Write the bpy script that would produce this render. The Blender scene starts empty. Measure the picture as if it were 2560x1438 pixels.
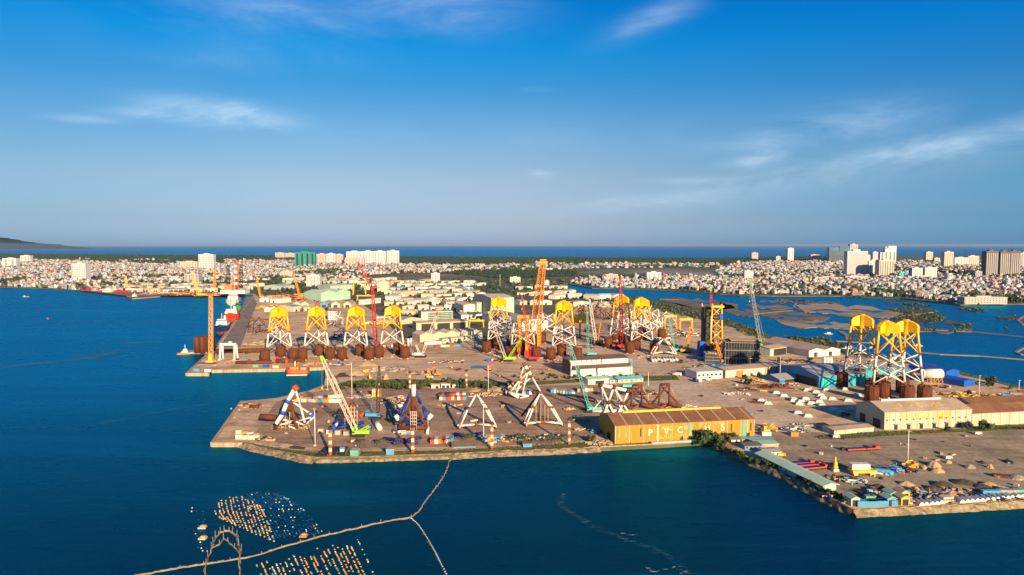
import bpy, bmesh, math, random
import numpy as np
from math import radians as R, sin, cos, pi, tan, atan2, hypot
from mathutils import Vector as V
from mathutils.geometry import tessellate_polygon
rnd = random.Random(7)
S = bpy.context.scene
COL = S.collection
# ---------------------------------------------------------------- camera
F, CH, VR = 1707.0, 130.0, 611.5          # focal length in photo pixels, camera height, row of the true horizon
PITCH = math.atan((719 - VR) / F)
cd = bpy.data.cameras.new('camera'); cam = bpy.data.objects.new('camera', cd); COL.objects.link(cam)
cd.sensor_width = 36; cd.lens = 36 * F / 2560; cd.clip_start = 1; cd.clip_end = 300000
cam.location = (0, 0, CH); cam.rotation_euler = (pi/2 - PITCH, 0, 0); S.camera = cam
# ---------------------------------------------------------------- sun, sky
SUN_EL, SUN_AZ = R(17), R(22)             # sun stands behind the camera, to its right
sd = bpy.data.lights.new('sun', 'SUN'); sd.energy = 5.0; sd.angle = R(0.55); sd.color = (1.0, .73, .43)
sun = bpy.data.objects.new('sun', sd); COL.objects.link(sun)
tosun = V((sin(SUN_AZ)*cos(SUN_EL), -cos(SUN_AZ)*cos(SUN_EL), sin(SUN_EL)))
sun.rotation_euler = tosun.to_track_quat('Z', 'Y').to_euler(); sun.location = tosun * 500
W = bpy.data.worlds.new('World'); S.world = W; W.use_nodes = True
nt = W.node_tree; nt.nodes.clear()
def N(nt, t, **k):
    n = nt.nodes.new(t)
    for a, b in k.items():
        if a.startswith('i_'): n.inputs[a[2:].replace('_', ' ')].default_value = b
        else: setattr(n, a, b)
    return n
def math_(nt, op, a, b=None, c=None):
    n = nt.nodes.new('ShaderNodeMath'); n.operation = op
    for i, v in enumerate((a, b, c)):
        if v is None: continue
        if isinstance(v, (int, float)): n.inputs[i].default_value = v
        else: nt.links.new(v, n.inputs[i])
    return n.outputs[0]
def ramp(nt, fac, stops):
    n = nt.nodes.new('ShaderNodeValToRGB'); e = n.color_ramp.elements
    while len(e) > 1: e.remove(e[-1])
    e[0].position = stops[0][0]; e[0].color = (*stops[0][1], 1) if len(stops[0][1]) == 3 else stops[0][1]
    for p, c in stops[1:]:
        x = e.new(p); x.color = (*c, 1) if len(c) == 3 else c
    nt.links.new(fac, n.inputs[0]); return n.outputs[0]
def mix(nt, fac, a, b, mode='MIX'):
    n = nt.nodes.new('ShaderNodeMix'); n.data_type = 'RGBA'; n.blend_type = mode
    for i, v in ((0, fac), (6, a), (7, b)):
        if isinstance(v, (int, float)): n.inputs[i].default_value = v
        elif isinstance(v, tuple): n.inputs[i].default_value = (*v, 1)
        else: nt.links.new(v, n.inputs[i])
    return n.outputs[2]
sky = N(nt, 'ShaderNodeTexSky', sky_type='NISHITA', sun_disc=False, sun_elevation=SUN_EL, sun_rotation=pi - SUN_AZ, altitude=100, air_density=1.0, dust_density=.6, ozone_density=1.6)
tc = N(nt, 'ShaderNodeTexCoord'); sep = N(nt, 'ShaderNodeSeparateXYZ'); nt.links.new(tc.outputs['Generated'], sep.inputs[0])
el = sep.outputs['Z']
SKYK = 0.09
tint = ramp(nt, el, [(0.008, (0.3217, 0.4365, 0.9022)), (0.036, (0.3292, 0.3851, 0.6609)), (0.093, (0.4024, 0.4276, 0.5535)), (0.134, (0.3313, 0.4342, 0.5691)), (0.178, (0.2295, 0.4414, 0.6047)), (0.221, (0.1081, 0.4243, 0.6471)), (0.267, (0.0221, 0.4457, 0.7369)), (0.318, (0.0005, 0.3810, 0.7569)), (.6, (0.0005, 0.3810, 0.7569))])
skyc = mix(nt, 1.0, sky.outputs[0], tint, 'MULTIPLY')
azn = math_(nt, 'ADD', math_(nt, 'DIVIDE', math_(nt, 'ARCTAN2', sep.outputs['X'], sep.outputs['Y']), pi/2), .5)
skyc = mix(nt, 1.0, skyc, ramp(nt, azn, [(0, (.72, .92, .98)), (.12, (.76, .93, .98)), (.30, (.95, 1, 1)), (.52, (1, 1, 1)), (.66, (.82, .97, 1.03)), (.90, (.50, .93, 1.14)), (1, (.48, .92, 1.14))]), 'MULTIPLY')
# clouds: thin high wisps, laid out on a plane far above (direction / height)
ez = math_(nt, 'MAXIMUM', el, 0.02)
cx_ = math_(nt, 'DIVIDE', sep.outputs['X'], ez); cy_ = math_(nt, 'DIVIDE', sep.outputs['Y'], ez)
def blob(az, e, wa, we, k=1.0, tilt=0.0):
    # soft patch of cloud round azimuth az (0 = ahead, right positive) and elevation e, degrees
    a = math_(nt, 'MULTIPLY', math_(nt, 'ARCTAN2', sep.outputs['X'], sep.outputs['Y']), 180/pi)
    b = math_(nt, 'MULTIPLY', math_(nt, 'ARCSINE', el), 180/pi)
    da = math_(nt, 'SUBTRACT', a, az); db = math_(nt, 'SUBTRACT', math_(nt, 'SUBTRACT', b, e), math_(nt, 'MULTIPLY', da, tilt))
    q = math_(nt, 'ADD', math_(nt, 'POWER', math_(nt, 'ABSOLUTE', math_(nt, 'DIVIDE', da, wa)), 2), math_(nt, 'POWER', math_(nt, 'ABSOLUTE', math_(nt, 'DIVIDE', db, we)), 2))
    return math_(nt, 'MULTIPLY', math_(nt, 'EXPONENT', math_(nt, 'MULTIPLY', q, -1)), k)
def px2ang(px, py):
    d = V((0, cos(PITCH), -sin(PITCH))) + V((1, 0, 0))*((px-1280)/F) - V((0, sin(PITCH), cos(PITCH)))*((py-719)/F); d.normalize()
    return math.degrees(atan2(d.x, d.y)), math.degrees(math.asin(d.z))
m = None
for px, py, w, h, k, t in ((760, 30, 320, 55, .6, .1), (1130, 20, 170, 50, .6, .0), (1620, 55, 120, 28, .7, .35), (560, 283, 130, 24, 2.2, -.05), (440, 292, 120, 12, 1.2, 0), (215, 297, 60, 8, 1.0, 0),
                           (1352, 432, 34, 11, 2.4, -.1), (2150, 400, 470, 22, .95, .17), (2060, 320, 170, 36, 1.3, .1), (1720, 452, 80, 7, 1.6, 0), (1890, 402, 60, 14, 1.6, .1),
                           (1880, 475, 560, 26, .55, .1), (2480, 350, 200, 24, .8, .12), (1330, 350, 600, 50, .2, 0), (1350, 222, 50, 7, .25, 0), (620, 150, 250, 40, .22, .1)):
    a, e = px2ang(px, py); b = blob(a, e, w/F*57.3, h/F*57.3, k, t)
    m = b if m is None else math_(nt, 'ADD', m, b)
cmb = N(nt, 'ShaderNodeCombineXYZ'); nt.links.new(math_(nt, 'MULTIPLY', math_(nt, 'ARCTAN2', sep.outputs['X'], sep.outputs['Y']), 9), cmb.inputs[0])
nt.links.new(math_(nt, 'MULTIPLY', math_(nt, 'ARCSINE', el), 32), cmb.inputs[1])
mpn = N(nt, 'ShaderNodeMapping'); mpn.inputs['Rotation'].default_value = (0, 0, -.45); nt.links.new(cmb.outputs[0], mpn.inputs[0])
n1 = N(nt, 'ShaderNodeTexNoise', i_Scale=.55, i_Detail=9.0, i_Roughness=.62, i_Distortion=.45); nt.links.new(mpn.outputs[0], n1.inputs['Vector'])
wisp = ramp(nt, n1.outputs['Fac'], [(.34, (0, 0, 0)), (.52, (.35, .35, .35)), (.74, (1, 1, 1))])
cl = math_(nt, 'MINIMUM', math_(nt, 'MULTIPLY', math_(nt, 'MULTIPLY', wisp, m), .55), .42)
skyc = mix(nt, cl, skyc, (4.3, 5.4, 6.2))
bg = N(nt, 'ShaderNodeBackground'); nt.links.new(skyc, bg.inputs[0]); bg.inputs[1].default_value = SKYK
out = N(nt, 'ShaderNodeOutputWorld'); nt.links.new(bg.outputs[0], out.inputs[0])
S.view_settings.view_transform = 'Standard'; S.view_settings.look = 'None'; S.view_settings.exposure = 0.95; S.view_settings.gamma = 1
S.render.engine = 'CYCLES'; S.cycles.max_bounces = 5; S.cycles.transparent_max_bounces = 4; S.cycles.volume_bounces = 0; S.cycles.use_denoising = True

# ---------------------------------------------------------------- helpers
FW = V((0, cos(PITCH), -sin(PITCH))); UP = V((0, sin(PITCH), cos(PITCH))); RT = V((1, 0, 0))
LZ = 2.4                                   # height of the quays over the water
def G(px, py, z=LZ):                       # the ground point seen at a photo pixel
    d = FW + RT*((px-1280)/F) - UP*((py-719)/F)
    t = (z - CH)/d.z; return V((d.x*t, d.y*t, z))
def PX(x, y, z=LZ):
    v = V((x, y, z-CH)); w = v.dot(FW); return 1280 + F*v.dot(RT)/w, 719 - F*v.dot(UP)/w
def HT(px, py, ytop, z=LZ):                # height of an upright thing that stands at (px,py) and reaches row ytop
    g = G(px, py, z); lo, hi = 0., 400.
    for _ in range(40):
        m_ = (lo+hi)/2
        if PX(g.x, g.y, z+m_)[1] > ytop: lo = m_
        else: hi = m_
    return lo
def MPP(py, z=LZ): return G(1280, py, z).y/F   # metres per photo pixel at a ground row
MATS = {}
def mat(name, c, rough=.75, var=.18, scale=.15, metal=0, c2=None, streak=False, bump=0, thr=(.42, .62), spec=.3, detail=5):
    if name in MATS: return MATS[name]
    m_ = bpy.data.materials.new(name); m_.use_nodes = True; t = m_.node_tree; b = t.nodes['Principled BSDF']
    b.inputs['Roughness'].default_value = rough; b.inputs['Metallic'].default_value = metal; b.inputs['Specular IOR Level'].default_value = spec
    g = N(t, 'ShaderNodeNewGeometry'); mp = N(t, 'ShaderNodeMapping'); t.links.new(g.outputs['Position'], mp.inputs[0])
    mp.inputs['Scale'].default_value = (scale*3, scale*3, scale*.35) if streak else (scale, scale, scale)
    n = N(t, 'ShaderNodeTexNoise', i_Scale=1.0, i_Detail=float(detail), i_Roughness=.62); t.links.new(mp.outputs[0], n.inputs['Vector'])
    lo = tuple(x*(1-var) for x in c); hi = tuple(min(1, x*(1+var)) for x in c)
    k = ramp(t, n.outputs['Fac'], [(.3, lo), (.7, hi)])
    if c2:
        n2 = N(t, 'ShaderNodeTexNoise', i_Scale=.6, i_Detail=8.0, i_Roughness=.7); t.links.new(mp.outputs[0], n2.inputs['Vector'])
        k = mix(t, ramp(t, n2.outputs['Fac'], [(thr[0], (0, 0, 0)), (thr[1], (1, 1, 1))]), k, c2)
    t.links.new(k, b.inputs['Base Color'])
    if bump:
        bp = N(t, 'ShaderNodeBump', i_Strength=bump, i_Distance=.5); t.links.new(n.outputs['Fac'], bp.inputs['Height']); t.links.new(bp.outputs[0], b.inputs['Normal'])
    MATS[name] = m_; return m_
def tag(o, label=None, cat=None, group=None, kind=None):
    for k, v in (('label', label), ('category', cat), ('group', group), ('kind', kind)):
        if v: o[k] = v
    return o
def E(name, label, cat, loc=(0, 0, 0), rz=0, group=None):
    o = bpy.data.objects.new(name, None); COL.objects.link(o); o.location = loc; o.rotation_euler = (0, 0, rz); o.empty_display_size = 1
    return tag(o, label, cat, group)
def link(name, me, mats, parent=None, loc=None, rz=0):
    for m_ in mats:
        if len(me.materials) < len(mats): me.materials.append(m_)
    o = bpy.data.objects.new(name, me); COL.objects.link(o)
    if parent: o.parent = parent
    if loc is not None: o.location = loc; o.rotation_euler = (0, 0, rz)
    return o
class MB:
    def __init__(s): s.v = []; s.f = []; s.m = []; s.sm = []
    def add(s, vs, fs, m=0, sm=False):
        b = len(s.v); s.v += [tuple(x) for x in vs]; s.f += [tuple(i+b for i in f) for f in fs]; s.m += [m]*len(fs); s.sm += [sm]*len(fs); return s
    def box(s, c, d, rz=0, m=0, taper=1.0, tapery=None):
        cx, cy, cz = c; dx, dy, dz = d[0]/2, d[1]/2, d[2]; ty = taper if tapery is None else tapery   # c is the centre of the bottom face
        vs = []
        for z, kx, ky in ((0, 1, 1), (dz, taper, ty)):
            for x, y in ((-dx*kx, -dy*ky), (dx*kx, -dy*ky), (dx*kx, dy*ky), (-dx*kx, dy*ky)):
                vs.append((cx + x*cos(rz)-y*sin(rz), cy + x*sin(rz)+y*cos(rz), cz+z))
        return s.add(vs, [(3, 2, 1, 0), (4, 5, 6, 7), (0, 1, 5, 4), (1, 2, 6, 5), (2, 3, 7, 6), (3, 0, 4, 7)], m)
    def bar(s, a, b, r, r2=None, n=6, m=0, cap=True):
        a, b = V(a), V(b); d = b-a
        if d.length < 1e-6: return s
        d.normalize(); u = d.orthogonal().normalized(); w = d.cross(u); r2 = r if r2 is None else r2; vs = []
        for p, q in ((a, r), (b, r2)):
            for i in range(n):
                t = 2*pi*(i+.5)/n; vs.append(p + u*(q*cos(t)) + w*(q*sin(t)))
        fs = [(i, (i+1) % n, (i+1) % n+n, i+n) for i in range(n)]
        if cap: fs += [tuple(range(n-1, -1, -1)), tuple(range(n, 2*n))]
        return s.add(vs, fs, m, n > 5)
    def lathe(s, c, prof, n=16, m=0):
        vs = []
        for r, z in prof:
            for i in range(n): t = 2*pi*i/n; vs.append((c[0]+r*cos(t), c[1]+r*sin(t), c[2]+z))
        fs = []
        for k in range(len(prof)-1):
            for i in range(n): j = (i+1) % n; fs.append((k*n+i, k*n+j, (k+1)*n+j, (k+1)*n+i))
        s.add(vs, fs, m, True); k = len(prof)-1
        b = len(s.v)-len(vs); s.f += [tuple(b+n-1-i for i in range(n)), tuple(b+k*n+i for i in range(n))]; s.m += [m, m]; s.sm += [False, False]; return s
    def prism(s, pts, z0, z1, m=0, mtop=None):       # polygon in plan, extruded
        n = len(pts); ar = sum(pts[i][0]*pts[(i+1) % n][1]-pts[(i+1) % n][0]*pts[i][1] for i in range(n))
        if ar < 0: pts = pts[::-1]
        vs = [(p[0], p[1], z0) for p in pts] + [(p[0], p[1], z1) for p in pts]
        s.add(vs, [(i, (i+1) % n, (i+1) % n+n, i+n) for i in range(n)], m)
        tr = tessellate_polygon([[V((p[0], p[1], 0)) for p in pts]]); b = len(s.v)-2*n
        for t in tr:
            p0, p1, p2 = (pts[i] for i in t)
            if (p1[0]-p0[0])*(p2[1]-p0[1])-(p2[0]-p0[0])*(p1[1]-p0[1]) < 0: t = t[::-1]
            s.f.append(tuple(b+n+i for i in t)); s.m.append(m if mtop is None else mtop); s.sm.append(False)
        return s
    def extr(s, prof, a, b, m=0):                     # profile [(offset, z)] swept from a to b; caps both ends
        a, b = V(a), V(b); d = (b-a).normalized(); sd_ = V((d.y, -d.x, 0)); n = len(prof)
        vs = [a + sd_*o + V((0, 0, z)) for o, z in prof] + [b + sd_*o + V((0, 0, z)) for o, z in prof]
        return s.add(vs, [(i, (i+1) % n, (i+1) % n+n, i+n) for i in range(n)] + [tuple(range(n-1, -1, -1)), tuple(range(n, 2*n))], m)
    def build(s, name, mats, parent=None, loc=None, rz=0, fix=False):
        me = bpy.data.meshes.new(name); me.from_pydata(s.v, [], s.f); me.polygons.foreach_set('material_index', s.m); me.polygons.foreach_set('use_smooth', s.sm)
        if not isinstance(mats, (list, tuple)): mats = [mats]
        me.validate(); me.update(); return link(name, me, list(mats), parent, loc, rz)
def copy_tree(o, parent=None):
    c = o.copy(); COL.objects.link(c)
    if parent: c.parent = parent
    for ch in list(o.children): copy_tree(ch, c)
    return c
def np_mesh(name, tmpl, P, mats):
    # tmpl: list of (verts Nx3, faces list of equal-length tuples, matidx list); P: dict tmpl idx -> array (x,y,z,sx,sy,sz,rz,matoff)
    Vs, Fs, Ms, off = [], [], [], 0
    for k, pl in P.items():
        if not len(pl): continue
        tv, tf, tm = tmpl[k]; tv = np.array(tv, float); tf = np.array(tf, int); tm = np.array(tm, int); pl = np.array(pl, float); n = len(pl); c, s_ = np.cos(pl[:, 6]), np.sin(pl[:, 6])
        x = tv[None, :, 0]*pl[:, 3:4]; y = tv[None, :, 1]*pl[:, 4:5]; z = tv[None, :, 2]*pl[:, 5:6]
        vs = np.stack([x*c[:, None]-y*s_[:, None]+pl[:, 0:1], x*s_[:, None]+y*c[:, None]+pl[:, 1:2], z+pl[:, 2:3]], 2).reshape(-1, 3)
        fs = (tf[None]+(np.arange(n)*len(tv))[:, None, None]).reshape(-1, tf.shape[1])+off
        mi = (tm[None]+0*pl[:, 7:8]).astype(int); mi = np.where(tm[None] == 0, pl[:, 7:8].astype(int), tm[None]).reshape(-1)
        Vs.append(vs); Fs.append(fs); Ms.append(mi); off += len(vs)
    vs = np.concatenate(Vs); me = bpy.data.meshes.new(name); me.vertices.add(len(vs)); me.vertices.foreach_set('co', vs.ravel())
    lv = np.concatenate([f.ravel() for f in Fs]); tot = np.concatenate([np.full(len(f), f.shape[1]) for f in Fs]); st = np.concatenate([[0], np.cumsum(tot)[:-1]])
    me.loops.add(len(lv)); me.loops.foreach_set('vertex_index', lv); me.polygons.add(len(tot)); me.polygons.foreach_set('loop_start', st); me.polygons.foreach_set('loop_total', tot)
    me.polygons.foreach_set('material_index', np.concatenate(Ms)); me.update(calc_edges=True); me.validate(); return link(name, me, mats)
def inpoly(x, y, poly):
    r = False; j = len(poly)-1
    for i in range(len(poly)):
        xi, yi = poly[i]; xj, yj = poly[j]
        if (yi > y) != (yj > y) and x < (xj-xi)*(y-yi)/(yj-yi)+xi: r = not r
        j = i
    return r
def npin(x, y, poly):
    r = np.zeros(x.shape, bool); j = len(poly)-1
    for i in range(len(poly)):
        xi, yi = poly[i]; xj, yj = poly[j]
        if yi != yj: r ^= ((yi > y) != (yj > y)) & (x < (xj-xi)*(y-yi)/(yj-yi)+xi)
        j = i
    return r
def npPX(x, y, z=LZ):
    w = y*FW.y + (z-CH)*FW.z; return 1280+F*x/w, 719-F*(y*UP.y+(z-CH)*UP.z)/w
def cells(poly, step, keep=1.0, grow=0.0, jit=.35, seed=1):
    # jittered grid of ground points inside a photo-pixel polygon; step grows with distance
    r = np.random.RandomState(seed); ys = [p[1] for p in poly]; xs = [p[0] for p in poly]
    y0 = G(1280, max(ys)).y; y1 = G(1280, min(ys)).y; out_ = []; y = y0
    while y < y1:
        st = step*(1+grow*(y-y0)/1000); xa = (min(xs)-1280)/F*y; xb = (max(xs)-1280)/F*y
        x = np.arange(xa, xb, st); x = x+r.uniform(-jit, jit, len(x))*st; yy = y+r.uniform(-jit, jit, len(x))*st
        px, py = npPX(x, yy); k = npin(px, py, poly) & (r.rand(len(x)) < keep)
        out_ += [(a, b, st) for a, b in zip(x[k], yy[k])]; y += st
    return out_
def sheet(name, pts, z, m, kind='structure', thick=None, px=True, zr=None):   # zr: height at which the outline was read off (0 = the waterline)
    P = [G(*p, z if zr is None else zr)[:2] for p in pts] if px else pts
    o = MB().prism([tuple(p) for p in P], z-(thick or .6), z, 0).build(name, m); return tag(o, kind=kind)
def rough(pts, n=6, amp=.14, seed=0):
    r_ = random.Random(seed); out_ = []
    for i, a in enumerate(pts):
        b = pts[(i+1) % len(pts)]; L_ = hypot(b[0]-a[0], b[1]-a[1])
        for k in range(n):
            t = k/n; q = amp*L_*sin(pi*t)*r_.uniform(-.6, 1)*.5 if k else 0; out_.append((a[0]+(b[0]-a[0])*t+r_.uniform(-1, 1)*L_*.02, a[1]+(b[1]-a[1])*t+q*.22+r_.uniform(-.5, .5)))
    return out_
def line_sheet(name, pts, w, z, m, kind='structure', th=.5):     # ribbon along a photo-pixel polyline, width in metres
    P = [G(*p, z) for p in pts]; L_, R_ = [], []
    for i, p in enumerate(P):
        d = (P[min(i+1, len(P)-1)]-P[max(i-1, 0)]).normalized(); n = V((-d.y, d.x, 0)); L_.append(p+n*w/2); R_.append(p-n*w/2)
    o = MB().prism([(q.x, q.y) for q in L_ + R_[::-1]], z-th, z).build(name, m); return tag(o, kind=kind)
# ================================================================ setting: water, land, flats
def water_mat():
    m_ = bpy.data.materials.new('sea_water'); m_.use_nodes = True; t = m_.node_tree; b = t.nodes['Principled BSDF']
    g = N(t, 'ShaderNodeNewGeometry')
    def noise(sc, det=4., rg=.55, dist=0.):
        mp = N(t, 'ShaderNodeMapping'); mp.inputs['Scale'].default_value = sc; t.links.new(g.outputs['Position'], mp.inputs[0])
        n = N(t, 'ShaderNodeTexNoise', i_Scale=1.0, i_Detail=det, i_Roughness=rg, i_Distortion=dist); t.links.new(mp.outputs[0], n.inputs['Vector']); return n.outputs['Fac']
    big = noise((.0022, .0032, 0), 5., .6, .8); mid = noise((.012, .03, 0), 4.)
    col = ramp(t, big, [(.3, (.0, .007, .013)), (.7, (.0, .017, .036))])
    # wind lanes: sheen of smoother water painted in as long paler bands
    lane = ramp(t, noise((.0016, .010, 0), 5., .6, 1.2), [(.52, (0, 0, 0)), (.66, (1, 1, 1))])
    col = mix(t, math_(t, 'MULTIPLY', lane, .4), col, (.003, .11, .19))
    t.nodes.remove(b); df = N(t, 'ShaderNodeBsdfDiffuse'); t.links.new(col, df.inputs['Color']); gl = N(t, 'ShaderNodeBsdfGlossy'); gl.inputs['Color'].default_value = (.02, .73, .94, 1)
    t.links.new(math_(t, 'MULTIPLY_ADD', mid, .12, .22), gl.inputs['Roughness']); fr = N(t, 'ShaderNodeFresnel', i_IOR=1.30); ms = N(t, 'ShaderNodeMixShader')
    t.links.new(math_(t, 'MINIMUM', math_(t, 'MULTIPLY_ADD', fr.outputs[0], 1.55, .03), .60), ms.inputs[0]); t.links.new(df.outputs[0], ms.inputs[1]); t.links.new(gl.outputs[0], ms.inputs[2]); t.links.new(ms.outputs[0], t.nodes['Material Output'].inputs['Surface'])
    w1 = noise((.09, .22, .1), 6., .62, .4); w2 = noise((.35, .9, .3), 3., .6)
    h = math_(t, 'ADD', w1, math_(t, 'MULTIPLY', w2, .35))
    bp = N(t, 'ShaderNodeBump', i_Strength=1.0, i_Distance=2.2); t.links.new(h, bp.inputs['Height']); [t.links.new(bp.outputs[0], q.inputs['Normal']) for q in (df, gl)]
    return m_
wm = water_mat()
mb = MB(); mb.add([(-90000, -3000, 0), (90000, -3000, 0), (90000, 60000, 0), (-90000, 60000, 0)], [(0, 1, 2, 3)])
tag(mb.build('sea_water', wm), kind='structure')
soil = mat('town_soil', (.075, .085, .045), .95, .35, .02, c2=(.16, .13, .08), thr=(.5, .62))
sand = mat('yard_sand', (.66, .455, .265), .95, .22, .02, c2=(.40, .27, .15), thr=(.50, .72), bump=.3)
LAND = [(-1400, 716), (0, 719), (110, 722), (210, 727), (240, 731), (330, 741), (400, 739), (560, 740), (604, 743), (612, 737), (636, 737),
        (590, 802), (545, 866), (467, 940), (523, 940), (525, 932), (700, 929), (812, 925), (815, 948), (812, 968), (775, 983), (690, 1003), (604, 1011),
        (530, 1117), (606, 1117), (640, 1127), (700, 1140), (760, 1153), (790, 1157), (900, 1155), (1130, 1147), (1240, 1140), (1385, 1135), (1500, 1128), (1660, 1120),
        (1762, 1113), (1786, 1116), (1830, 1140), (1900, 1171), (1960, 1196), (2050, 1246), (2133, 1290), (2350, 1279), (2560, 1266), (3500, 1220), (3500, 1090),
        (2900, 1030), (2560, 975), (2450, 948), (2330, 918), (2200, 892), (2110, 882), (2000, 862), (1930, 845), (1850, 812), (1790, 800), (1700, 782), (1640, 760), (1560, 742), (1440, 736),
        (1400, 722), (1385, 708), (1420, 712), (1480, 722), (1600, 724), (1700, 729), (1800, 737), (1930, 742), (2100, 742), (2260, 749), (2400, 764), (2560, 762), (3600, 775),
        (3600, 640), (2560, 640), (2100, 642), (1800, 648), (1600, 648), (1200, 645), (800, 641), (500, 640), (0, 636), (-1400, 634)]
sheet('ground', LAND, LZ, soil, thick=4.5, zr=0)
YARD = [(636, 737), (590, 802), (545, 866), (467.6, 939.6), (523, 939.6), (525, 931.6), (811, 924.6), (814, 948), (811, 968), (775, 982.6), (690, 1002.6), (604.5, 1010.6),
        (531, 1116.4), (606, 1116.4), (640, 1126.3), (700, 1139.3), (790, 1156), (900, 1154), (1130, 1146), (1385, 1134), (1660, 1119), (1762, 1112), (1786, 1115),
        (1830, 1139), (1900, 1170), (1960, 1195), (2050, 1245), (2135, 1288), (2350, 1277.5), (2560, 1264.5), (3450, 1219), (3450, 1092), (2600, 985), (2430, 950), (2300, 920), (2110, 890), (1990, 868),
        (1900, 850), (1830, 822), (1700, 790), (1560, 755), (1450, 762), (1400, 790), (1290, 790), (1230, 850), (1000, 850), (960, 800), (900, 760), (760, 738), (700, 742)]
def enrich(m_, dark, amt=.5, sc=.12, sc2=.5):
    # wheel polished tracks, oil stains and grit: real differences in the surface itself
    t = m_.node_tree; b = t.nodes['Principled BSDF']; src = b.inputs['Base Color'].links[0].from_socket; g = N(t, 'ShaderNodeNewGeometry')
    def nz(scale, det, rot=0, rg=.6):
        mp = N(t, 'ShaderNodeMapping'); mp.inputs['Scale'].default_value = scale; mp.inputs['Rotation'].default_value = (0, 0, rot); t.links.new(g.outputs['Position'], mp.inputs[0]); n = N(t, 'ShaderNodeTexNoise', i_Scale=1.0, i_Detail=det, i_Roughness=rg, i_Distortion=.3); t.links.new(mp.outputs[0], n.inputs['Vector']); return n.outputs['Fac']
    st = ramp(t, nz((sc, sc*1.2, 1), 7., 0, .7), [(.50, (0, 0, 0)), (.66, (1, 1, 1))]); tr = ramp(t, nz((.012, .22, 1), 4., .5), [(.50, (0, 0, 0)), (.60, (1, 1, 1))]); tr2 = ramp(t, nz((.012, .25, 1), 4., -.55), [(.52, (0, 0, 0)), (.62, (1, 1, 1))]); gr = ramp(t, nz((sc2, sc2, 1), 3.), [(.35, (.80, .80, .80)), (.65, (1.15, 1.15, 1.15))])
    c = mix(t, math_(t, 'MULTIPLY', st, amt), src, dark); c = mix(t, math_(t, 'MULTIPLY', tr, amt*.55), c, dark); c = mix(t, math_(t, 'MULTIPLY', tr2, amt*.45), c, tuple(min(1, v*2.6) for v in dark)); c = mix(t, 1.0, c, gr, 'MULTIPLY'); t.links.new(c, b.inputs['Base Color'])
enrich(sand, (.17, .11, .06), .7, .05); sheet('yard_ground', YARD, LZ+.03, sand, thick=.02, zr=0)
grey = mat('right_yard_gravel', (.36, .28, .18), .95, .25, .03, c2=(.20, .155, .095), thr=(.48, .70), bump=.3)
enrich(grey, (.17, .135, .085), .7, .06); sheet('gravel_yard', [(1900, 1092), (1940, 1078), (2100, 1096), (2300, 1084), (2560, 1072), (3400, 1090), (3400, 1218), (2560, 1250), (2350, 1262), (2140, 1274), (2060, 1220), (1960, 1160)], LZ+.05, grey, thick=.01, zr=0)
darkyard = mat('oiled_yard', (.37, .235, .145), .95, .2, .03, c2=(.50, .345, .23), thr=(.50, .66), bump=.3)
enrich(darkyard, (.15, .095, .06), .75, .07); sheet('tripod_yard', [(690, 1012), (760, 990), (870, 974), (1180, 976), (1480, 968), (1560, 985), (1500, 1030), (1490, 1108), (1300, 1122), (1050, 1128), (800, 1132), (690, 1115), (640, 1090)], LZ+.045, darkyard, thick=.01, zr=0)
asph = mat('asphalt', (.19, .15, .125), .9, .2, .05, c2=(.27, .21, .17))
sheet('pier_road', [(616, 742), (634, 742), (642, 760), (626, 800), (612, 840), (600, 868), (548, 868), (592, 802)], LZ+.06, asph, thick=.01)
conc = mat('quay_concrete', (.47, .33, .22), .9, .2, .15, c2=(.30, .19, .12), streak=True, bump=.3)
light = mat('pale_track', (.62, .46, .33), .95, .15, .03, c2=(.48, .34, .22), bump=.2)
enrich(light, (.34, .24, .15), .6, .05); sheet('haul_road', [(1480, 860), (1640, 905), (1760, 960), (1900, 1010), (2060, 1058), (1980, 1090), (1890, 1062), (1720, 1010), (1600, 962), (1640, 930), (1480, 888), (1300, 905), (1000, 925), (880, 920), (960, 905), (1230, 890)], LZ+.055, light, thick=.01)
# quay walls: a capping beam along each waterfront edge
def wall(name, pts, w, h, m, lab, z0=-1.5, cat='sea wall'):
    P = [G(*p, 0)+V((0, 0, LZ)) for p in pts]; mbb = MB()
    for a, b in zip(P, P[1:]): mbb.extr([(-w/2, z0), (w/2, z0), (w/2, LZ+h), (-w/2, LZ+h)], (a.x, a.y, 0), (b.x, b.y, 0))
    return tag(mbb.build(name, m), lab, cat)
wall('quay_wall', [(640, 737), (590, 802), (545, 866), (467, 940)], 2.2, .5, conc, 'long pale quay wall beside the pier road and moored ships')
wall('quay_wall', [(467, 940), (523, 940)], 2.4, .7, conc, 'short sunlit quay face at the outermost corner of the upper pier')
wall('quay_wall', [(525, 932), (700, 929), (812, 925)], 2.4, .7, conc, 'sunlit quay wall along the basin, moored lifeboat in front')
wall('quay_wall', [(604, 1011), (530, 1117), (606, 1117)], 1.8, .6, conc, 'orange lit quay edge round the bare corner of the lower pier')
rock = mat('rock_armour', (.30, .205, .13), .95, .35, .5, c2=(.12, .085, .06), thr=(.46, .6), bump=.8)
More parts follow.
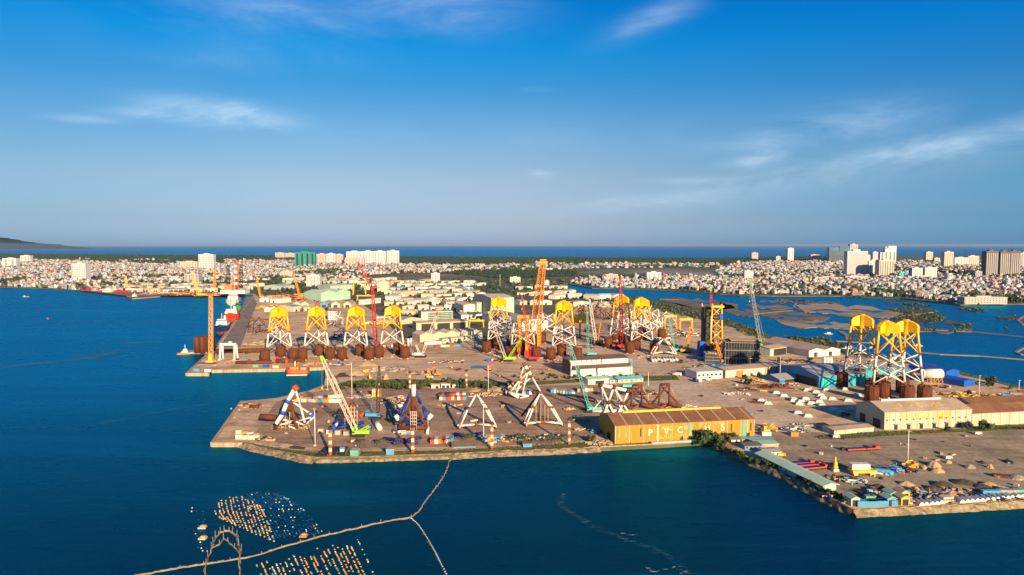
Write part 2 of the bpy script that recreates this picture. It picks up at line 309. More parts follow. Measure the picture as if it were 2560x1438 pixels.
def revet(name, pts, w0, lab, m=rock, top=LZ+.5, run=7.0, seed=1, out=1):
    P = []; r = random.Random(seed)
    for a, b in zip(pts, pts[1:]):
        A, B = G(*a, 0)+V((0, 0, LZ)), G(*b, 0)+V((0, 0, LZ)); n = max(1, int((B-A).length/2.6))
        for i in range(n): P.append(A.lerp(B, i/n))
    P.append(G(*pts[-1], 0)+V((0, 0, LZ))); mbb = MB(); rows = []
    for i, p in enumerate(P):
        d = (P[min(i+1, len(P)-1)]-P[max(i-1, 0)]).normalized(); n = V((d.y, -d.x, 0))*out; row = []
        for k, (o, z) in enumerate(((-1.2, top-.4), (0, top), (.25*run, top-1.1), (.5*run, top-2.1), (.8*run, top-3.2), (run, -.8))):
            jj = .55 if k > 0 else .1; row.append(p + n*(o + r.uniform(-jj, jj)*w0) + V((0, 0, z + r.uniform(-.6, .45)*jj*1.3*w0 - LZ)))
        rows.append(row)
    vs = [q for row in rows for q in row]; k = 6
    fs = [(i*k+j, i*k+j+1, (i+1)*k+j+1, (i+1)*k+j) for i in range(len(rows)-1) for j in range(k-1)]
    if out < 0: fs = [f[::-1] for f in fs]
    mbb.add(vs, fs); return tag(mbb.build(name, m), lab, 'sea wall')
revet('rock_revetment', [(606, 1116), (640, 1126), (700, 1139), (760, 1152), (790, 1156)], 1.0, 'sunlit rubble bank curving round the point of the lower pier', seed=2, run=5)
revet('rock_revetment', [(790, 1156), (900, 1154), (1130, 1146)], .7, 'straight pale stone bank below the red and white poles', seed=3, run=2.5)
revet('rock_revetment', [(1130, 1146), (1240, 1139), (1385, 1134), (1500, 1127)], 1.2, 'weedy rubble bank between the net fence and yellow shed', seed=4, run=4)
wall('sea_wall', [(1500, 1127), (1660, 1119), (1762, 1112)], 1.6, .5, conc, 'smooth sunlit sea wall in front of the yellow shed')
drk = mat('dark_rock', (.17, .135, .095), .95, .4, .5, c2=(.06, .05, .035), thr=(.46, .6), bump=.8)
revet('rock_revetment', [(1786, 1115), (1830, 1139), (1900, 1170), (1960, 1195), (2050, 1245), (2133, 1289)], .9, 'dark rubble bank running diagonally below the long green roof', m=drk, seed=5, run=4)
revet('rock_revetment', [(2133, 1289), (2350, 1278), (2560, 1265), (3400, 1222)], .8, 'yellowish stone bank along the bottom right shore', m=mat('ochre_rock', (.30, .225, .125), .95, .3, .5, c2=(.15, .12, .07), thr=(.5, .6), bump=.8), seed=6, run=4)
sheet('shore_road', [(210, 727.5), (330, 741.5), (400, 739.5), (600, 740), (600, 732), (400, 730), (210, 722)], LZ+.02, mat('shipyard_dirt', (.21, .13, .08), .95, .3, .03), thick=.01)
# grass strips and dark tarpaulins
grass = mat('rough_grass', (.085, .115, .025), .95, .45, .25, c2=(.20, .15, .06), thr=(.5, .62), bump=.6)
GR = [[(606, 1113), (640, 1120), (700, 1131), (790, 1141), (960, 1138), (1130, 1136), (1130, 1143), (900, 1151), (790, 1153), (700, 1137), (640, 1124)],
      [(1130, 1136), (1300, 1126), (1500, 1114), (1530, 1106), (1540, 1112), (1660, 1108), (1762, 1102), (1770, 1110), (1660, 1118), (1500, 1126), (1385, 1132), (1130, 1144)],
      [(2030, 1092), (2100, 1082), (2200, 1079), (2430, 1072), (2560, 1068), (2560, 1073), (2300, 1085), (2100, 1098), (2050, 1097)],
      [(790, 975), (860, 962), (1000, 968), (1300, 965), (1460, 955), (1460, 948), (1300, 955), (1000, 948), (860, 955)],
      [(1450, 948), (1480, 945), (1690, 938), (1700, 950), (1460, 958)], [(2430, 1064), (2560, 1062), (2800, 1066), (2800, 1074), (2430, 1071)],
      [(2000, 870), (2110, 884), (2330, 918), (2560, 974), (2560, 970), (2330, 912), (2110, 878), (1930, 842), (1850, 812), (1840, 816), (1900, 848)]]
for i, g_ in enumerate(GR): sheet('grass_strip', g_, LZ+.09, grass, thick=.01, zr=0 if i < 2 else None)
# lagoon flats
mud = mat('tidal_mud', (.20, .145, .10), .9, .25, .01, c2=(.09, .085, .07), thr=(.45, .62))
mudl = mat('pale_mud', (.34, .26, .18), .9, .25, .01, c2=(.17, .125, .09), thr=(.5, .62))
mang = mat('mangrove_ground', (.05, .062, .022), .95, .4, .02, c2=(.10, .085, .05))
FL = [([(1648, 746), (1700, 744), (1790, 751), (1832, 764), (1840, 772), (1780, 771), (1700, 764)], mud), ([(1800, 753), (1846, 761), (1842, 774), (1892, 789), (1870, 792), (1826, 784), (1800, 770)], mud),
      ([(1990, 763), (2060, 758), (2180, 767), (2262, 785), (2225, 793), (2100, 789), (2010, 778)], mudl), ([(1850, 773), (1905, 776), (1980, 776), (2076, 793), (2062, 801), (1960, 796), (1888, 786)], mud),
      ([(1935, 798), (2040, 801), (2130, 811), (2136, 823), (2060, 821), (1960, 812)], mudl), ([(2225, 793), (2262, 785), (2310, 779), (2368, 792), (2352, 804), (2270, 806), (2290, 812), (2240, 806)], mang),
      ([(2136, 812), (2240, 810), (2330, 822), (2430, 822), (2430, 827), (2310, 829), (2140, 825)], mud), ([(1900, 751), (2010, 752), (2100, 757), (2095, 759), (1980, 756), (1900, 755)], mud),
      ([(1860, 762), (1960, 764), (1985, 770), (1900, 771)], mud), ([(2210, 770), (2300, 768), (2350, 778), (2290, 782), (2230, 778)], mang), ([(2370, 800), (2440, 812), (2420, 818), (2360, 808)], mang),
      ([(2130, 826), (2180, 831), (2170, 836), (2128, 832)], mang), ([(1960, 838), (2060, 845), (2140, 866), (2125, 880), (2000, 858)], mang), ([(1560, 742), (1640, 756), (1720, 778), (1790, 796), (1850, 812), (1840, 806), (1800, 790), (1745, 772), (1660, 752)], mang),
      ([(1960, 747), (2010, 750), (2015, 755), (1985, 753)], mang), ([(2200, 753), (2290, 757), (2330, 764), (2280, 764)], mang), ([(2390, 768), (2450, 770), (2470, 776), (2400, 775)], mang), ([(2480, 790), (2560, 794), (2560, 800), (2500, 797)], mang)]
for i, (p, m_) in enumerate(FL): sheet('mudflat' if m_ in (mud, mudl) else 'mangrove_islet', rough(p, 6, .5, i), .5, m_, thick=1)
for i, p in enumerate(([(2015, 776), (2060, 772), (2150, 779), (2120, 781), (2050, 777)], [(1905, 787), (1960, 784), (2030, 792), (1980, 791)], [(2000, 808), (2060, 806), (2100, 814), (2040, 812)], [(1720, 752), (1770, 756), (1800, 763), (1750, 760)], [(2110, 771), (2200, 776), (2230, 783), (2170, 779)])): sheet('tidal_pool', rough(p, 5, .5, 50+i), .53, wm, thick=.01)
dyke = mat('dyke_earth', (.25, .19, .13), .95, .25, .05)
for p, w in (([(2300, 880), (2350, 885), (2450, 889), (2560, 898), (3000, 925)], 4), ([(1880, 786), (1930, 780), (1980, 776)], 6), ([(2310, 823), (2430, 829), (2560, 842), (2800, 868)], 5), ([(1650, 748), (1700, 749), (1720, 756), (1760, 765)], 5),
             ([(2215, 795), (2260, 789), (2330, 780)], 6), ([(2090, 852), (2190, 857)], 3), ([(2135, 812), (2200, 822), (2300, 826)], 6), ([(2100, 828), (2118, 838), (2122, 846)], 7), ([(2560, 790), (2545, 800), (2560, 812)], 4), ([(2560, 868), (2540, 880), (2556, 886)], 3), ([(1990, 757), (1985, 768), (2015, 780)], 4)):
    line_sheet('dyke', p, w, 1.1, dyke, th=1.8)
# far field, airfield
fld = mat('dry_field', (.17, .135, .06), .95, .3, .006, c2=(.08, .09, .035), thr=(.5, .65))
sheet('dry_field', [(925, 697), (1000, 687), (1150, 680), (1240, 683), (1290, 684), (1260, 690), (1100, 694), (1060, 700), (940, 702)], LZ+.05, fld, thick=.01)
sheet('airfield', [(1440, 681), (1520, 674), (1650, 671), (1800, 676), (1900, 688), (1850, 693), (1700, 690), (1640, 690), (1520, 690)], LZ+.05, mat('airfield_grass', (.10, .125, .05), .95, .25, .006, c2=(.20, .17, .11)), thick=.01)
sheet('runway', [(1565, 678), (1650, 675), (1900, 688), (1900, 690), (1740, 688), (1600, 681)], LZ+.1, mat('runway_grey', (.22, .19, .17), .9, .2, .02), thick=.01)
sheet('pond', [(1545, 690), (1600, 689), (1600, 692), (1550, 693)], LZ+.12, wm, thick=.01)
sheet('river_arm', [(1740, 702), (1800, 703), (1900, 712), (1890, 714), (1800, 707)], LZ+.12, wm, thick=.01)
# headland far left
r = np.random.RandomState(3); hx = np.linspace(-520, 240, 60); mbh = MB(); P0 = G(0, 622.5, 0).y
prof = np.interp(hx, [-520, -300, -60, 10, 40, 60, 110, 150, 170, 240], [585, 575, 590, 594.5, 598, 603, 609, 611, 615, 621])
for k in range(5):
    pass
vs = []; D = [P0-400, P0, P0+500, P0+1200, P0+2400]; fr = [0, .25, .7, 1, .1]
for j, d in enumerate(D):
    for i, x in enumerate(hx):
        top = max(0, (CH - (prof[i]-VR)*d/F*1.0))
        vs.append(((x-1280)/F*d + r.uniform(-60, 60), d, max(-2, top*fr[j]*(1+r.uniform(-.06, .06)*(j != 3)) - (2 if j == 0 else 0))))
n = len(hx); mbh.add(vs, [(j*n+i, j*n+i+1, (j+1)*n+i+1, (j+1)*n+i) for j in range(4) for i in range(n-1)])
tag(mbh.build('headland_hill', mat('far_hill', (.02, .045, .055), .95, .3, .002)), kind='structure')  # blue haze of distance is mixed into the hill colour

# ================================================================ the town
WN = dict(c2=(.10, .11, .13), thr=(.52, .57), detail=2)
HC = [mat('house_white', (.54, .54, .56), .8, .1, .32, **WN), mat('house_cream', (.50, .41, .31), .8, .1, .32, **WN), mat('house_grey', (.30, .29, .28), .8, .15, .32, **WN), mat('house_pink', (.52, .36, .30), .8, .1, .32, **WN),
      mat('house_blue', (.34, .44, .50), .8, .1, .32, **WN), mat('roof_red', (.42, .13, .07), .8, .2, .2), mat('roof_grey', (.33, .32, .31), .8, .2, .2), mat('roof_tan', (.48, .38, .28), .8, .2, .2), mat('roof_dark', (.14, .12, .11), .8, .2, .2), mat('roof_teal', (.22, .40, .36), .8, .15, .2)]
def box_t(roofm):   # unit block with a stair head on the flat roof
    def bx(x0, x1, y0, y1, z0, z1): return [(x0, y0, z0), (x1, y0, z0), (x1, y1, z0), (x0, y1, z0), (x0, y0, z1), (x1, y0, z1), (x1, y1, z1), (x0, y1, z1)]
    f = [(4, 5, 6, 7), (0, 1, 5, 4), (1, 2, 6, 5), (2, 3, 7, 6), (3, 0, 4, 7)]
    v = bx(-.5, .5, -.5, .5, -.05, 1) + bx(-.42, .0, .1, .45, 1, 1.28); fs = f + [tuple(i+8 for i in q) for q in f]
    return v, fs, [roofm, 0, 0, 0, 0, roofm, 0, 0, 0, 0]
def gab_t(roofm):
    v = [(-.5, -.5, -.05), (.5, -.5, -.05), (.5, .5, -.05), (-.5, .5, -.05), (-.5, -.5, .8), (.5, -.5, .8), (.5, .5, .8), (-.5, .5, .8), (-.5, 0, 1.12), (.5, 0, 1.12)]
    return v, [(0, 1, 5, 4), (2, 3, 7, 6), (4, 5, 9, 8), (6, 7, 8, 9), (0, 4, 8, 3), (1, 2, 9, 5), (3, 8, 7, 7), (2, 6, 9, 9)], [0, 0, roofm, roofm, 0, 0, 0, 0]
def gab2(roofm):
    v, f, m_ = gab_t(roofm); v = v + [(-.5, 0, -.05), (.5, 0, -.05)]
    return v, [(0, 1, 5, 4), (2, 3, 7, 6), (4, 5, 9, 8), (6, 7, 8, 9), (0, 4, 8, 10), (10, 8, 7, 3), (1, 11, 9, 5), (11, 2, 6, 9)], [0, 0, roofm, roofm, 0, 0, 0, 0]
HT_ = [box_t(6), box_t(7), box_t(2), gab2(5), gab2(6), gab2(7), gab2(8), gab2(9)]
TOWN = [('bay', [(-500, 712), (0, 716), (110, 719), (240, 727), (300, 722), (420, 712), (560, 706), (640, 700), (700, 690), (640, 672), (500, 664), (300, 660), (150, 652), (0, 652), (-500, 652)], 15, .60),
        ('middle', [(560, 706), (640, 700), (760, 700), (900, 695), (930, 686), (1180, 678), (1180, 665), (1000, 662), (700, 660), (500, 660), (560, 672)], 16, .58),
        ('belt', [(1180, 678), (1300, 678), (1450, 671), (1800, 668), (1800, 660), (1400, 660), (1180, 664)], 24, .35),
        ('river', [(1430, 708), (1500, 718), (1700, 722), (1800, 732), (1880, 737), (1880, 700), (1700, 693), (1600, 698), (1440, 700)], 14, .85),
        ('right', [(1800, 700), (1900, 735), (2100, 738), (2260, 743), (2400, 757), (2560, 757), (2900, 762), (2900, 652), (2560, 652), (2200, 652), (1900, 655), (1830, 662), (1790, 680)], 14.5, .60),
        ('coast', [(560, 651), (700, 648), (900, 655), (900, 662), (560, 660)], 22, .5), ('coast2', [(0, 647), (500, 652), (500, 656), (0, 652)], 22, .25)]
rs = np.random.RandomState(11)
def cnoise(x, y, s=260.):      # cheap value noise in 0..1
    def h(i, j): v_ = math.sin(i*127.1+j*311.7)*43758.5453; return v_-math.floor(v_)
    x, y = x/s, y/s; i, j = math.floor(x), math.floor(y); u, w = x-i, y-j; u = u*u*(3-2*u); w = w*w*(3-2*w)
    return (h(i, j)*(1-u)+h(i+1, j)*u)*(1-w)+(h(i, j+1)*(1-u)+h(i+1, j+1)*u)*w
houses, greens = [], []
for ti, (nm, poly, st, kp) in enumerate(TOWN):
    for x, y, s_ in cells(poly, st, 1.0, .22, .3, 20+ti):
        c = .55*cnoise(x, y, 300)+.45*cnoise(x+999, y, 90)
        if rs.rand() < kp*(1.2 if c > .50 else .75 if c > .42 else .38 if c > .34 else .06):
            w = s_*rs.uniform(.40, .9); l = s_*rs.uniform(.5, 1.1); h = rs.choice([4, 6.5, 9, 12, 15], p=[.26, .32, .24, .13, .05])*rs.uniform(.85, 1.15)
            if rs.rand() < .012: h *= 1.9
            if rs.rand() < .05: w *= 2.4; l *= 1.6; h = min(h, 9)
            houses.append((x, y, LZ, w, l, h, rs.choice([0.12, -.5, .7])+rs.normal(0, .05)+(pi/2 if rs.rand() < .5 else 0), rs.choice(5, p=[.36, .22, .26, .09, .07]), rs.choice(8, p=[.22, .14, .12, .13, .13, .12, .08, .06]), ti))
        elif rs.rand() < .75: greens.append((x, y))
houses.sort(key=lambda h: h[1])
COLN = ['white', 'cream', 'grey', 'pinkish', 'pale blue']; ROOFN = ['flat grey roof', 'flat tan roof', 'flat roof', 'red gable roof', 'grey gable roof', 'tan gable roof', 'dark gable roof', 'green gable roof']
TOWNN = {0: 'in the bay town on the left', 1: 'in the town behind the shipyards', 2: 'by the far woods', 3: 'along the river north bank', 4: 'in the dense right hand town', 5: 'by the far coast', 6: 'near the far coast'}
hm = {}
for h in houses[:290]:
    k = (h[8], h[7])
    if k not in hm:
        v, f, m_ = HT_[h[8]]; me = bpy.data.meshes.new('house'); me.from_pydata(v, [], f); me.polygons.foreach_set('material_index', [h[7] if q == 0 else q for q in m_])
        for q in HC: me.materials.append(q)
        hm[k] = me
    o = bpy.data.objects.new('house', hm[k]); COL.objects.link(o); o.location = h[:3]; o.scale = h[3:6]; o.rotation_euler = (0, 0, h[6])
    tag(o, '%s house with %s near the shore %s' % (COLN[h[7]], ROOFN[h[8]], TOWNN[h[9]]), 'house', '%s houses with %s %s' % (COLN[h[7]], ROOFN[h[8]], TOWNN[h[9]]))
Pd = {}
for h in houses[290:]: Pd.setdefault(h[8], []).append(h[:8])
tag(np_mesh('town_houses', HT_, Pd, HC), kind='stuff')
# trees: crown templates of jittered leaf clumps
ICO_V, ICO_F = [], []
def _ico():
    bm = bmesh.new(); bmesh.ops.create_icosphere(bm, subdivisions=1, radius=1); v = [tuple(q.co) for q in bm.verts]; f = [tuple(q.index for q in g_.verts) for g_ in bm.faces]; bm.free(); return v, f
ICO_V, ICO_F = _ico()
def clump_t(seed, nb=4, jag=.3):
    r_ = random.Random(seed); v, f = [], []
    for b in range(nb):
        c = V((r_.uniform(-.55, .55), r_.uniform(-.55, .55), r_.uniform(.45, 1.0))); q = r_.uniform(.4, .62); o = len(v)
        v += [tuple(c + V(p)*q*(1+r_.uniform(-jag, jag))) for p in ICO_V]; f += [tuple(i+o for i in t_) for t_ in ICO_F]
    return v, f, [0]*len(f)
CT = [clump_t(i, 3) for i in range(5)]
LEAF = [mat('leaves_dark', (.018, .040, .020), .9, .45, .6), mat('leaves_mid', (.045, .075, .022), .9, .4, .6), mat('leaves_light', (.085, .105, .03), .9, .4, .6), mat('leaves_dry', (.12, .10, .04), .9, .4, .6)]
def woods(name, pts, seed, lo=4, hi=9, cols=(.45, .35, .15, .05)):
    r_ = np.random.RandomState(seed); P = {}
    for p in pts:
        x, y = p[:2]; k = p[2] if len(p) > 2 else 1.0; s_ = r_.uniform(lo, hi)*k
        P.setdefault(r_.randint(5), []).append((x, y, (p[3] if len(p) > 3 else LZ)-.3*s_*.3, s_*.6, s_*.6, s_*.62, r_.uniform(0, 6), r_.choice(4, p=cols)))
    return tag(np_mesh(name, CT, P, LEAF), kind='stuff')
woods('town_trees', [(x, y, 1.85) for x, y in greens if cnoise(x+500, y, 120) > .3 or rs.rand() < .6], 5)
BELT = [[(-1300, 653), (0, 653), (150, 651), (560, 659), (560, 650), (900, 655), (1000, 662), (1180, 664), (1400, 660), (1800, 660), (1830, 660), (1900, 654), (2100, 651), (2100, 643), (1800, 648.6), (1200, 645.6), (800, 641.8), (500, 640.6), (0, 636.8), (-1300, 635)],
        [(1180, 675), (1440, 678), (1440, 690), (1260, 698), (1180, 690), (1100, 684)], [(1440, 694), (1640, 690), (1640, 696), (1440, 702)]]
pts = [(x, y, 2.6) for x, y, s_ in cells(BELT[0], 30, .97, 0, .5, 3)] + [(x, y, 1.6) for i in (1, 2) for x, y, s_ in cells(BELT[i], 17, .8, 0, .5, 4+i)]
woods('far_woods', pts, 6, 6, 9, (.9, .1, .0, 0))
MZ = [([(1640, 757), (1700, 768), (1790, 790), (1850, 812), (1830, 822), (1700, 790), (1600, 765), (1450, 742), (1560, 742)], 9, .75, LZ), ([(1850, 812), (1930, 845), (2110, 882), (2200, 892), (2180, 900), (2050, 885), (1990, 868), (1900, 850), (1830, 822)], 9, .6, LZ),
      ([(2225, 793), (2310, 779), (2368, 792), (2352, 804), (2270, 805)], 8, .5, .5), ([(1960, 838), (2060, 845), (2140, 866), (2125, 880), (2000, 858)], 8, .6, .5), ([(1300, 715), (1400, 722), (1500, 742), (1640, 760), (1560, 758), (1450, 752), (1300, 735)], 11, .5, LZ),
      ([(1400, 708), (1900, 739), (2100, 740), (2260, 747), (2400, 762), (2560, 760), (2560, 756), (2260, 742), (1900, 733), (1500, 717)], 12, .6, LZ), ([(2210, 770), (2300, 768), (2350, 778), (2290, 782), (2230, 778)], 10, .5, .5),
      ([(2310, 815), (2440, 824), (2440, 829), (2310, 826)], 8, .3, .5), ([(2360, 800), (2440, 812), (2420, 818)], 9, .5, .5), ([(2200, 753), (2290, 757), (2330, 764), (2280, 764)], 10, .6, .5), ([(2390, 768), (2450, 770), (2470, 776), (2400, 775)], 10, .6, .5), ([(2480, 790), (2560, 794), (2560, 800), (2500, 797)], 10, .5, .5),
      ([(2400, 955), (2560, 985), (2560, 979), (2400, 947)], 7, .35, LZ), ([(1900, 748), (2060, 755), (2040, 760), (1900, 752)], 16, .35, .5), ([(2060, 748), (2400, 768), (2560, 772), (2560, 800), (2300, 770)], 40, .35, .3), ([(2330, 880), (2560, 790), (2560, 830)], 60, .3, .3)]
pts = []
for i, (p, st, kp, z) in enumerate(MZ): pts += [(x, y, .85, z) for x, y, s_ in cells(p, st, kp, 0, .5, 40+i)]
woods('mangrove_scrub', pts, 9, 4, 7, (.3, .35, .25, .1))
# ================================================================ builders
def AT(px, py, Y):                         # point on the upright plane y = Y seen at a photo pixel
    d = FW + RT*((px-1280)/F) - UP*((py-719)/F); t = Y/d.y; return V((d.x*t, Y, CH + d.z*t))
WHT = mat('white_paint', (.62, .59, .54), .55, .08, .15, c2=(.50, .43, .35), thr=(.55, .72), streak=True)
YEL = mat('marine_yellow', (.80, .42, .004), .42, .05, .2, spec=.5)
RUST = mat('rust_steel', (.125, .036, .013), .85, .35, .35, c2=(.055, .02, .012), thr=(.48, .66), streak=True, bump=.2)
RUSTB = mat('rust_collar', (.19, .065, .03), .85, .3, .5)
DKR = mat('dark_rust', (.11, .038, .022), .85, .35, .4)
RED = mat('crane_red', (.46, .02, .02), .5, .1, .3); ORG = mat('crane_orange', (.78, .27, .02), .5, .1, .3); TEAL = mat('crane_teal', (.10, .46, .40), .5, .1, .3)
LIME = mat('lime_green', (.30, .58, .05), .5, .08, .3); LAT = mat('lattice_cream', (.55, .46, .36), .6, .15, .3); GRYM = mat('grey_steel', (.30, .29, .28), .6, .2, .3)
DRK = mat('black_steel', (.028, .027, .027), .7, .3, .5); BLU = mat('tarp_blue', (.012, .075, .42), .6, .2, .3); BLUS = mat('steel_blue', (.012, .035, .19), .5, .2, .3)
LBL = mat('light_blue', (.08, .28, .44), .6, .15, .3); GRN = mat('container_green', (.13, .36, .22), .6, .15, .3); CRM = mat('cream_paint', (.54, .43, .30), .7, .12, .3); TAN = mat('timber_tan', (.48, .31, .17), .85, .2, .6)
REDP = mat('signal_red', (.50, .065, .03), .6, .12, .3); ORP = mat('orange_box', (.68, .20, .05), .6, .12, .3); YEP = mat('plant_yellow', (.75, .42, .03), .55, .12, .3); CONC = mat('block_concrete', (.52, .45, .36), .9, .15, .4)
GLS = mat('dark_glass', (.03, .045, .06), .12, .3, .1, spec=.6); TYR = mat('tyre_black', (.025, .025, .025), .9, .2, 1); RDK = mat('red_oxide', (.30, .05, .03), .8, .25, .3)
CT_ = dict(red=REDP, blue=LBL, white=WHT, orange=ORP, green=GRN, cream=CRM, rust=RUST, grey=GRYM, yellow=YEP, tan=TAN, dark=DRK, oxide=RDK, deep=BLU)
CNM = dict(red='red', blue='light blue', white='white', orange='orange', green='green', cream='cream', rust='rusty brown', grey='grey', yellow='yellow', tan='tan', dark='black', oxide='dark red', deep='deep blue')
ORD = ['leftmost', 'second from left', 'third from left', 'fourth from left', 'fifth from left', 'sixth from left', 'seventh from left', 'eighth from left', 'ninth from left', 'tenth from left', 'eleventh from left', 'twelfth from left', 'thirteenth from left', 'fourteenth from left', 'fifteenth from left', 'sixteenth from left', 'seventeenth from left', 'eighteenth from left', 'nineteenth from left', 'twentieth from left']
# ---------------------------------------------------------------- wind turbine jackets on suction buckets
def jacket(two=True, top=True, rb=15.3, rt=9.2, hb=13, Hw=19, Hy=19):
    root = E('jacket_foundation', 'x', 'jacket')
    hw = hb+1.6+(Hw*1.45 if two else Hw); ht = hw+(Hy if top else 0); LG = .92; BR = .48
    full = hb+1.6+(Hw*1.45 if two else Hw)+Hy
    def P(i, z): a = 2*pi*i/3; r = rb+(rt-rb)*(z-hb)/(full-hb); return V((r*cos(a), r*sin(a), z))
    tiers = [hb+1.6] + ([hb+1.6+(hw-hb-1.6)*.53] if two else []) + [hw]
    for i in range(3):
        mb = MB(); mb.bar(P(i, hb-.1), P(i, hw), LG, n=10)
        for z in tiers: mb.bar(P(i, z-1.3), P(i, z+1.1), LG*1.13, n=10, m=1)
        mb.build('lower_leg', [WHT, RUSTB], root)
        if top: MB().bar(P(i, hw+1.1), P(i, ht+1), LG*1.02, n=10).build('upper_leg', YEL, root)
        c = P(i, 0); b = MB(); n = 22; rr = 5.3
        b.lathe((c.x, c.y, .5), [(rr, 0), (rr, hb-1.5), (rr*.96, hb-1.5)], 22)
        for q in range(11): a = 2*pi*q/11; b.box((c.x+rr*cos(a), c.y+rr*sin(a), .6), (.35, .25, hb-1.6), a)
        bk = b.build('suction_bucket', RUST, root)
        l = MB(); l.lathe((c.x, c.y, hb-1.05), [(rr*.95, 0), (rr*.95, .3), (1.6, 1.3)], 18)
        for q in range(8): a = 2*pi*q/8; l.box((c.x+rr*.5*cos(a), c.y+rr*.5*sin(a), hb-1.0), (rr*.9, .3, 1.3), a)
        l.build('bucket_lid', DKR, bk)
        for q in (0, 1, 2, 3): a = pi/4+q*pi/2; MB().box((c.x+4.6*cos(a), c.y+4.6*sin(a), 0), (2.6, 2.2, .9), a, taper=.8).build('support_block', CONC, root)
    lv = tiers + ([ht-3.8] if top else [])
    for t in range(len(lv)-1):
        m_ = YEL if (top and t == len(lv)-2) else WHT
        for i in range(3):
            j = (i+1) % 3; a, b, c, d = P(i, lv[t]), P(j, lv[t+1]), P(j, lv[t]), P(i, lv[t+1])
            x = MB(); x.bar(a, b, BR, n=8); mid = (a+b)/2
            if m_ is WHT: u = (b-a).normalized(); x.bar(mid-u*1.3, mid+u*1.3, BR*1.3, n=8, m=1)
            x.build('brace', [m_, RUSTB], root); MB().bar(c, d, BR, n=8).build('brace', m_, root)
    if top:
        tp = MB(); tp.lathe((0, 0, ht-7.6), [(2.2, 0), (3.1, 1.5), (3.1, 11.4), (3.4, 11.4), (3.4, 12.2), (2.8, 12.2)], 20); t_ = tp.build('transition_piece', YEL, root)
        for i in range(3):
            a = 2*pi*i/3; q = P(i, ht); e = hypot(q.x, q.y)+1.1; w = 1.5
            pr = [(2.6, ht-5.0), (e, ht-5.0), (e, ht+.6), (e-1.4, ht+2.2), (4.6, ht+4.2), (2.6, ht+4.4)]
            vs = [(x*cos(a)-s_*sin(a), x*sin(a)+s_*cos(a), z) for s_ in (-w, w) for x, z in pr]; n = 6
            MB().add(vs, [(k, (k+1) % n, (k+1) % n+n, k+n) for k in range(n)] + [tuple(range(n-1, -1, -1)), tuple(range(n, 2*n))]).build('box_arm', YEL, t_)
        mbp = MB(); mbp.lathe((0, 0, ht+4.9), [(1.2, 0), (2.6, .1), (2.6, .5)], 14); mbp.build('cover', YEL, t_)
        MB().bar((3.4, 0, ht+4.5), (9, 3, ht+5.2), .22, m=0).build('walkway_rail', WHT, t_)
    return root
JA = jacket(False, True, Hw=17, Hy=22); JB = jacket(True, True, Hw=16.2, Hy=22); JW = jacket(True, False, Hw=18, Hy=20)
def put(root, px, py, deg, label, first, group=None):
    o = root if first else copy_tree(root); g = G(px, py); o.location = g; o.rotation_euler = (0, 0, R(deg)); o['label'] = label
    if group: o['group'] = group
    return o
GJ = 'yellow topped jackets on rusty suction buckets'
for i, (px, py, dg, lb) in enumerate([(700, 899, 105, 'yellow topped white jacket nearest the quay gantry, leftmost of four in the row'), (794, 896, 98, 'yellow topped jacket second from left in the upper pier row'),
        (893, 896, 92, 'yellow topped jacket third in the row, left of the red crane'), (985, 892, 85, 'yellow topped jacket last in the row, right of the red crane')]):
    put(JA, px, py, dg, lb, i == 0, GJ)
for i, (px, py, dg, lb) in enumerate([(1408, 896, 92, 'tall yellow topped jacket right of the orange heavy crane'), (1246, 878, 95, 'yellow topped jacket in front of the tall cream hall'),
        (1553, 868, 75, 'yellow topped jacket behind the slim red boom'), (1600, 880, 95, 'yellow topped jacket in front of the tangle of white frames'),
        (2149, 966, 65, 'yellow topped jacket furthest left of the right hand cluster, beside the teal shed'), (2208, 997, 92, 'yellow topped jacket in the middle of the right hand cluster of three'),
        (2258, 993, 62, 'yellow topped jacket at the right end of the cluster by the blue sheds')]):
    put(JB, px, py, dg, lb, i == 0, GJ)
for i, (px, py, dg, lb) in enumerate([(1306, 893, 95, 'white lower jacket without yellow top, beside the orange heavy crane'), (1262, 868, 65, 'white lower jacket without top, behind the lime tipped crane'), (1362, 862, 100, 'white lower jacket without top behind the orange crane mast'),
        (1570, 850, 60, 'white lower jacket without top, deep in the frame tangle'), (1622, 846, 110, 'white lower jacket without top at the right of the frame tangle')]):
    put(JW, px, py, dg, lb, i == 0, 'white lower jackets without tops')
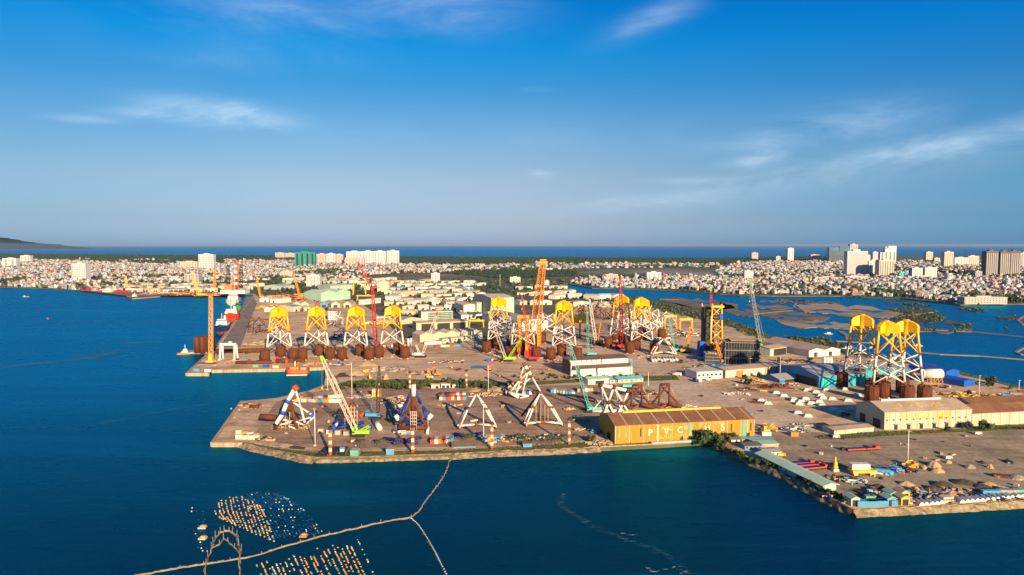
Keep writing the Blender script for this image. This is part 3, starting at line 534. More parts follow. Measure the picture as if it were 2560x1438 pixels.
# ---------------------------------------------------------------- frames made of tubes
def frame(name, label, cat, org, mem, group=None):
    o = G(*org); root = E(name, label, cat, o, 0, group)
    for m_ in mem:
        pn, x1, y1, d1, x2, y2, d2, r, mt = m_[:9]
        a = AT(x1, y1, o.y+d1)-o; b = AT(x2, y2, o.y+d2)-o; a.z = max(a.z, r); b.z = max(b.z, r)
        MB().bar(a, b, r, m_[9] if len(m_) > 9 else r, n=8).build(pn, mt, root)
    return root
def aframe(cx, cy, apx, wl, wr, label, legm=WHT, sleeve=RUSTB, dp=4.5, extra=()):
    mem = []; top = apx[1]; ax = apx[0]; hh = cy-top
    for sd_, dx in ((-1, wl), (1, wr)):
        for d in (-dp, dp):
            ox = 3.5 if d < 0 else -3.5; fx, fy = cx+sd_*dx+ox, cy+(2 if d < 0 else -4); mx, my = ax+(fx-ax)*.5+ox*.35, top+hh*.44
            mem += [('leg', ax+sd_*1.5, top+4, d*.4, mx, my, d*.9, .68, legm), ('sleeve', mx, my-2, d*.9, mx+sd_*2, my+3, d*.9, 1.0, sleeve), ('leg', mx+sd_, my+1, d*.9, fx, fy, d, .68, legm), ('foot', fx, fy-3, d, fx+sd_*2, fy+2, d, 1.4, sleeve)]
    mem += [('apex_node', ax-5, top+3, 0, ax+6, top+2, 0, 1.5, sleeve)]
    for d in (-dp, dp): mem += [('bottom_chord', cx-wl, cy-3-(3 if d > 0 else 0), d, cx, cy-8, 0, .6, legm), ('bottom_chord', cx, cy-8, 0, cx+wr, cy-4-(3 if d > 0 else 0), d, .6, legm)]
    mem += [('node', cx-4, cy-8, 0, cx+4, cy-8, 0, 1.1, sleeve), ('cross_tube', cx-wl, cy-5, -dp, cx-wl, cy-9, dp, .6, legm), ('cross_tube', cx+wr, cy-5, -dp, cx+wr, cy-9, dp, .6, legm)]
    return frame('a_frame', label, 'steel frame', (cx, cy), mem + list(extra), 'steel foundation frames standing in the yard')
aframe(1191, 1069, (1191, 983), 46, 48, 'white four legged A-frame with paired tubes, between the two blue cross frames and scaffold frame')
aframe(1357, 1063, (1351, 981), 45, 47, 'white A-frame round a scaffold tower with one rusty back leg', extra=[('leg', 1346, 985, 5, 1304, 1040, 12, .7, DKR), ('leg', 1352, 985, 3, 1346, 1055, 3, .6, RUST)] + [('scaffold_post', x, y0, d, x, 1060, d, .22, TAN) for x, y0, d in ((1340, 1010, 0), (1352, 990, -1), (1362, 998, 2), (1370, 1020, 0))])
aframe(1660, 888, (1659, 843), 32, 30, 'small white A-frame behind the row of white pipes', dp=5)
frame('tripod_frame', 'tall white tripod leaning, its thick white leg sloping to the right, by a red tent', 'steel frame', (1313, 996), [
    ('main_leg', 1311, 911, 0, 1328, 940, 0, 1.6, WHT), ('sleeve', 1310, 908, 0, 1313, 915, 0, 1.8, RUSTB), ('sleeve', 1318, 922, 0, 1321, 929, 0, 1.9, RUSTB), ('sleeve', 1326, 937, 0, 1330, 944, 0, 1.9, RUSTB), ('leg', 1330, 943, 0, 1352, 980, 0, .8, WHT), ('leg', 1309, 918, 0, 1299, 948, 2, .7, WHT), ('sleeve', 1300, 945, 2, 1297, 952, 2, 1.2, RUSTB),
    ('leg', 1320, 930, 0, 1300, 952, 2, .6, WHT), ('leg', 1298, 952, 2, 1276, 980, 2, .8, WHT), ('leg', 1300, 955, 2, 1290, 985, -2, .7, WHT), ('leg', 1319, 930, 0, 1306, 985, 0, .75, WHT), ('brace', 1328, 944, 0, 1306, 962, 0, .6, WHT), ('brace', 1306, 962, 0, 1284, 985, 0, .6, WHT), ('sleeve', 1305, 958, 0, 1307, 966, 0, 1.2, RUSTB),
    ('pipe', 1273, 981, 0, 1297, 997, -3, 1.5, WHT), ('bottom_chord', 1285, 984, 0, 1322, 990, 0, .7, WHT), ('bottom_chord', 1300, 995, -2, 1322, 990, 0, .7, WHT)], 'steel foundation frames standing in the yard')
frame('tripod_frame', 'tripod with red cap, blue banded white leg and rusty inner legs, nearest pier corner', 'steel frame', (735, 1078), [
    ('cap', 734, 966, 0, 743, 976, 0, 2.2, REDP), ('cap', 736, 965, 0, 738, 972, 0, 2.0, REDP), ('main_leg', 737, 972, 0, 718, 1004, -2, 1.5, WHT), ('blue_band', 721, 1000, -2, 717, 1007, -2, 1.8, BLU), ('main_leg', 717, 1007, -2, 708, 1030, -4, 1.5, WHT), ('blue_band', 709, 1027, -4, 706, 1036, -4, 1.8, BLU), ('main_leg', 706, 1036, -4, 690, 1060, -6, 1.5, WHT),
    ('leg', 739, 974, 0, 751, 1016, 2, .7, WHT), ('leg', 752, 1018, 2, 762, 1057, 0, .8, WHT), ('brace', 734, 1007, 2, 753, 1019, 2, .7, WHT), ('brace', 754, 1020, 2, 782, 1039, 0, .7, WHT), ('blue_band', 779, 1035, 0, 784, 1042, 0, 1.6, BLU), ('brace', 748, 1052, 0, 783, 1042, 0, .6, WHT), ('brace', 766, 1060, 0, 785, 1042, 0, .7, WHT),
    ('rusty_leg', 726, 1000, 0, 712, 1035, -2, 1.3, RUST), ('rusty_leg', 712, 1035, -2, 687, 1073, -4, 1.2, RUST), ('rusty_leg', 727, 1008, 3, 742, 1072, 0, 1.2, RUST), ('rusty_leg', 735, 1045, 0, 760, 1062, 4, 1.0, RUST), ('brace', 703, 1047, 0, 728, 1055, 2, .6, WHT), ('brace', 697, 1063, 0, 728, 1055, 2, .6, WHT), ('brace', 721, 1065, 0, 741, 1073, 0, .6, WHT), ('brace', 740, 1054, 0, 760, 1063, 2, .6, WHT),
    ('rusty_pipe', 650, 1041, 12, 690, 1044, 12, 2.0, RUST)] + [('scaffold_post', x, y0, d, x, 1078, d, .25, TAN) for x, y0, d in ((703, 1040, 0), (714, 1038, 2), (724, 1030, 0), (735, 1040, 4), (746, 1050, 2), (690, 1062, 0), (760, 1060, 0))] + [('scaffold_rail', 690, y, 0, 765, y, 2, .22, TAN) for y in (1052, 1062, 1070)], 'steel foundation frames standing in the yard')
frame('tripod_frame', 'blue and rusty symmetrical tripod with a white top column, behind a red and white pole', 'steel frame', (1033, 1078), [
    ('top_column', 1034, 962, 0, 1034, 990, 0, 1.7, WHT), ('cap', 1034, 960, 0, 1034, 964, 0, 1.5, TAN), ('rusty_column', 1033, 990, 0, 1033, 1030, 0, 1.9, RUST), *[('scaffold_post', 1033+dx_, 1028, dd_, 1033+dx_, 1076, dd_, .28, TAN) for dx_ in (-7, -2, 3, 8) for dd_ in (-3, 3)], *[('scaffold_rail', 1026, yy_, -3, 1041, yy_, -3, .25, LAT) for yy_ in (1030, 1038, 1046, 1054, 1062)],
    ('blue_leg', 1030, 972, 2, 1014, 1010, 3, .9, BLUS), ('blue_leg', 1038, 975, 2, 1052, 1010, 3, .9, BLUS), ('blue_leg', 1013, 1008, 3, 993, 1038, 1, .7, BLUS), ('blue_leg', 1015, 1010, 3, 1001, 1046, 0, 1.0, BLUS), ('blue_leg', 1056, 1017, 3, 1074, 1032, 1, .7, BLUS), ('blue_leg', 1056, 1018, 3, 1067, 1046, 0, 1.0, BLUS),
    ('brace', 1014, 1010, 3, 1022, 1000, 3, .6, BLUS), ('brace', 1044, 1002, 3, 1052, 1010, 3, .6, BLUS), ('white_foot', 989, 1038, 1, 997, 1050, 1, 1.7, WHT), ('white_foot', 1080, 1036, 1, 1070, 1048, 1, 1.7, WHT), ('blue_band', 1000, 1043, 0, 1007, 1050, 0, 1.5, BLU),
    ('rusty_leg', 1031, 1000, 0, 1015, 1035, -1, .9, DKR), ('rusty_leg', 1015, 1035, -1, 998, 1058, -1, .9, RUST), ('rusty_leg', 1036, 1003, 0, 1050, 1040, -1, .8, RUST), ('rusty_leg', 1050, 1040, -1, 1067, 1068, -1, .9, RUST), ('rusty_leg', 1012, 1058, 0, 1000, 1072, 0, 1.1, DKR), ('brace', 1000, 1058, 0, 1067, 1058, 2, .8, BLUS), ('brace', 1000, 1050, 3, 1030, 1048, 0, .8, BLUS), ('brace', 1038, 1050, 0, 1066, 1048, 3, .8, BLUS), ('rusty_beam', 996, 1069, 0, 1070, 1069, 0, 1.6, DKR)]
    + [('scaffold_post', x, y0, d, x, 1078, d, .25, TAN) for x, y0, d in ((990, 1062, 0), (1000, 1058, 2), (1012, 1060, 2), (1056, 1058, 2), (1070, 1050, 0))], 'steel foundation frames standing in the yard')
frame('blue_foundation', 'low frame of deep blue cross tubes under a brown scaffold, behind the lime crane cab', 'steel frame', (880, 1078), [
    ('blue_tube', 836, 1075, 0, 866, 1064, 0, 1.2, BLUS), ('blue_tube', 845, 1057, 4, 868, 1066, 0, 1.2, BLUS), ('blue_tube', 868, 1064, 0, 910, 1056, 4, 1.2, BLUS), ('blue_tube', 868, 1065, 0, 914, 1074, 0, 1.2, BLUS), ('blue_foot', 831, 1076, 0, 839, 1073, 0, 2.2, BLU), ('blue_foot', 840, 1055, 4, 847, 1059, 4, 2.0, BLU), ('white_tube', 833, 1070, 0, 844, 1058, 3, 1.0, WHT),
    ('red_node', 901, 1036, 0, 907, 1040, 0, 2.2, REDP), ('rusty_leg', 882, 1003, 0, 868, 1020, 0, .6, DKR), ('rusty_leg', 868, 1020, 0, 848, 1052, 2, .6, RUST), ('rusty_leg', 880, 1003, 0, 905, 1037, 0, .6, RUST), ('blue_foot', 924, 1070, 0, 928, 1074, 0, 2.2, BLU)] +
    [('scaffold_post', x, 1012, d, x, 1072, d, .3, TAN) for x in (862, 870, 878, 886, 893) for d in (0, 5)] + [('scaffold_rail', 860, y, 0, 895, y, 0, .25, TAN) for y in (1020, 1030, 1040, 1050)], 'steel foundation frames standing in the yard')
for cx, cy, wl, lb in ((1007, 1107, 46, 'deep blue X of tubes on the ground, left of the first red and white pole'), (1171, 1095, 34, 'deep blue V of tubes on the ground above the grey roofed hut')):
    mem = [('blue_tube', cx-wl, cy-10, 6, cx+4, cy, 0, 1.1, BLUS), ('blue_tube', cx+2, cy, 0, cx+wl, cy-13, 6, 1.1, BLUS), ('centre_node', cx-3, cy, 0, cx+6, cy-1, 0, 1.5, RUST)]
    if wl > 40: mem += [('blue_tube', cx, cy-1, 0, cx-24, cy+8, -5, 1.1, BLUS), ('blue_tube', cx+3, cy, 0, cx+36, cy+4, -4, 1.1, BLUS)]
    frame('cross_tubes', lb, 'steel frame', (cx, cy), mem, 'blue cross tubes lying in the yard')
frame('jacket_section', 'white jacket section on its side making two big X shapes, left above the yellow shed', 'steel frame', (1540, 1034), [
    ('top_chord', 1501, 963, 0, 1535, 969, 0, 1.4, WHT), ('top_chord', 1536, 969, 0, 1570, 977, 0, 1.4, WHT), ('node', 1499, 960, 0, 1504, 966, 0, 1.9, RUST), ('node', 1531, 967, 0, 1538, 970, 0, 1.9, RUST), ('node', 1566, 974, 0, 1573, 979, 0, 1.9, RUST),
    ('diagonal', 1503, 966, 0, 1520, 1004, 0, .9, WHT), ('diagonal', 1533, 972, 0, 1522, 1003, 0, .9, WHT), ('diagonal', 1537, 972, 0, 1556, 1006, 0, .9, WHT), ('diagonal', 1571, 979, 0, 1558, 1006, 0, .9, WHT), ('node', 1518, 1002, 0, 1523, 1010, 0, 1.8, RUST), ('node', 1553, 1005, 0, 1560, 1012, 0, 1.8, RUST),
    ('diagonal', 1520, 1009, 0, 1511, 1035, -2, .9, WHT), ('diagonal', 1522, 1009, 0, 1534, 1034, -2, .9, WHT), ('diagonal', 1556, 1011, 0, 1546, 1034, -2, .9, WHT), ('diagonal', 1558, 1011, 0, 1573, 1034, -2, .9, WHT), ('back_leg', 1501, 966, 2, 1507, 995, 8, .7, WHT), ('back_leg', 1507, 995, 8, 1513, 1028, 9, .7, WHT), ('back_leg', 1538, 972, 2, 1544, 998, 8, .7, WHT), ('back_leg', 1544, 998, 8, 1550, 1026, 9, .7, WHT),
    ('bottom_chord', 1481, 1028, 2, 1562, 1027, 2, 1.2, WHT), ('brace', 1481, 1026, 2, 1507, 996, 8, .5, WHT)], 'steel foundation frames standing in the yard')
for cx, cy, lb in ((1596, 1024, 'rusty brown trestle frame touching the white jacket section'), (1665, 1022, 'rusty brown trestle frame standing alone above the yellow shed roof')):
    frame('trestle_frame', lb, 'steel frame', (cx, cy), [('top_beam', cx-15, cy-60, 0, cx+8, cy-62, 0, 1.0, DKR), ('post', cx-14, cy-60, 0, cx-19, cy, 0, .8, DKR), ('post', cx+8, cy-62, 0, cx+8, cy-12, 0, .8, DKR), ('diagonal', cx+6, cy-60, 0, cx-36, cy-12, 0, .8, DKR), ('diagonal', cx-10, cy-55, 2, cx+38, cy-5, 0, .8, DKR),
        ('stay', cx+8, cy-60, 0, cx+28, cy-22, 2, .25, TAN), ('bottom_beam', cx-38, cy-12, 0, cx-16, cy-2, 0, 1.1, DKR), ('bottom_beam', cx+6, cy-14, 0, cx+40, cy-3, 0, 1.6, DKR), ('bottom_beam', cx-16, cy-2, 0, cx+10, cy-14, 3, .8, RDK), ('bottom_beam', cx+10, cy-14, 3, cx+38, cy-8, 3, .7, RDK)], 'steel foundation frames standing in the yard')
# tangles of tube frames further back
def tangle(cx, cy, w, h, n, mt, label, seed, r=.6, name='frame_stack'):
    r_ = random.Random(seed); mem = []
    for i in range(n):
        x = cx + r_.uniform(-w, w)/1; y0 = cy - r_.uniform(0, h); x2 = x + r_.choice([-1, 1])*r_.uniform(6, 18); y2 = min(cy, y0 + r_.uniform(-h*.5, h*.6)); mem.append(('tube', x, y0, r_.uniform(-9, 14), x2, y2, r_.uniform(-9, 14), r*r_.uniform(.7, 1.3), mt))
    for i in range(int(w/7)): x = cx-w+i*14+r_.uniform(-4, 4); mem.append(('post', x, cy-h*r_.uniform(.6, 1), r_.uniform(-5, 10), x+r_.uniform(-3, 3), cy, r_.uniform(-5, 10), r*1.3, mt))
    return frame(name, label, 'steel frame', (cx, cy), mem)
tangle(1655, 828, 26, 42, 16, WHT, 'white K-braced frames lying right of the rear jackets', 3, .6)
tangle(1590, 826, 44, 46, 34, WHT, 'dense stack of white tube frames behind the rear pair of jackets', 5, .6)
tangle(1500, 800, 55, 40, 60, DKR, 'long dark red stack of unpainted frames behind the white crane', 6, .7)
tangle(1475, 832, 22, 44, 14, RUST, 'rusty unpainted jackets standing behind the tall yellow jacket', 8, .8)
tangle(648, 832, 26, 32, 26, DKR, 'rusty brown lattice frames beside the pier road', 9, .6)
tangle(852, 846, 16, 20, 16, BLUS, 'deep blue tube frame between the second and third pier jackets', 10, .7)
tangle(845, 818, 20, 34, 12, WHT, 'white tube frame above the blue one between pier jackets', 12, .5)
tangle(690, 838, 14, 36, 12, WHT, 'white frame standing behind the leftmost pier jacket', 13, .45)
o = G(1450, 842); tpc = E('yellow_transition_piece', 'low yellow transition piece on rusty legs behind the tall jacket', 'jacket top', o); h0 = (AT(1450, 808, o.y)-o).z
MB().lathe((0, 0, h0), [(3.4, 0), (3.4, 12), (3.0, 12.4)], 18).build('cylinder', YEL, tpc)
for a in (.4, 2.5, 4.6): MB().box((6*cos(a), 6*sin(a), h0), (9, 2.4, 9), a, taper=.9).build('box_arm', YEL, tpc); MB().bar((10*cos(a), 10*sin(a), h0+2), (12*cos(a), 12*sin(a), 0), 1.0).build('leg', RUST, tpc)
# ---------------------------------------------------------------- cranes
def lattice(mb, a, b, w0, w1, n=None, r=.2, m=0, belly=None):
    a, b = V(a), V(b); d = b-a; L_ = d.length; d.normalize(); u = V((0, 1, 0)) if abs(d.y) < .8 else V((1, 0, 0)); u = (u - d*u.dot(d)).normalized(); w = d.cross(u); n = n or max(4, int(L_/4.5))
    def c(i, q):
        t = i/n; ww = w0+(w1-w0)*t
        if belly: ww = w0+(belly-w0)*min(1, t*6) if t < .17 else (belly if t < .8 else belly+(w1-belly)*(t-.8)/.2)
        return a + d*(L_*t) + (u*(1 if q in (0, 1) else -1) + w*(1 if q in (1, 2) else -1))*(ww/2)
    for q in range(4):
        for i in range(n): mb.bar(c(i, q), c(i+1, q), r, n=4, m=m, cap=False)
        for i in range(n): p, s_ = (q, (q+1) % 4) if i % 2 else ((q+1) % 4, q); mb.bar(c(i, p), c(i+1, s_), r*.6, n=3, m=m, cap=False)
    return mb
def rope(mb, a, b, r=.09, m=0): return mb.bar(a, b, r, n=3, m=m, cap=False)
def crane(label, bx, by, tip, body=LIME, boomm=LAT, tipm=None, w=2.2, back=None, jib=None, cab=1, hook=None, mast=None, r=.2, depth=0, first=None, sc=1.0, group='crawler cranes'):
    o = G(bx, by); root = E('crawler_crane', label, 'crane', o, 0, group); Y = o.y
    def A(p, d=0): q = AT(p[0], p[1], Y+d)-o; return q
    sg = 1 if tip[0] <= bx else -1
    if cab:
        for s_ in (-1, 1):
            t = MB(); t.box((0, s_*3*sc, 0), (9.5*sc, 1.3*sc, 1.5*sc), 0, taper=.93, tapery=1); t.build('track', TYR, root)
        MB().lathe((0, 0, 1.0*sc), [(2.2*sc, 0), (2.2*sc, .8*sc)], 14).build('turntable', DRK, root)
        h = MB(); h.box((sg*2.2*sc, 0, 1.8*sc), (8.5*sc, 3.4*sc, 2.2*sc)); hb_ = h.build('machinery_house', body, root)
        MB().box((sg*6.4*sc, 0, 1.9*sc), (2.2*sc, 4.4*sc, 2.3*sc)).build('counterweight', body if body is not WHT else GRYM, root)
        c_ = MB().box((-sg*2.6*sc, -2.2*sc, 1.9*sc), (2.0*sc, 1.6*sc, 2.3*sc), 0, taper=.85).build('cab', body, root); MB().box((-sg*2.75*sc, -2.3*sc, 2.7*sc), (1.9*sc, 1.6*sc, 1.1*sc), 0, taper=.85).build('windscreen', GLS, c_)
    foot = V((-sg*1.5*sc, 0, 2.6*sc)); T = A(tip, depth); d = T-foot
    bm = MB(); lattice(bm, foot, foot+d*.93, w*.5, w*.55, r=r, belly=w); bo = bm.build('boom', boomm, root)
    tm = MB(); lattice(tm, foot+d*.93, T, w*.6, w*.45, n=3, r=r*1.25); tm.box((T.x, T.y, T.z-.6), (1.6, 1.2, 1.6)); tm.build('boom_head', tipm or boomm, bo)
    if tipm is LIME: k = MB(); lattice(k, foot, foot+d*.09, w*.7, w, n=3, r=r*1.4); k.build('boom_foot', LIME, bo)
    if mast:
        Mp = A(mast, depth*.3); km = MB(); lattice(km, V((sg*1.2*sc, 0, 3*sc)), Mp, w*.6, w*.5, r=r); km.build('mast', body if body in (LIME, RED, ORG, TEAL) else boomm, root); rm = MB(); rope(rm, Mp, T, .1); rope(rm, Mp, V((sg*6*sc, 0, 4*sc)), .12); rm.build('pendant_rope', DRK, root)
    else:
        rm = MB(); Mp = V((sg*3.5*sc, 0, 8*sc)); rm.bar(V((sg*1*sc, 0, 4*sc)), Mp, .2, n=4); rope(rm, Mp, T, .08); rope(rm, Mp, V((sg*6*sc, 0, 4*sc)), .1); rm.build('gantry_and_rope', body, root)
    if jib:
        J = A(jib, depth); jm = MB(); lattice(jm, T, J, w*.75, w*.5, r=r); j_ = jm.build('luffing_jib', boomm, root)
        s1 = T + V((sg*5, 0, 7)); k = MB(); k.bar(T, s1, .35, n=4); k.bar(T, T+V((sg*8, 0, 1.5)), .35, n=4); rope(k, s1, J, .1); rope(k, s1, V((sg*6, 0, 4)), .1); k.build('strut', boomm, j_); T = J
    hk = MB(); z = T.z-(hook or 12); rope(hk, T, (T.x, T.y, z), .08); hk.box((T.x, T.y, z-1.4), (1.0, .8, 1.6), taper=.6); hk.build('hook_block', YEP if body is not YEP else DRK, root)
    return root
crane('lime and cream crawler crane with long boom leaning left over the basin', 896, 1090, (804, 893), LIME, LAT, LIME, w=3.0, mast=(924, 1065), hook=20, r=.24)
crane('bright red crawler crane with a kinked luffing jib behind the pier jackets', 945, 882, (931, 722), RED, RED, w=3.2, jib=(894, 655), mast=(962, 812), r=.34, sc=1.3)
crane('white lattice crane with a red tip in front of the saw roofed factory', 1052, 893, (1093, 782), WHT, LAT, RED, w=2.6, mast=(1040, 862), r=.24, sc=1.3)
crane('lime tipped crane with pale boom before the cream hall, left of the orange crane', 1268, 903, (1222, 781), LIME, LAT, LIME, w=2.8, mast=(1306, 842), r=.24, sc=1.2)
crane('slim red crane mast in front of the orange heavy crane', 1330, 902, (1305, 744), RED, RED, w=2.2, r=.3, sc=1.1)
crane('upright red crawler crane behind the rear yellow jacket', 1550, 872, (1551, 692), RED, RED, w=3.0, r=.34, sc=1.3)
crane('small teal crane with thin boom beside the white X section', 1478, 1030, (1426, 862), TEAL, TEAL, w=2.0, mast=(1470, 1008), r=.2)
crane('teal boomed crane standing behind the blue roofed office', 1577, 972, (1578, 900), TEAL, TEAL, w=1.8, r=.2)
crane('faint teal lattice crane left of the white open crane', 1474, 890, (1468, 782), TEAL, TEAL, w=2.0, r=.17)
crane('white crane with two open booms and an orange cab', 1493, 862, (1474, 750), ORG, WHT, w=3.2, mast=(1502, 806), r=.34, sc=1.2)
crane('small black crawler crane with light blue cab beside the yellow stair towers', 940, 1046, (948, 918), LBL, DRK, w=2.0, r=.2)
crane('green tipped red boom crane behind the scaffolded tower', 1784, 866, (1777, 719), RED, RED, LIME, w=2.6, r=.26)
crane('grey lattice crane with lime tip beside the black modules', 1905, 868, (1875, 700), LIME, GRYM, LIME, w=3.0, r=.22, hook=26)
crane('orange boom crane leaning in front of the yellow tower', 1808, 908, (1790, 856), ORG, ORG, w=2.2, r=.32, sc=.9)
crane('teal boom crane left of the orange one, near white A-frame', 1690, 880, (1672, 795), TEAL, TEAL, w=1.6, r=.2)
crane('orange boom crane behind the blue tarpaulin stack', 1716, 882, (1724, 820), ORG, ORG, w=1.6, r=.24)
crane('yellow crane left of the far shipyard storage racks', 652, 745, (641, 690), YEP, ORG, w=3.0, r=.4)
crane('yellow crane with bent jib over the far storage racks', 750, 742, (735, 688), YEP, ORG, w=3.0, r=.4)
crane('yellow harbour crane near the big white fuel tanks', 500, 742, (478, 684), YEP, YEP, w=4, r=.5, sc=2)
crane('yellow A-frame crane behind the red supply ships', 318, 724, (314, 690), YEP, YEP, w=4, r=.6, sc=1.4)
crane('thin black crawler crane with lattice boom at the right of pier jackets', 1090, 940, (1088, 926), ORG, DRK, w=1.2, r=.15, sc=.6, hook=4)
# orange heavy lift ring crane
o = G(1340, 893); root = E('heavy_lift_crane', 'giant orange heavy lift crane with double lattice boom, tallest thing in the yard', 'crane', o)
def A_(x, y, d=0): return AT(x, y, o.y+d)-o
T = A_(1357, 656, 0)
for k, (fx, fd, tx) in enumerate(((1333, 4, 1352), (1349, -4, 1361))):
    m_ = MB(); lattice(m_, A_(fx, 800, fd), A_(tx, 660, fd*.3), 4.2, 2.6, n=26, r=.34); m_.build('boom', ORG, root)
m_ = MB(); lattice(m_, A_(1347, 889, -4), A_(1348, 800, -4), 3.6, 3.8, n=22, r=.45); m_.box(A_(1347, 893, -4), (3.4, 1.0, 38)); m_.build('lower_mast', ORG, root)
m_ = MB(); lattice(m_, A_(1322, 868, 4), A_(1333, 800, 4), 3.6, 4, n=14, r=.4); m_.build('boom_foot', ORG, root)
m_ = MB(); m_.box(A_(1358, 659), (9.5, 4, 2.6)); m_.box(A_(1358, 652), (7, 3, 1.6)); m_.build('boom_head', ORG, root)
m_ = MB(); 
for x in (1298, 1318): lattice(m_, A_(x, 880, 2), A_(x, 795, 2), 3.6, 3.6, n=12, r=.45); m_.box(A_(x, 893, 2), (2.4, 2.4, 44))
m_.box(A_(1308, 795, 2), (13, 3, 3)); m_.build('back_mast', ORG, root)
m_ = MB(); m_.bar(A_(1325, 810, 2), A_(1340, 860, 0), .9, n=6); m_.bar(A_(1316, 893), A_(1352, 893), 1.2); m_.build('strut', ORG, root)
m_ = MB()
for x in (1302, 1316): rope(m_, A_(x, 793, 2), A_(1350, 664, 0), .1)
m_.build('pendant_rope', DRK, root)
m_ = MB(); m_.lathe((0, 0, .3), [(14, 0), (14, 1.2), (12.6, 1.2)], 32); m_.build('ring_track', GRYM, root); MB().box((-9, 3, 1.5), (8, 9, 6)).build('counterweight', RED, root)
m_ = MB(); q = A_(1349, 735, -2); lattice(m_, q+V((-9, 0, 0)), q+V((7, 0, .5)), 1.4, 1.4, r=.25); m_.build('spreader', ORG, root)
# tower mast on the quay corner
def latmast(name, label, bx, by, ty, w, m_, cat='crane', base=None, r=.3, tx=None):
    o = G(bx, by); root = E(name, label, cat, o); T = AT(tx or bx, ty, o.y)-o; a = MB(); lattice(a, (0, 0, 1.5), T, w, w*.8, n=max(6, int(T.z/3.2)), r=r); a.build('mast', m_, root); MB().box((0, 0, 0), (w*2.6, w*2.6, 1.8), taper=.8).build('base', base or m_, root); MB().box((T.x, T.y, T.z-.5), (w*1.1, w*1.1, 1.6), taper=.7).build('head', m_, root)
    return root
q = latmast('lattice_boom', 'tall tapering tan crane boom standing upright on the outermost quay corner', 527, 905, 742, 3.4, mat('ochre_lattice', (.50, .26, .07), .6, .2, .3), base=YEP, r=.42)
MB().box((0, 0, 1.5), (4.6, 4.2, 8), taper=.75).build('machinery_house', YEP, q); MB().box((0, -9, 0), (20, 6, .5)).build('mat_foundation', BLUS, q)
latmast('lattice_mast', 'orange lattice mast in the far shipyard across the bay', 537, 728, 676, 4.5, ORG, r=.6)
for x, y0, y1, m_, lb in ((592, 738, 652, REDP, 'red and white lattice jack-up leg above the white rig'), (570, 738, 664, DRK, 'dark lattice jack-up leg left of the red one'), (603, 738, 662, DRK, 'dark lattice jack-up leg right of the red one')):
    q = latmast('jack_up_tower', lb, x, y0, y1, 7, m_, 'jack-up leg', r=.55)
    if m_ is REDP:
        h = HT(x, y0, y1)
        for k in range(4): MB().box((0, 0, h*(.3+.17*k)), (7.6, 7.6, h*.07)).build('white_band', WHT, q)
latmast('derrick_tower', 'pale derrick tower on the jack-up rig hull', 583, 738, 690, 9, CRM, 'derrick', r=.7)
# gantries
def gantry(label, x0, x1, yb, yt, m_, dp=9, gl=.9, cat='gantry crane'):
    o = G((x0+x1)/2, yb); root = E('gantry_crane', label, cat, o, 0, 'portal gantries'); Y = o.y; a = AT(x0, yb, Y)-o; b = AT(x1, yb, Y)-o; h = (AT(x0, yt, Y)-o).z
    for p in (a, b):
        for s_ in (-1, 1): MB().bar((p.x, s_*dp*.5, 0), (p.x*.93, s_*dp*.22, h-1), gl*.6, gl*.95, n=4).build('leg', m_, root)
        MB().box((p.x, 0, 0), (gl*1.6, dp*1.2, 1.2)).build('bogie', m_, root)
    g_ = MB().box((0, 0, h-1.6), ((b.x-a.x)*1.08, 2.4, 2.6)).build('girder', m_, root); MB().box(((b.x-a.x)*.15, 0, h+1), (3, 3, 1.8)).build('trolley', m_, g_)
    return root
gantry('white portal gantry on the quay near the outermost corner', 553, 590, 899, 860, WHT, gl=1.6)
gantry('small yellow gantry left of two beside the mangroves', 1661, 1690, 820, 790, YEP)
gantry('small yellow gantry nearer the yellow scaffolded tower', 1699, 1730, 826, 798, YEP)
gantry('tall yellow gantry behind the red luffing crane', 883, 914, 737, 706, YEP, gl=1.6)
gantry('low yellow gantry left of the cream hall, above the factory', 1173, 1209, 818, 801, YEP)
gantry('low yellow travelling beam beneath the red crane', 893, 935, 752, 739, YEP)
# ================================================================ buildings in the yard and beyond
WALLG = mat('wall_grey_green', (.42, .47, .40), .7, .12, .12, c2=(.33, .35, .30), streak=True); WALLY = mat('wall_mustard', (.36, .20, .012), .6, .18, .2, c2=(.23, .18, .05), thr=(.55, .7), streak=True)
WALLP = mat('wall_pale_green', (.38, .41, .32), .65, .1, .12, c2=(.42, .33, .18), thr=(.5, .68), streak=True); ROOFR = mat('roof_rust', (.19, .08, .04), .85, .25, .12, c2=(.25, .13, .065), streak=False)
ROOFT = mat('roof_tan_sheet', (.46, .35, .24), .75, .12, .12, c2=(.36, .26, .18)); ROOFB = mat('roof_brown', (.16, .10, .075), .8, .2, .1); ROOFG = mat('roof_sea_green', (.30, .48, .36), .7, .12, .1); ROOFS = mat('roof_steel_grey', (.34, .34, .33), .6, .15, .1)
ROOFBL = mat('roof_blue_sheet', (.01, .085, .42), .55, .12, .1); WALLT = mat('wall_teal', (.02, .42, .40), .6, .1, .1); WALLB = mat('wall_blue', (.02, .20, .42), .6, .12, .1); ROOFAQ = mat('roof_aqua', (.13, .36, .45), .65, .12, .1)
LETW = mat('letter_white', (.66, .60, .45), .6, .05, .1); LETY = mat('letter_yellow', (.78, .44, .01), .6, .05, .1)
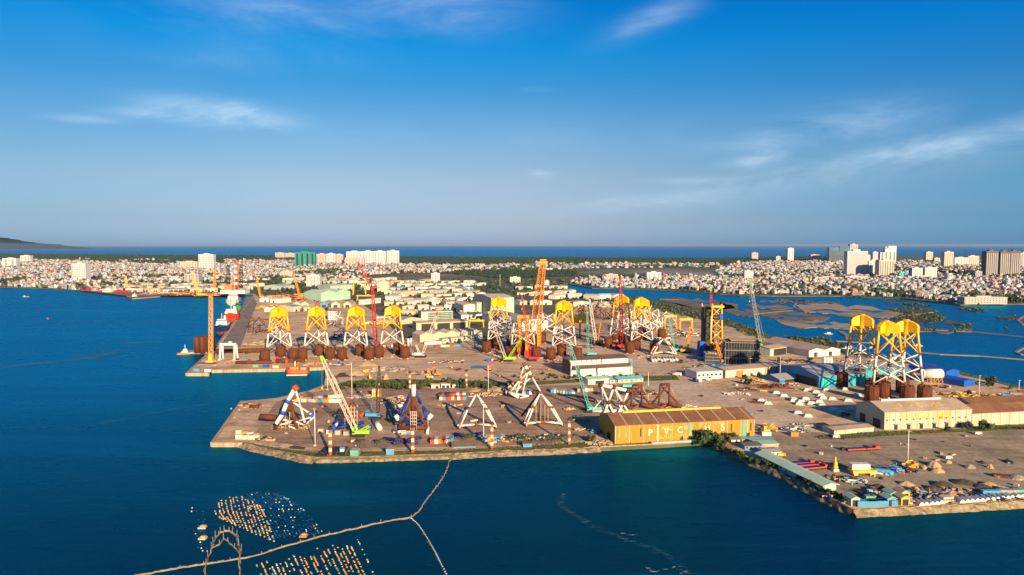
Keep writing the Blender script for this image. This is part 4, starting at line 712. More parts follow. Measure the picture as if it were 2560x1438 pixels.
def shed(label, fl, fr, dep, top, rise=3, ridge='x', wm_=CRM, rm=ROOFT, doors=(), wins=0, cat='shed', name='industrial_shed', group=None, over=.5, n=1, base=None, rows=1, winm=None, side_doors=(), h=None, sky=0, eave=None, panels=None):
    A, B = G(*fl), G(*fr); L_ = (B-A).length; rz = atan2(B.y-A.y, B.x-A.x); h = h or HT(fl[0], fl[1], top)
    if isinstance(dep, tuple): C_ = G(*dep); dep = max(4., abs((C_-A).dot(V((-sin(rz), cos(rz), 0)))))
    root = E(name, label, cat, A, rz, group); w = MB()
    def seg(x0, x1, y0, y1, ax):
        if ax == 'x':
            m_ = (y0+y1)/2; pr = [(x0, y0), (x1, y1)]
            w.add([(x0, y0, 0), (x1, y0, 0), (x1, y1, 0), (x0, y1, 0), (x0, y0, h), (x1, y0, h), (x1, y1, h), (x0, y1, h), (x0, m_, h+rise), (x1, m_, h+rise)],
                  [(0, 1, 5, 4), (2, 3, 7, 6), (3, 0, 4, 8, 7), (1, 2, 6, 9, 5), (4, 5, 9, 8), (6, 7, 8, 9)])
            r_ = MB(); t = .28
            for ya, yb in ((y0-over, m_), (y1+over, m_)):
                k = rise/max(.1, abs(m_-y0)); za = h-over*k+.04; zb = h+rise+.04
                r_.add([(x0-over, ya, za), (x1+over, ya, za), (x1+over, yb, zb), (x0-over, yb, zb), (x0-over, ya, za+t), (x1+over, ya, za+t), (x1+over, yb, zb+t), (x0-over, yb, zb+t)], [(3, 2, 1, 0), (4, 5, 6, 7), (0, 1, 5, 4), (1, 2, 6, 5), (2, 3, 7, 6), (3, 0, 4, 7)])
        else:
            m_ = (x0+x1)/2
            w.add([(x0, y0, 0), (x1, y0, 0), (x1, y1, 0), (x0, y1, 0), (x0, y0, h), (x1, y0, h), (x1, y1, h), (x0, y1, h), (m_, y0, h+rise), (m_, y1, h+rise)],
                  [(0, 1, 5, 8, 4), (2, 3, 7, 9, 6), (3, 0, 4, 7), (1, 2, 6, 5), (4, 8, 9, 7), (5, 6, 9, 8)])
            r_ = MB(); t = .28
            for xa, xb in ((x0, m_), (x1, m_)):
                k = rise/max(.1, abs(m_-x0)); o_ = (over if xa == x0 else -over) if n == 1 else 0; za = h-abs(o_)*k+.04; zb = h+rise+.04
                r_.add([(xa-o_, y0-over, za), (xb, y0-over, zb), (xb, y1+over, zb), (xa-o_, y1+over, za), (xa-o_, y0-over, za+t), (xb, y0-over, zb+t), (xb, y1+over, zb+t), (xa-o_, y1+over, za+t)], [(3, 2, 1, 0), (4, 5, 6, 7), (0, 1, 5, 4), (1, 2, 6, 5), (2, 3, 7, 6), (3, 0, 4, 7)])
        return r_
    rb = []
    if rise < .3:
        w.box((L_/2, dep/2, 0), (L_, dep, h)); r_ = MB(); r_.box((L_/2, dep/2, h+.01), (L_+.3, dep+.3, .25)); rb.append(r_)
    elif ridge == 'x': rb.append(seg(0, L_, 0, dep, 'x'))
    else:
        for i in range(n): rb.append(seg(L_*i/n, L_*(i+1)/n, 0, dep, 'y'))
    w.build('wall', wm_, root); ro = None
    for r_ in rb: ro = r_.build('roof', rm, root)
    if sky:
        m_ = dep/2
        for i in range(sky):
            x = L_*(i+.7)/sky; k = MB(); k.add([(x, -over+.5, h+.42-.2), (x+.9, -over+.5, h+.42-.2), (x+.9, m_-1, h+rise+.2), (x, m_-1, h+rise+.2)], [(0, 1, 2, 3)]); 
            kk = MB(); z0, z1 = h+.38, h+rise*.92+.38; y0_, y1_ = .3, m_*.93
            kk.add([(x, y0_, z0+rise*.0), (x+.9, y0_, z0), (x+.9, y1_, z1), (x, y1_, z1), (x, y0_, z0+.12), (x+.9, y0_, z0+.12), (x+.9, y1_, z1+.12), (x, y1_, z1+.12)], [(4, 5, 6, 7), (0, 1, 5, 4), (1, 2, 6, 5), (2, 3, 7, 6), (3, 0, 4, 7)]); kk.build('skylight', ROOFT, ro)
    for x, dw, dh in doors: MB().box((L_*x, 0, 0), (dw, .3, dh)).build('door', GLS if not winm else winm, root)
    for y, dw, dh in side_doors: MB().box((0, dep*y, 0), (.3, dw, dh)).build('door', DRK, root)
    for rr in range(rows if wins else 0):
        for i in range(wins): MB().box((L_*(i+.5)/wins, 0, h*(rr+.45)/rows), (min(2.2, L_/wins*.5), .24, h/rows*.26)).build('window', GLS, root)
    if panels:
        for i in range(panels+1): MB().box((L_*i/panels if 0 < i < panels else (.15 if i == 0 else L_-.15), 0, 0), (.35, .36, h)).build('wall_rib', WALLG if wm_ is WALLY else wm_, root)
    root['dims'] = (L_, dep, h); return root
def letters(root, text, x, z, size, m_, y=-.18, roofk=None, alpha=None):
    for i, ch in enumerate(text):
        if ch == ' ': continue
        cu = bpy.data.curves.new('t', 'FONT'); cu.body = ch; cu.size = size; cu.extrude = .06; cu.offset = size*.02; t = bpy.data.objects.new('t', cu); COL.objects.link(t)
        dg = bpy.context.evaluated_depsgraph_get(); me = bpy.data.meshes.new_from_object(t.evaluated_get(dg)); bpy.data.objects.remove(t); me.name = 'letter'
        me.materials.clear(); me.materials.append(m_); o = bpy.data.objects.new('letter', me); COL.objects.link(o); o.parent = root
        o.location = (x[i] if isinstance(x, (list, tuple)) else x+i*size*.78, y, z); o.rotation_euler = (pi/2, 0, 0)
        if roofk: o.rotation_euler = (roofk, 0, 0)
# --- the mustard shed with white letters
q = shed('long mustard yellow waterfront shed with white letters P V C M S and rusty roof', (1537, 1111), (1885, 1092), (1506, 1077), 1065, 4.2, 'x', WALLY, ROOFR, panels=10, sky=9, over=.4, name='yellow_shed')
L_, dp_, h_ = q['dims']; k = L_/348.
for (x, ch, z, s_) in ((1617, 'P', .38, 5.8), (1656, 'V', .42, 5.8), (1689, 'C', .44, 5.8), (1757, 'M', .46, 5.2), (1798, 'S', .47, 6.6)): letters(q, ch, (x-1537)*k, h_*z, s_, LETW)
letters(q, 'PVD IMS', 32*k*3.5, h_*.62, 3.6, mat('letter_faded', (.62, .40, .10), .7, .05)); letters(q, 'PVD SMB', 210*k, h_*.76, 3.2, MATS['letter_faded'])
for j, tx in enumerate(('PVC METAL STRUCTURES OFFSHORE', 'COMMITMENT TO SAFETY QUALITY')): letters(q, tx, 100*k, h_*(.26-.10*j), 1.7, MATS['letter_faded'])
MB().box((L_*.47, dp_/2, h_+4.2), (L_*.72, 2.4, 1.1), taper=1, tapery=.5).build('ridge_vent', YEP, q)
for x in (.03, .075, .18, .64, .83, .925, .975): MB().box((L_*x, 0, h_*.35), (.8, .3, h_*.45)).build('louvre', DRK if x > .1 else GRN, q)
for x, m_ in ((.535, GRN), (.925, GRN), (.30, WHT), (.95, CRM)): MB().box((L_*x, 0, .2), (2.4 if m_ is GRN else .8, .34, h_*.93)).build('patched_panel', m_, q)
for x in (.47, .955): MB().box((L_*x, 0, 0), (2.2, .4, 3)).build('door', DRK, q)
MB().box((L_*.45, -3.5, 0), (L_*.42, 2.6, 1.2)).build('lean_to', CONC, q)
# --- the PVC-MS shed
q = shed('large pale green workshop with yellow letters PVC-MS on wall and roof', (2210, 1075), (2428, 1066), (2141, 1047), 1032, 4.5, 'x', WALLP, ROOFT, over=.3, name='workshop', panels=16, side_doors=((.25, 8, 6), (.75, 6, 6)))
L_, dp_, h_ = q['dims']; letters(q, 'PVC-MS', [L_*v for v in (.24, .345, .445, .535, .60, .70)], h_*.50, 6.8, LETY)
sl = math.atan2(4.5, dp_/2); letters(q, 'PVC-MS', [L_*v for v in (.24, .345, .445, .535, .60, .70)], h_+2.1, 6.2, mat('letter_faded_yellow', (.62, .42, .06), .7, .1), y=dp_*.19, roofk=sl)
MB().box((L_*.47, dp_/2, h_+4.5), (L_*.7, 2.2, 1.1), tapery=.6).build('ridge_vent', WHT, q)
for i in range(6): MB().box((L_*(.13+.145*i), -.3, .2), (1.7, 1.2, 3.2)).build('window', GLS, q); MB().box((L_*(.13+.145*i), -.6, 3.5), (3, 1.6, .35)).build('canopy', GRYM, q)
for i in range(13): MB().box((L_*(.03+.075*i), 0, h_*.52), (1.0, .5, .9)).build('vent', RUST, q)
shed('rust roofed annex shed right of the workshop with cream and green wall panels', (2429, 1066), (2640, 1055), (2424, 1047), 1034, 4, 'x', WALLP, ROOFR, panels=9, group=None)
shed('second rust and grey roofed hall behind the annex shed at right edge', (2440, 1042), (2760, 1028), 30, 1019, 4, 'x', WALLG, ROOFR, panels=8)
q = shed('low pale green flat shed on the grass strip left of the workshop', (2085, 1088), (2184, 1079), (2065, 1076), 1077, .8, 'x', WALLP, ROOFT); shed('roofless dark block wall enclosure behind the low pale green shed', (2040, 1066), (2066, 1078), 6, 1058, .1, 'x', GRYM, DRK)
# --- white two level shed and neighbours
q = shed('white hall with brown roof and narrow slit windows in the middle of the yard', (1427, 940), (1570, 932), (1409, 929), 902, 1.6, 'x', WHT, ROOFB, over=.6)
L_, dp_, h_ = q['dims']
for i in range(6): MB().box((L_*(.1+.085*i), 0, h_*.80), (.6, .3, 3.0)).build('slit_window', DRK, q)
MB().box((L_*.53, 0, h_*.7), (.7, .4, 5)).build('downpipe', RUST, q); MB().box((.0, dp_*.5, .2), (.3, dp_*.96, h_*.93)).build('gable_shade_sheet', ROOFB, q)  # brown sheet paints the shade of the left end wall
q2 = MB(); q2.box((L_*.56, -4.2, 0), (L_*.90, 8.2, h_*.52)); q2.build('annex', WHT, q); q3 = MB(); a0, a1 = L_*.02, L_*1.03; z0, z1 = h_*.525, h_*.66
q3.add([(a0, -9, z0), (a1, -9, z0), (a1, -.05, z1), (a0, -.05, z1), (a0, -9, z0+.3), (a1, -9, z0+.3), (a1, -.05, z1+.3), (a0, -.05, z1+.3)], [(3, 2, 1, 0), (4, 5, 6, 7), (0, 1, 5, 4), (1, 2, 6, 5), (2, 3, 7, 6), (3, 0, 4, 7)]); q3.build('lean_to_roof', ROOFB, q)
MB().box((L_*.79, -8.35, 0), (5, .3, 3)).build('door', GRN, q); MB().lathe((L_*.7, -8.4, h_*.3), [(1, 0), (1, .2)], 10).build('vent', RUST, q)
shed('white office with green roof in front of the white hall', (1470, 962), (1523, 958), 12, 950, 1.6, 'x', WHT, ROOFG, doors=((.55, 9, 3),)); shed('long low cream office under a blue grey roof, right of the green one', (1525, 959), (1608, 954), 11, 951, 1.8, 'x', CRM, ROOFAQ, wins=7)
shed('white flat roofed office block with small windows below the blue drums', (1742, 950), (1806, 946), (1722, 939), 931, .1, 'x', WHT, mat('roof_light', (.52, .47, .40), .8, .1), wins=6, doors=((.5, 2.2, 2.4),), cat='office')
q = shed('long grey green shed with rusty doors right of the white office', (1813, 945), (1962, 932), (1797, 933), 927, 1.6, 'x', WALLG, ROOFT, panels=8); MB().box((17, 0, 0), (8, .4, 6)).build('rusty_door', ORP, q); MB().box((52, 0, 0), (4, .4, 5)).build('rusty_door', ORP, q)
q = shed('open fronted blue gabled shed with grey roof beside the grey green shed', (1949, 958), (2000, 953), (1914, 945), 950, 3, 'x', WALLB, ROOFS); L_, dp_, h_ = q['dims']; MB().box((L_*.62, -.05, 0), (L_*.72, .3, h_*.95)).build('open_bay_shade', DRK, q)  # black plate paints the shade inside the open front
q = shed('large teal and blue workshop with grey roof left of the right hand jackets', (2047, 970), (2168, 963), (1975, 938), 942, 4.5, 'x', WALLB, ROOFS, over=.3); L_, dp_, h_ = q['dims']
for x, w_ in ((.05, .07), (.15, .12), (.40, .22), (.72, .12), (.88, .14)): MB().box((L_*x+1, -.05, 0), (L_*w_, .35, h_*.97)).build('teal_wall_panel', WALLT, q)
MB().box((L_*.6, 0, 0), (.8, .5, h_)).build('downpipe', CRM, q); MB().box((-.05, dp_*.3, 0), (.3, dp_*.5, h_*.7)).build('open_bay_shade', DRK, q)  # shade of the end opening put in as a black plate
shed('teal roofed workshop range behind the large teal workshop', (2060, 938), (2280, 946), 24, 924, 3, 'x', WALLT, ROOFAQ, panels=8)
shed('long white double gabled warehouse near the lagoon', (2022, 893), (2100, 888), (1909, 862), 878, 2.6, 'y', WHT, ROOFT, n=2, doors=((.22, 5, 5), (.68, 5, 5)), over=.2, name='white_warehouse', panels=8)
q = shed('open sided tan roofed shed left of the white warehouse', (1925, 891), (1966, 885), 22, 873, 2, 'x', WALLG, ROOFT); L_, dp_, h_ = q['dims']; MB().box((L_*.6, -.05, 0), (L_*.75, .3, h_*.9)).build('open_bay_shade', DRK, q)  # shade under the open side drawn as a black plate
shed('bright blue roofed open shed at the lagoon edge, upper of two', (2364, 945), (2398, 941), (2306, 924), 930, 2.0, 'y', ROOFBL, ROOFBL, over=.4)
shed('bright blue long shed at the lagoon edge, lower and nearer of two', (2410, 968), (2437, 964), (2345, 944), 954, 1.2, 'y', ROOFBL, ROOFBL, over=.3)
q = shed('long narrow sea green roof running diagonally along the right quay', (1892, 1147), (2058, 1229), 8, 1140, 1.0, 'x', mat('wall_aqua', (.30, .45, .44), .7, .15, .1), mat('roof_pale_green', (.42, .56, .42), .7, .1, .08), h=3.2, over=1.2)
q = shed('sea green canopy roof over a brown store beside the mustard shed corner', (1893, 1120), (1946, 1118), 12, 1112, .5, 'x', TAN, ROOFG); shed('grey roofed cabin row with light blue front wall by the quay trees', (1862, 1125), (1904, 1123), 9, 1116, .6, 'x', LBL, ROOFB, wins=4)
shed('pair of white box units under a grey roof above the long green roof', (1913, 1142), (1953, 1140), 9, 1132, .6, 'x', WHT, ROOFS, doors=((.5, .4, 3),)); shed('low aqua roofed shelter right of the mustard shed', (1855, 1104), (1930, 1103), 6, 1099, .3, 'x', GRYM, ROOFAQ)
shed('tiny white hut with brown roof below the mustard shed corner', (1828, 1108), (1850, 1108), 5, 1099, .8, 'x', WHT, ROOFB, doors=((.6, 1, 2),))
# --- huts in front rows
shed('cream sentry huts row under the hedge, left of the pair', (1078, 971), (1099, 971), 4, 962, .5, 'x', WHT, ROOFT, doors=((.7, 2.6, 2.2),)); shed('two bay cream garage under the hedge, middle of three', (1103, 970), (1125, 970), 5, 960, .5, 'x', WHT, ROOFT, doors=((.27, 2.6, 2.4), (.75, 2.6, 2.4)))
shed('flat white open shelter under the hedge, right of three', (1131, 970), (1160, 970), 5, 963, .2, 'x', WHT, LETW, doors=((.5, 7, 1.6),)); q = shed('grey roofed hut with blue front on the waterfront below the blue V tubes', (1133, 1121), (1190, 1119), 9, 1116, 1.5, 'x', LBL, ROOFB, over=1)
shed('small aqua hut on the waterfront between palm trees', (1308, 1119), (1330, 1118), 5, 1110, .4, 'x', LBL, ROOFB); shed('pale green cabin on the grass strip right of the black tarpaulin', (875, 1141), (896, 1141), 5, 1128, .1, 'x', GRN, WALLG, group=None)
shed('little white cabin with blue roof on stilts by the black tarpaulin', (850, 1130), (860, 1130), 2.5, 1123, .7, 'x', WHT, LBL, over=.2); shed('small blue and white cabins left of the first striped pole', (965, 1138), (985, 1137), 4, 1125, .2, 'x', LBL, ROOFT)
shed('red roofed tan lean-to by the white tripod', (1270, 969), (1284, 969), 5, 956, .5, 'x', TAN, REDP, over=.8)
# --- factory group
q = shed('saw roofed cream factory with five gables in the middle distance', (1050, 856), (1206, 845), 30, 839, 3.2, 'y', CRM, mat('roof_cream', (.60, .49, .36), .75, .1, .1), n=5, over=.1, panels=12, name='factory')
shed('grey annex in front of the saw roofed factory', (1106, 859), (1206, 849), 8, 848, 1.0, 'x', WALLG, ROOFT, wins=8); shed('white low annex at the left front of the saw roofed factory', (1061, 862), (1104, 860), 6, 855, .4, 'x', WHT, ROOFS)
q = shed('tan roofed open hall with dark bays behind the saw roofed factory', (1041, 826), (1170, 820), 26, 808, 1.8, 'x', CRM, ROOFT); L_, dp_, h_ = q['dims']
for x in (.22, .52, .83): MB().box((L_*x, -.05, 0), (L_*.25, .3, h_*.85)).build('open_bay_shade', DRK, q)  # bays are black plates, coloured for the shade within
q = shed('grey office building with green glass bands and round roof drum', (1053, 806), (1132, 803), 26, 780, .1, 'x', WALLG, ROOFS, name='office_building', cat='office'); L_, dp_, h_ = q['dims']
for k in range(5): MB().box((L_*.6, -.05, h_*(.15+.16*k)), (L_*.76, .3, h_*.09)).build('glass_band', mat('green_glass', (.03, .10, .06), .15, .3, .1, spec=.6), q)
MB().lathe((L_*.6, dp_*.5, h_+.3), [(6, 0), (6, 4), (5.6, 4.4)], 20).build('roof_drum', TAN, q)
shed('huge plain cream hall, tallest block behind the yellow jacket', (1228, 792), (1285, 790), (1207, 777), 746, 3, 'x', mat('wall_cream_hall', (.56, .50, .37), .7, .06, .1), mat('roof_cream', (.6, .49, .36)), over=.2, name='assembly_hall', side_doors=((.5, 8, 8),), panels=6)
shed('white fronted hall with cream roof left of the tallest cream hall', (1159, 786), (1191, 785), (1145, 776), 764, 2.6, 'y', WHT, mat('roof_cream', (.6, .49, .36)), over=.2, doors=((.35, 5, 5),))
shed('grey side block between the white hall and tallest cream hall', (1192, 786), (1208, 785), 22, 757, 1, 'x', WALLG, ROOFT)
shed('long grey roofed hall behind the white jackets and orange crane', (1300, 828), (1372, 824), (1232, 800), 806, 4, 'y', WHT, ROOFS, n=1, over=.3)
shed('sea green roofed hall with blue doors beyond the factory quarter', (1160, 727), (1183, 726), (1138, 719), 720, 2.4, 'y', ROOFG, ROOFG, doors=((.3, 8, 7), (.75, 8, 7)), winm=WALLB)
shed('pale green arched works left of the tall yellow gantry', (803, 754), (876, 748), 60, 734, 6, 'y', ROOFG, mat('roof_pale_green', (.42, .56, .42)), n=2, over=.1, name='arched_works'); shed('long pale hall behind the arched green works', (826, 727), (882, 724), 70, 715, 3, 'x', WALLG, mat('roof_pale_green', (.42, .56, .42)))
shed('green gabled shipyard hall near the yellow cranes', (700, 725), (736, 722), 60, 716, 4, 'x', WALLG, ROOFG)
for i, (a, b, lb) in enumerate(((733, 752, 'red doored barrel roofed warehouse, left of a pair'), (753, 772, 'red doored barrel roofed warehouse, right of a pair'), (801, 819, 'aqua fronted barrel roofed warehouse'), (828, 850, 'cream barrel roofed warehouse behind the third jacket, left one'), (859, 878, 'cream barrel roofed warehouse behind the third jacket, right one'))):
    shed(lb, (a, 769), (b, 769), 40, 760, 5, 'y', CRM if i != 2 else LBL, ROOFT, doors=((.5, 8, 5),), winm=REDP if i < 2 else None, group='barrel roofed warehouses')
shed('white building with arcade windows behind the red luffing crane', (912, 762), (952, 757), 16, 750, .1, 'x', WHT, LETW, wins=8); shed('big cream roofed low shed right of the last pier jacket', (940, 806), (1000, 812), 50, 797, 4, 'x', CRM, ROOFS)
shed('white slab sided box building behind the red crane legs', (942, 806), (978, 806), 18, 792, .1, 'x', WHT, ROOFT, panels=7); shed('white multi deck accommodation block with red trim between jackets', (820, 800), (838, 800), 16, 778, .1, 'x', WHT, REDP, wins=4, rows=3)
# industrial quarter filled with warehouses, one by one in rows
WR = [mat('roof_cream', (.6, .49, .36)), ROOFT, ROOFS, ROOFG, ROOFR, mat('roof_white_sheet', (.70, .64, .56), .7, .08), ROOFAQ, ROOFB]; WRN = ['cream', 'tan', 'grey', 'sea green', 'rusty', 'white', 'aqua', 'brown']
def short16(t):
    w = t.split(); return t if len(w) <= 16 else ' '.join(w).replace(' of the ', ' of ').replace(' the ', ' ')
ROWS = [(702, 705, 995, 'in row at the edge of the dry field'), (709, 700, 1200, 'in row beneath the cream slab tower'), (716, 890, 1215, 'in row behind the yellow gantry'), (723, 1285, 1420, 'in row beside the river mouth'), (725, 905, 1150, 'in row just left of the sea green hall'), (735, 960, 1200, 'in row in front of the sea green hall'), (744, 965, 1215, 'in row left of the tallest cream hall roof'),
        (738, 1290, 1440, 'in row right of the tallest cream hall'), (748, 1380, 1560, 'in row behind the tall yellow jackets by the river'), (754, 960, 1200, 'in row behind the white fronted hall'), (764, 955, 1140, 'in row behind the glass office'), (775, 1000, 1150, 'in row touching the glass office'), (788, 1000, 1045, 'in row left of the glass office'), (762, 1290, 1380, 'in row beyond the orange crane'), (768, 1400, 1540, 'in row behind the dark red frame stack'), (786, 1140, 1205, 'in row below the white fronted hall'),
        (730, 240, 560, 'on the far bay shore'), (724, 330, 640, 'behind the far bay shore'), (716, 300, 640, 'inland of the far bay shore'), (799, 1150, 1215, 'near the low yellow gantry'), (756, 640, 720, 'by the upper pier storage racks'), (779, 660, 800, 'behind the first two pier jackets')]
rw = random.Random(21); greens2 = []
for ri, (py, xa, xb, ph) in enumerate(ROWS):
    x = xa + rw.uniform(0, 10); k = 0
    while x < xb-14 and k < 20:
        wpx = rw.uniform(16, 44)*(1 if py > 730 else .75); ry = rw.uniform(-.12, .05)*wpx; c = rw.choices(range(8), [5, 5, 4, 3, 2, 5, 1, 2])[0]; dp2 = rw.uniform(16, 34); hh = rw.uniform(5.5, 10)
        yy = py+rw.uniform(-1.5, 1.5); rd = rw.choice('xxy'); wl = rw.choice([CRM, WHT, WALLG, WHT, CRM])
        if not (1200 < x < 1292 and 735 < py < 800):
            shed(short16('%s roofed %s, %s %s' % (WRN[c], rw.choice(['warehouse', 'workshop', 'hall']), ORD[k], ph)), (x, yy), (min(x+wpx, xb), yy+ry), dp2, 0, rw.uniform(1.2, 3), rd, wl, WR[c], h=hh, over=.5, n=1 if rd == 'x' else rw.choice([1, 1, 2]), name='warehouse', cat='warehouse', doors=((rw.uniform(.3, .7), 4, 4),), group='warehouses of the industrial quarter'); k += 1
        g0 = G(x+wpx+2, yy-1); greens2.append((g0.x, g0.y)); x += wpx + rw.uniform(2, 9)
# city towers
FINE = mat('tower_window', (.10, .11, .13), .3, .2, .1, spec=.6)
def tower(x0, x1, yt, yb, m_, label, bays=5, fl=8, dk=FINE, dp=None, steps=None, cat='tower block', sidem=None, style='grid', ty=0):
    yb = yb+1; o = G((x0+x1)/2, yb); w = (x1-x0)*o.y/F; h = HT((x0+x1)/2, yb, yt); d = dp or max(12, min(w*.6, 30)); root = E('tower_block', label, cat, o, ty); b = MB()
    if steps:
        for a, c, z in steps: b.box((w*((a+c)/2-.5), d/2, 0), (w*(c-a), d, h*z))
    else: b.box((0, d/2, 0), (w, d, h))
    b.build('body', [m_], root); MB().box((0, d/2, h-(0 if not steps else h*.1)), (w*.35, d*.5, h*.045+1.5)).build('roof_plant', m_, root)
    if sidem: MB().box((-w/2-.1, d/2, 0), (.4, d*.98, h*.98)).build('side_wall', sidem, root)
    if style in ('grid', 'vert'):
        for i in range(bays): MB().box((w*((i+.5)/bays-.5), -.1, h*.04), (w/bays*(.30 if style == 'grid' else .38), .6, h*(.88 if not steps else .6))).build('window_column', dk, root)
    if style in ('grid', 'horiz'):
        for j in range(fl): MB().box((0, -.2, h*(.07+.9*j/fl)), (w*.98, .9, h/fl*.34)).build('floor_band' if style == 'grid' else 'window_band', m_ if style == 'grid' else dk, root)
    return root
TW = mat('tower_white', (.54, .53, .52), .8, .06, .02); TC = mat('tower_cream', (.52, .43, .33), .8, .06, .02); TP_ = mat('tower_pink', (.52, .39, .34), .8, .06, .02); TG = mat('tower_net_green', (.02, .24, .19), .8, .25, .03, streak=True); TD = mat('tower_dark', (.09, .075, .075), .5, .2, .02); TN = mat('tower_navy', (.025, .06, .12), .25, .3, .02, spec=.6); TGR = mat('tower_grey', (.36, .35, .35), .7, .1, .02)
for a in [(6, 41, 646, 668, TW, 'pale twin drum shaped block at the far left edge', 2), (51, 76, 639, 655, TW, 'small white block at the far left, right of the twin drums', 3), (180, 215, 659, 704, TW, 'white tower standing by the bay left of the red ships', 6), (450, 493, 654, 673, TC, 'wide cream apartment slab left of the tall white block', 6), (497, 534, 636, 674, TW, 'tall white apartment block with stepped top left of the rig', 5),
          (688, 711, 632, 646, TP_, 'pinkish slab left of a far pair before the green wrapped block', 5), (713, 736, 633, 646, TP_, 'pinkish slab right of a far pair before the green wrapped block', 5), (790, 818, 635, 659, TP_, 'pink slab next to the green wrapped block', 4), (818, 837, 634, 659, TW, 'white slab between two pink ones', 3), (838, 857, 636, 659, TP_, 'pink slab left of the big white complex', 3),
          (866, 905, 629, 661, TW, 'white high rise complex, left wing with sloping top', 5), (905, 934, 628, 661, TW, 'white high rise complex, middle wing', 4), (935, 964, 628, 661, TW, 'white high rise complex, wing right of the gap', 4), (967, 997, 627, 661, TW, 'separate white high rise at the right end of the complex', 4), (863, 910, 644, 663, TP_, 'lower pink slab before the white high rise complex', 6),
          (766, 799, 688, 715, TW, 'bright white windowless slab tower behind the second jacket', 4), (461, 497, 685, 707, TGR, 'grey glass office with white edge behind the far crane', 4), (701, 731, 679, 696, TC, 'cream block with dark side behind the yellow cranes', 4), (943, 973, 704, 729, TC, 'blank cream block right of the red crane', 1),
          (1078, 1099, 683, 705, TW, 'slim white hotel in the dry field', 3), (1275, 1301, 693, 708, TW, 'white villa like hotel behind the cream hall', 4), (1361, 1373, 702, 717, TW, 'narrow white block right of the orange boom', 3), (1512, 1545, 686, 702, TP_, 'pink and cream hotel above the river', 6), (1617, 1653, 681, 704, TW, 'white office with arched green window above the river', 3), (1861, 1883, 677, 702, TW, 'white and glass tower near the grey crane', 3),
          (1879, 1895, 632, 650, TP_, 'small pinkish tower at the start of the right skyline', 3), (1940, 1951, 641, 653, TC, 'small cream tower on the right skyline', 2), (1969, 1984, 621, 652, TW, 'slender white tower alone on the right skyline', 2), (2027, 2048, 637, 652, TP_, 'squat pinkish block right of the slender tower', 3), (2124, 2144, 611, 652, TGR, 'grey tower rising above the navy glass block', 3),
          (2117, 2168, 628, 690, TW, 'large white grid facade hotel on a grey podium', 12), (2168, 2175, 638, 662, TW, 'thin white tower touching the grid facade hotel', 1), (2182, 2195, 630, 652, TW, 'narrow white tower behind the striped slabs', 2), (2315, 2332, 630, 652, TC, 'cream tower with a pointed cap on the right skyline', 3), (2336, 2350, 645, 655, TC, 'low cream block right of the pointed cap tower', 2),
          (2360, 2383, 630, 668, TC, 'tall cream tower with shaded grey side', 4), (2386, 2420, 644, 665, TW, 'wide white block between two cream towers', 5), (2420, 2447, 640, 665, TC, 'cream tower right of the wide white block', 5), (2550, 2575, 632, 670, TGR, 'grey tower cut by the right edge', 3), (2376, 2388, 689, 702, TGR, 'small grey cube building before the right towers', 2), (2438, 2455, 678, 694, TGR, 'grey office block left of the dark towers', 3)]:
    tower(*a[:6], bays=a[6], style='grid' if a[0] not in (2117, 943) else 'horiz' if a[0] == 2117 else 'none', fl=22 if a[0] == 2117 else 7)
tower(737, 788, 631, 666, TG, 'apartment block wrapped in dark green netting', 4, dk=DRK, style='vert', dp=30); tower(2072, 2124, 616, 654, TN, 'navy glass twin slab block on the right skyline', 5, dk=TD, style='vert', steps=((0, .48, .93), (.5, 1, 1)))
tower(2200, 2240, 615, 656, TW, 'white stepped tower, second tallest of the right skyline', 4, steps=((0, .3, .62), (.3, .5, .85), (.5, 1, 1)), style='vert'); tower(2171, 2202, 652, 690, TW, 'pale slab with teal shaded side, left of the striped pair', 3, sidem=WALLT); tower(2197, 2234, 650, 693, TC, 'cream and white vertical striped slab', 6, style='vert')
tower(2280, 2306, 670, 696, TW, 'blue and pink striped block, left of twins', 3, dk=TP_, sidem=WALLB, style='vert'); tower(2312, 2342, 669, 696, TW, 'blue and pink striped block, right of twins', 3, dk=TP_, sidem=WALLB, style='vert')
tower(2464, 2494, 628, 689, TD, 'dark ribbed tower, left of the dark pair', 6, dk=TGR, style='vert'); tower(2499, 2524, 629, 689, TD, 'dark ribbed tower, middle of the dark group', 5, dk=TGR, style='vert'); tower(2525, 2550, 628, 689, TD, 'dark ribbed tower, right of the dark group', 5, dk=TGR, style='vert')
tower(2113, 2170, 690, 700, TGR, 'grey car park podium under the grid facade hotel', 1, style='none', dp=60, cat='podium'); tower(2411, 2518, 743, 760, TP_, 'long pink school building by the lagoon with a shaded wing', 14, fl=3, dp=25, cat='school'); tower(2040, 2096, 693, 703, TP_, 'long tan pink barrack block before the town', 12, fl=2, cat='block'); tower(138, 158, 616, 620.5, TP_, 'pale hotel on the distant headland shore', 3, style='none', cat='hotel')
tower(2248, 2263, 682, 695, WALLT, 'small teal church with a dome in the right town', 3, style='none', cat='church')
for i, (x, y) in enumerate(((331, 700), (362, 697), (380, 699), (400, 700), (412, 695), (432, 699), (446, 701))):
    g = G(x, y+5); rr = 9*g.y/F; m_ = MB().lathe((0, 0, 0), [(rr, 0), (rr, rr*.9), (rr*.5, rr*1.1), (.3, rr*1.2)], 20).build('fuel_tank', TW, None, g); tag(m_, 'round white fuel tank, %s of the tank farm across the bay' % ORD[i], 'tank', 'white fuel tanks across the bay')
woods('quarter_trees', greens2 + [(x, y, 1.3) for x, y, s_ in cells([(640, 742), (960, 742), (960, 800), (1230, 800), (1290, 745), (1420, 745), (1420, 700), (1000, 700), (640, 705)], 24, .55, 0, .5, 77)] + [(x, y, 1.2) for x, y, s_ in cells([(240, 729), (560, 735), (640, 720), (640, 705), (300, 715)], 20, .55, 0, .5, 78)], 31, 5, 9)
